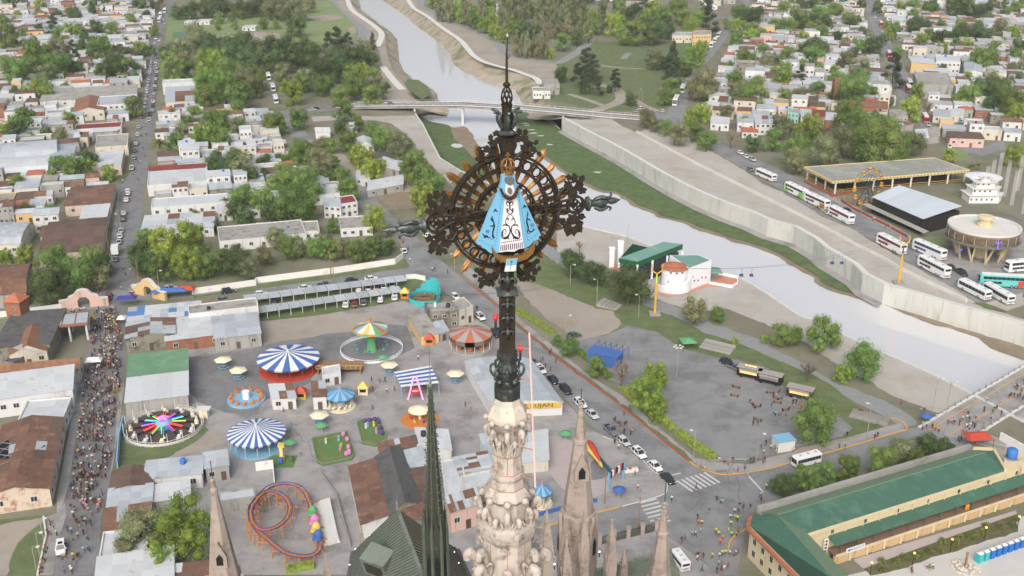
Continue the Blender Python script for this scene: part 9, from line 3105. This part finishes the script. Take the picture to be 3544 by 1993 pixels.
# food trucks
for i,(c,r,x,y,lab) in enumerate(((2,1,1795,1395,'food truck with glowing orange sign'),(2,1,1945,1440,'dark food truck between two lit ones'),(3,2,240,100,'silver-roofed food truck with lit counter'))):
	t=ride('food_truck', lab+' on the parking plaza', 'food truck', c,r,x,y,0,R(-28))
	bx('body', mbk if i<2 else mzd,t,(-3.2,-1.3,.5),(3.2,1.3,2.7))
	bx('roof', mgc,t,(-3.3,-1.4,2.7),(3.3,1.4,2.85))
	mesh('counter', M('warm_light', (255,200,130),.4,0,emit=.8) if i!=1 else mgc,t,lambda m:m.box((-2.4,-1.36,1.3),(2.4,-1.29,2.2)))
	bx('flap', mgc,t,(-2.5,-2.4,2.45),(2.5,-1.35,2.55))
	for x_ in (-2,2):
		mesh('wheel', m_tyre,t,lambda m:m.tube([(x_,-1.35,.4),(x_,1.35,.4)],.4,12))
	if i==0:
		word('BURGER', .8,M('sign_glow', (255,190,90),.4,0,emit=2.5),t,(0,.3,2.9),(R(25),0,0))
rnd=random.Random(5)
for i in range(10):
	p=g(2,2,1790,40).lerp(g(3,2,170,260),rnd.random())+V3((rnd.uniform(-7,4),rnd.uniform(-7,4),0))
	t=emp('cafe_table', flat(p),rnd.random()*3)
	tag(t,'brown plastic table with chairs in front of the food trucks', 'table', 'tables in front of the food trucks')
	bx('top', mtb,t,(-.45,-.45,.7),(.45,.45,.75))
	mesh('leg', mtb,t,lambda m:m.bar((0,0,0),(0,0,.7),.1))
	for s in (-1,1):
		mesh('chair', M('chair_brown', (84,62,54),.6),t,lambda m:m.box((s*.8-.22,-.22,.4),(s*.8+.22,.22,.46)).box((s*1.0-.03,-.22,.46),(s*1.0+.03,.22,.9)).box((s*.8-.2,-.2,0),(s*.8+.2,.2,.39)))
# ================================================================== STREET FURNITURE
def post(name,p,h,r_,mat,lb,cat,group=None,arm=None):
	t=emp(name,flat(p))
	tag(t,lb,cat,group)
	mesh('pole', mat,t,lambda m:m.tube([(0,0,0),(0,0,h)],[r_,r_*.7],7))
	if arm:
		mesh('arm', mat,t,lambda m:m.tube([(0,0,h),(arm*.6,-.1,h+.35),(arm,-.2,h+.3)],r_*.5,5))
		bx('lamp_head', m_cop2,t,(arm-.2,-.5,h+.22),(arm+.45,.1,h+.36))
	return t
for (c,r,x,y,h) in ((2,2,1370,560,7),(2,2,1840,620,8),(3,2,745,410,9),(2,1,405,1110,7),(2,1,640,850,8),(2,1,440,710,7),(2,1,955,945,7),(1,1,1500,600,6),(1,1,1190,640,6),(3,2,1240,215,9),(3,2,1340,240,9),(0,2,330,1180,5),(0,2,300,1290,5),(0,2,275,1400,5),(3,1,700,185,8),(0,1,920,330,8),(0,1,1210,780,8),(1,2,1300,180,8),(2,0,1100,790,9),(2,0,980,800,9),(3,0,1080,870,9),(2,1,870,400,7)):
	post('street_lamp', g(c,r,x,y),h,.1,mgc,'slim grey street lamp with a short arm', 'street lamp', 'grey street lamps', arm=random.choice((-1.1,1.1)))
for (c,r,x,y,h) in ((2,2,955,1110,8),(1,1,590,690,8),(1,1,565,620,9),(0,1,825,470,8),(0,1,225,850,8),(0,1,1050,690,8),(1,1,1065,220,9),(0,2,905,170,7),(2,2,700,905,8)):
	post('utility_pole', g(c,r,x,y),h,.15,mtb,'weathered utility pole standing at the kerb', 'pole', 'weathered utility poles')
t=post('plaza_mast', g(2,1,1242,1395),8.5,.12,mgc,'tall plaza light mast with a cluster of lamps', 'street lamp')
for k in range(6):
	a=k*1.047
	mesh('lamp_head', m_cop2,t,lambda m:m.bar((0,0,8.3),(1.1*cos(a),1.1*sin(a),8.6),.07).box((1.1*cos(a)-.3,1.1*sin(a)-.3,8.6),(1.1*cos(a)+.3,1.1*sin(a)+.3,8.7)))
PY=[]
for (c,r,x,y,h,lab) in ((2,1,1078,925,15,'yellow chairlift pylon with forked green top on the grass slope'),(3,1,985,690,15,'yellow chairlift pylon on the far sandy bank')):
	p=g(c,r,x,y)
	t=emp('chairlift_pylon', flat(p))
	tag(t,lab,'pylon')
	my=M('pylon_yellow', (226,166,44),.5,.04)
	mt2=M('pylon_lime', (190,226,90),.5) if c==2 else m_purple
	mesh('shaft', my,t,lambda m:m.lathe([(.42,0),(.24,h*.68)],10))
	mesh('upper_shaft', mt2,t,lambda m:m.lathe([(.24,h*.68),(.2,h*.86)],10))
	for s in (-1,1):
		mesh('fork', my,t,lambda m:m.tube([(0,0,h*.86),(s*1.4,0,h*.93),(s*1.6,0,h*1.06)],.2,6))
	bx('footing', mcn,t,(-1.6,-1.6,0),(1.6,1.6,.5))
	PY.append(p+V3((0,0,h)))
for s in (-1.5,1.5):
	a,b=PY[0]+V3((s,0,0)),PY[1]+V3((s,0,0))
	far=a+(a-b)*.9
	pts=[far.lerp(a,i/6)-V3((0,0,2.5*sin(PI*i/6))) for i in range(6)]+[a.lerp(b,i/10)-V3((0,0,4*sin(PI*i/10))) for i in range(11)]
	cb=MB().tube(pts,.03,4).build('chairlift_cable', mzd)
	tag(cb,'thin sagging chairlift cable strung across the river', 'cable', 'chairlift cables')
	for t_ in (.35,.72):
		p=a.lerp(b,t_)-V3((0,0,4*sin(PI*t_)))
		ch=emp('lift_chair', p)
		tag(ch,'purple chairlift seat hanging over the river', 'chairlift seat', 'chairlift seats over the river')
		mesh('hanger', m_purple,ch,lambda m:m.tube([(0,0,0),(0,0,-2),(.3,0,-2.3)],.05,5))
		mesh('seat', m_purple,ch,lambda m:m.box((-.6,-.3,-2.7),(.6,.3,-2.55)).box((-.6,.25,-2.6),(.6,.32,-2.0)))
def hedge(pts,w,h,lb):
	o=V3(flat(pts[0]))
	L=sml(pts,6)
	rn=random.Random(len(lb))
	mb=MB()
	for a,b in zip(L[:-1],L[1:]):
		n=int((b-a).length*55)
		d=(b-a).normalized()
		s=V3((-d.y,d.x,0))
		mb.bar(a-o+V3((0,0,h*.45)),b-o+V3((0,0,h*.45)),w*.85,h*.9)
		for i in range(n):
			p=a.lerp(b,rn.random())-o+s*rn.uniform(-w/2,w/2)+V3((0,0,rn.choice((h,rn.uniform(.1,h)))))
			q=V3((rn.uniform(-1,1),rn.uniform(-1,1),rn.uniform(-.3,1))).normalized()*.22
			u=q.cross(V3((rn.uniform(-1,1),rn.uniform(-1,1),1))).normalized()*.13
			mb.add([p,p+q*.5+u,p+q,p+q*.5-u],[(0,1,2,3)])
	hd=mb.build('hedge', LEAF['y'],loc=o)
	tag(hd,lb,'hedge')
hedge(gl(2,1,[(40,905),(170,985),(305,1075)]),2.0,1.2,'clipped bright hedge beside the bare dirt patch')
hedge(gl(2,1,[(500,1215),(610,1300),(745,1410)]),1.8,1.2,'clipped hedge behind the blue stage')
hedge(gl(2,2,[(830,45),(1000,175),(1215,345)]),2.0,1.2,'long clipped hedge at the plaza edge under the spring tree')
hedge(gl(2,2,[(1250,375),(1400,490),(1530,575)]),2.2,1.3,'clipped hedge ending at the bench by the plaza corner')
hedge(gl(1,2,[(230,1430),(340,1405),(440,1390)]),1.6,1.4,'hedge at the foot of the roller coaster')
for (c,r,x,y,a,w,n,lab) in ((2,1,735,860,R(60),5,12,'stone steps down the grass slope beside the big dark tree'),(2,1,1550,1180,R(-32),9,9,'wide stone steps down to the parking plaza'),(3,2,765,265,R(-32),9,7,'wide stone steps with seated people by the willow-like tree'),(3,2,1690,450,R(-35),6,8,'stone steps beside the promenade bridge')):
	t=ride('stone_steps', lab,'steps', c,r,x,y,0,a)
	for i in range(n):
		mesh('step', M('step_stone', (150,148,142),.9,.1,1,obj=.22),t,lambda m:m.box((-w/2,i*.55-n*.27,0),(w/2,(i+1)*.55-n*.27,.12+.1*i)))  # random tone per step stands in for the shadow lines between them
for i in range(10):
	p=g(3,2,1588,1345).lerp(g(3,2,1945,1215),i/8.0)
	t=emp('portable_toilet', flat(p),ang)
	col=m_turq if i<2 else m_sblue
	tag(t,('turquoise' if i<2 else 'blue')+' portable toilet cabin in the courtyard row', 'toilet', ('turquoise' if i<2 else 'blue')+' portable toilets')
	bx('cabin', col,t,(-.56,-.56,0),(.56,.56,2.05))
	mesh('roof', m_cop2,t,lambda m:m.add([(-.6,-.6,2.05),(.6,-.6,2.05),(.6,.6,2.05),(-.6,.6,2.05),(-.5,0,2.35),(.5,0,2.35)],[(0,1,5,4),(1,2,5),(2,3,4,5),(3,0,4)]))
	bx('door', col,t,(-.42,-.6,.08),(.42,-.57,1.95))
t=ride('rock_pile', 'heap of pale rough stones round a bare post in the courtyard', 'rock pile', 3,2,1488,1395)
for i in range(60):
	a,r_=rnd.uniform(0,6.28),2.6*math.sqrt(rnd.random())
	s=rnd.uniform(.25,.45)
	mesh('stone', m_stonew,t,lambda m:m.lathe([(.1,-s*.6),(s,-s*.1),(s*.8,s*.4),(.05,s*.6)],6,(r_*cos(a),r_*sin(a),.15+.35*(2.6-r_)*rnd.random()),rot=a))
mesh('post', mtb,t,lambda m:m.bar((0,0,0),(0,.1,3.6),.35))
m_glow=M('garden_glow', (255,190,110),.4,0,emit=2.0)
for x,y in ((1375,1270),(1090,1375),(770,1449),(1630,1180),(1880,1095)):
	t=ride('garden_lamp', 'lit garden lamp on a black post in the courtyard bed', 'lamp', 3,2,x,y,0,0,'lit garden lamps of the courtyard')
	mesh('pole', mbk,t,lambda m:m.bar((0,0,0),(0,0,2.8),.1))
	mesh('lantern', m_glow,t,lambda m:m.lathe([(0,2.8),(.2,2.85),(.22,3.05),(0,3.2)],8))
for i in range(18):
	p=g(3,2,830,1400).lerp(g(3,2,1860,1040),i/17)+V3((rnd.uniform(-1,1),rnd.uniform(-1.2,1.2),0))
	sp=emp('spiky_plant', flat(p))
	tag(sp,'olive spiky tussock plant in the courtyard bed', 'plant', 'spiky plants in the courtyard bed')
	inst(CR['p', 0][0],sp,(0,0,-.35),rnd.random()*6,2.0,'leaves')
# church railing and corner gateway
A,B_=g(2,2,660,1215),g(2,2,1090,1110)
t=emp('church_railing', flat(A))
tag(t,'stone-piered iron railing round the basilica forecourt', 'fence')
for i in range(5):
	c=(B_-A)*(i/4)
	mesh('stone_pier', msp,t,lambda m:m.box((c.x-.4,c.y-.4,0),(c.x+.4,c.y+.4,2.2)).box((c.x-.5,c.y-.5,2.2),(c.x+.5,c.y+.5,2.5)))
	if i<4:
		e=(B_-A)*((i+1)/4)
		mesh('iron_rail', mbk,t,lambda m:[m.bar(c.lerp(e,k/14),c.lerp(e,k/14)+V3((0,0,1.9)),.05) for k in range(1,14)] and m.bar(c+V3((0,0,1.7)),e+V3((0,0,1.7)),.07))
twl(gl(2,2,[(640,895),(370,955),(200,1005)]),1.0,.25,m_blue,'painted_wall', 'low blue painted wall along the lower road', 'wall', 3)
twl(gl(2,2,[(640,560),(760,700)]),1.3,.25,M('slate_blue', (72,104,124),.7),'painted_wall', 'slate blue wall along the rocket ride', 'wall', 3)
t=ride('fair_gate', 'fairground gate arch of zigzag black and white panels on blue posts', 'gate', 2,2,785,760,0,R(50))
for i in range(7):
	mesh('arch_panel', (mbk,m_wp,m_red)[i % 3],t,lambda m:m.box((-2.6+i*.75,-.15,2.6+(i % 2)*.3),(-1.85+i*.75,.15,4.2)))
for x in (-2.7,2.7):
	bx('post', m_sky,t,(x-.2,-.2,0),(x+.2,.2,4.2))
t=ride('vendor_table', 'white vendor table with goods and boxes beside the parked cars', 'table', 2,2,890,665,0,R(12))
bx('top', mwh,t,(-1.8,-.5,.7),(1.8,.5,.8))
bx('cloth', mwh,t,(-1.8,-.54,.05),(1.8,-.51,.72))
for x in (-1.2,0,1.1):
	mesh('goods', (m_red,m_yel,m_blue)[int(x) % 3],t,lambda m:m.box((x-.3,-.3,.8),(x+.3,.2,1.05)))
bn=ride('bench', 'long concrete bench at the hedge end with people sitting', 'bench', 2,2,1640,585,0,R(5))
bx('seat', mcn,bn,(-4.5,-.3,.38),(4.5,.3,.5))
for x in (-3.5,0,3.5):
	bx('leg', mcn,bn,(x-.2,-.25,0),(x+.2,.25,.38))
am=plb(BP['single'],g(2,2,1268,1370),hdg(g(2,2,1320,1430),g(2,2,1220,1300)),'small white van standing beside the basilica', None,'van')
am.scale=(.4,.75,.7)
# ================================================================== PEOPLE
def crowd(poly,n,where,seed,dirs=None,clump=.6,poses=None):
	rn=random.Random(seed)
	xs,ys=[p.x for p in poly],[p.y for p in poly]
	out,last=[],None
	while len(out)<n:
		if last is not None and rn.random()<clump:
			p=last+V3((rn.uniform(-1.6,1.6),rn.uniform(-1.6,1.6),0))
		else:
			p=V3((rn.uniform(min(xs),max(xs)),rn.uniform(min(ys),max(ys)),0))
		if not inpoly(p,poly) or any((p-q).length<.55 for q in out[-60:]):
			last=None
			continue
		last=p
		out.append(p)
	return out
nearp=crowd(gl(0,2,[(520,1000),(740,1000),(820,720),(870,300),(905,0),(640,0),(600,300),(540,700)]),330,'', 11)
nearp+=crowd(gl(0,2,[(470,1440),(690,1440),(745,1000),(520,1000)]),26,'', 12)
farp=crowd(gl(0,2,[(640,60),(905,60)])+gl(0,1,[(925,1100),(900,900),(740,890),(690,950),(670,1300)]),300,'', 13)
nearp.sort(key=lambda p:p.y)
for p in nearp[:40]:
	person(p,random.choice((R(105),R(105),R(-75)))+ruf(-.5,.5),random.choice(('walk', 'stride', 'walk', 'stand')),None,'in the crowd filling the cobbled street')
cm,mats_c=MB(),[]
for i,p in enumerate(farp+nearp[40:]):
	me=random.choice(PPOSE[random.choice(('walk', 'stride', 'stand'))])
	mt=Matrix.Translation(p) @ Matrix.Rotation(ruf(0,6.28),4,'Z')
	sh=random.choice(SHW)
	k0='crowd_' + sh.replace(' ', '_')
	m0=MATS.get(k0) or M(k0,tuple(min(255,int(255*(v**.4545))) for v in SHC[sh]),.9,.1)
	for m_ in (m0,mbk,m_skin,m_hair):
		if m_ not in mats_c:
			mats_c.append(m_)
	idx=[mats_c.index(m_) for m_ in (m0,mbk,m_skin,m_hair)]
	o_=len(cm.v)
	cm.v+=[tuple(mt @ v.co) for v in me.vertices]
	for f_ in me.polygons:
		cm.f.append(tuple(x+o_ for x in f_.vertices))
		cm.m.append(idx[f_.material_index])
co=cm.build('walking_crowd', mats_c)
tag(co,'dense walking crowd filling the cobbled street up to the crossing', 'crowd', kind='stuff')
def folk(c,r,spec,where,ang_=None,pose=None,z=0):
	for s in spec.split(','):
		v=s.split()
		person(g(c,r,float(v[0]),float(v[1])),ang_,v[3] if len(v)>3 else pose,v[2].replace('_', ' ') if len(v)>2 and v[2]!='-' else None,where,z)
folk(2,2,'950 800 white,1390 805 grey,1205 890 white,1545 890 navy_blue,1575 910 light_blue,1590 915 light_blue,1490 985 black,1400 1030 black,1408 1070 pink,1432 1075 yellow,1358 1155 light_blue,1385 1155 light_blue,1422 1130 white,1280 1205 black,1308 1190 grey,1540 1135 yellow,1558 1160 lime_vest,1590 1185 orange_vest,1572 1215 orange_vest,1632 1130 lime_vest,1655 1160 lime_vest,1652 1080 lime_vest,1700 1040 lime_vest,1680 1030 lime_vest,1648 1030 white,1706 990 black,1680 985 white,1718 940 black,1745 945 grey,1797 955 black,1875 860 white,1880 900 black,1920 800 lime_vest,1690 1160 beige,1706 1140 olive,1512 1320 lime_vest,1565 1320 white,1586 1300 lime_vest,1610 1300 lime_vest,1642 1305 white,1670 1310 grey,1690 1300 white,1708 1280 grey,1400 1320 black,1420 1310 grey,1445 1325 dark_red,1398 1340 white,1560 1380 white,1585 1400 grey,1600 1420 white,1630 1400 red,1545 1440 navy_blue,1575 1440 dark_red,1435 1420 green', 'on the street crossing beside the basilica')
folk(2,2,'765 300 black,778 290 navy_blue,800 330 black,816 325 black,850 330 black,862 320 black,845 245 red,895 395 dark_red,905 380 yellow,846 385 black,775 465 black,805 500 white,927 700 black,1705 670 grey,1755 660 purple,1778 705 light_blue,1820 320 black,1853 320 black,890 195 black', 'on the riverside road near the parked cars')
folk(2,1,'218 1295 red,232 1285 navy_blue,252 1330 black,290 1360 navy_blue,330 1295 red,285 1240 black,298 1215 black', 'on the riverside road near the parked cars')
folk(2,2,'1565 585 white sit,1600 605 black sit,1630 615 grey sit,1665 585 navy_blue sit,1425 640 grey sit,1455 650 beige sit', 'on the bench and kerb by the plaza corner', R(-90))
folk(2,2,'1800 600 black,1820 600 dark_red,1850 590 grey,1895 610 red,1900 540 white,1915 470 black,1880 500 dark_red,1905 590 black', 'gathered round the white kiosk')
folk(3,2,'20 500 white,50 510 grey,70 520 black,190 520 white,535 495 olive,578 500 black,805 420 black,825 410 navy_blue,825 330 grey,595 405 black', 'on the corner pavement by the plaza')
folk(3,2,'1163 360 navy_blue,1195 330 white,1237 345 black,1262 355 orange_vest,1288 370 orange_vest,1323 385 light_blue,1435 440 dark_red,1457 440 dark_red,1150 220 light_blue,1180 220 black,1005 160 red', 'at the near end of the promenade bridge')
rn=random.Random(21)
for p in crowd([A_.lerp(B2_,t_) for A_,B2_,t_ in ((g(3,2,1300,330),g(3,2,1933,0),0),(g(3,2,1300,330),g(3,2,1933,-20),1),(g(3,2,1933,140),g(3,2,1933,140),0),(g(3,2,1500,400),g(3,2,1500,400),0))],42,'', 22,clump=.55):
	person(p,rn.choice((R(35),R(215)))+rn.uniform(-.3,.3),None,None,'walking across the promenade bridge', .13)
rn=random.Random(31)
for p in crowd(gl(3,2,[(0,170),(90,60),(260,170),(200,300),(40,260)]),22,'', 32):
	person(p,None,rn.choice(('stand', 'sit', 'sit')),None,'around the food truck tables')
folk(3,2,'670 215 grey,690 220 black,712 225 dark_red,1080 1420 red,1195 1390 white,1215 1400 green,1240 1390 white', 'sitting on the steps and courtyard edge', R(-90),'sit')
folk(0,2,'430 1150 lime_vest stand,375 1060 grey sit,385 1090 navy_blue sit,365 1150 red sit,355 1130 black sit,340 1250 orange sit,330 1280 grey sit,325 1340 black sit,315 1360 yellow sit,305 1400 beige sit,300 1430 orange sit,470 1330 white', 'on the low wall beside the lawn', R(0))
folk(1,1,'1098 390 red,1113 385 red,1150 440 red,1332 600 white,1350 600 black,1447 620 red,1668 895 black,875 1440 black,935 1445 green,975 1440 black,1225 1270 white', 'strolling between the wall and the fairground')
folk(1,2,'883 60 dark_red,990 70 white,1045 60 red,1580 180 black,1620 200 beige,335 545 light_blue,282 590 black,880 200 olive', 'strolling among the fairground rides')
folk(3,1,'370 130 black,385 140 orange,400 150 yellow,415 160 lime_vest,430 170 lime_vest,445 185 white,460 190 black,528 65 white,573 95 navy_blue,790 220 white,803 218 white,885 275 navy_blue,922 285 white', 'queueing beside the far bank coaches')
folk(0,1,'940 450 light_blue,930 590 light_blue,950 640 black,985 610 white,918 745 light_blue,940 810 light_blue,1000 800 black,600 905 white,620 910 white,640 905 white,540 920 yellow,560 915 white,460 935 yellow,440 940 yellow,485 940 yellow,320 950 pink,300 960 black', 'near the two baroque gateways')
folk(0,0,'1100 940 lime_vest,1110 935 lime_vest,1150 940 white,1075 1040 black,1100 1030 navy_blue,1110 1030 black,1010 1340 black,1030 1350 grey,1045 1365 black,930 1380 white,1080 1130 black,1095 1190 black,1065 1235 lime_vest,1040 1235 black', 'walking down the traffic street')
print('PEOPLE', NP[0],'OBJ', len(COL.objects))
# ================================================================== HAZE
m_haze=bpy.data.materials.new('haze_air')
m_haze.use_nodes=True
m_haze.node_tree.nodes.remove(m_haze.node_tree.nodes['Principled BSDF'])
pvn=m_haze.node_tree.nodes.new('ShaderNodeVolumePrincipled')
pvn.inputs['Color'].default_value=(.96,.98,1,1)
pvn.inputs['Density'].default_value=.00009
pvn.inputs['Anisotropy'].default_value=.2
m_haze.node_tree.links.new(pvn.outputs[0],m_haze.node_tree.nodes['Material Output'].inputs['Volume'])
hz=MB().box((-6300,-1800,-9),(6300,6300,128)).build('haze', m_haze)
tag(hz,'thin pale evening haze over the town', 'haze', kind='stuff')
SC.cycles.volume_bounces=1
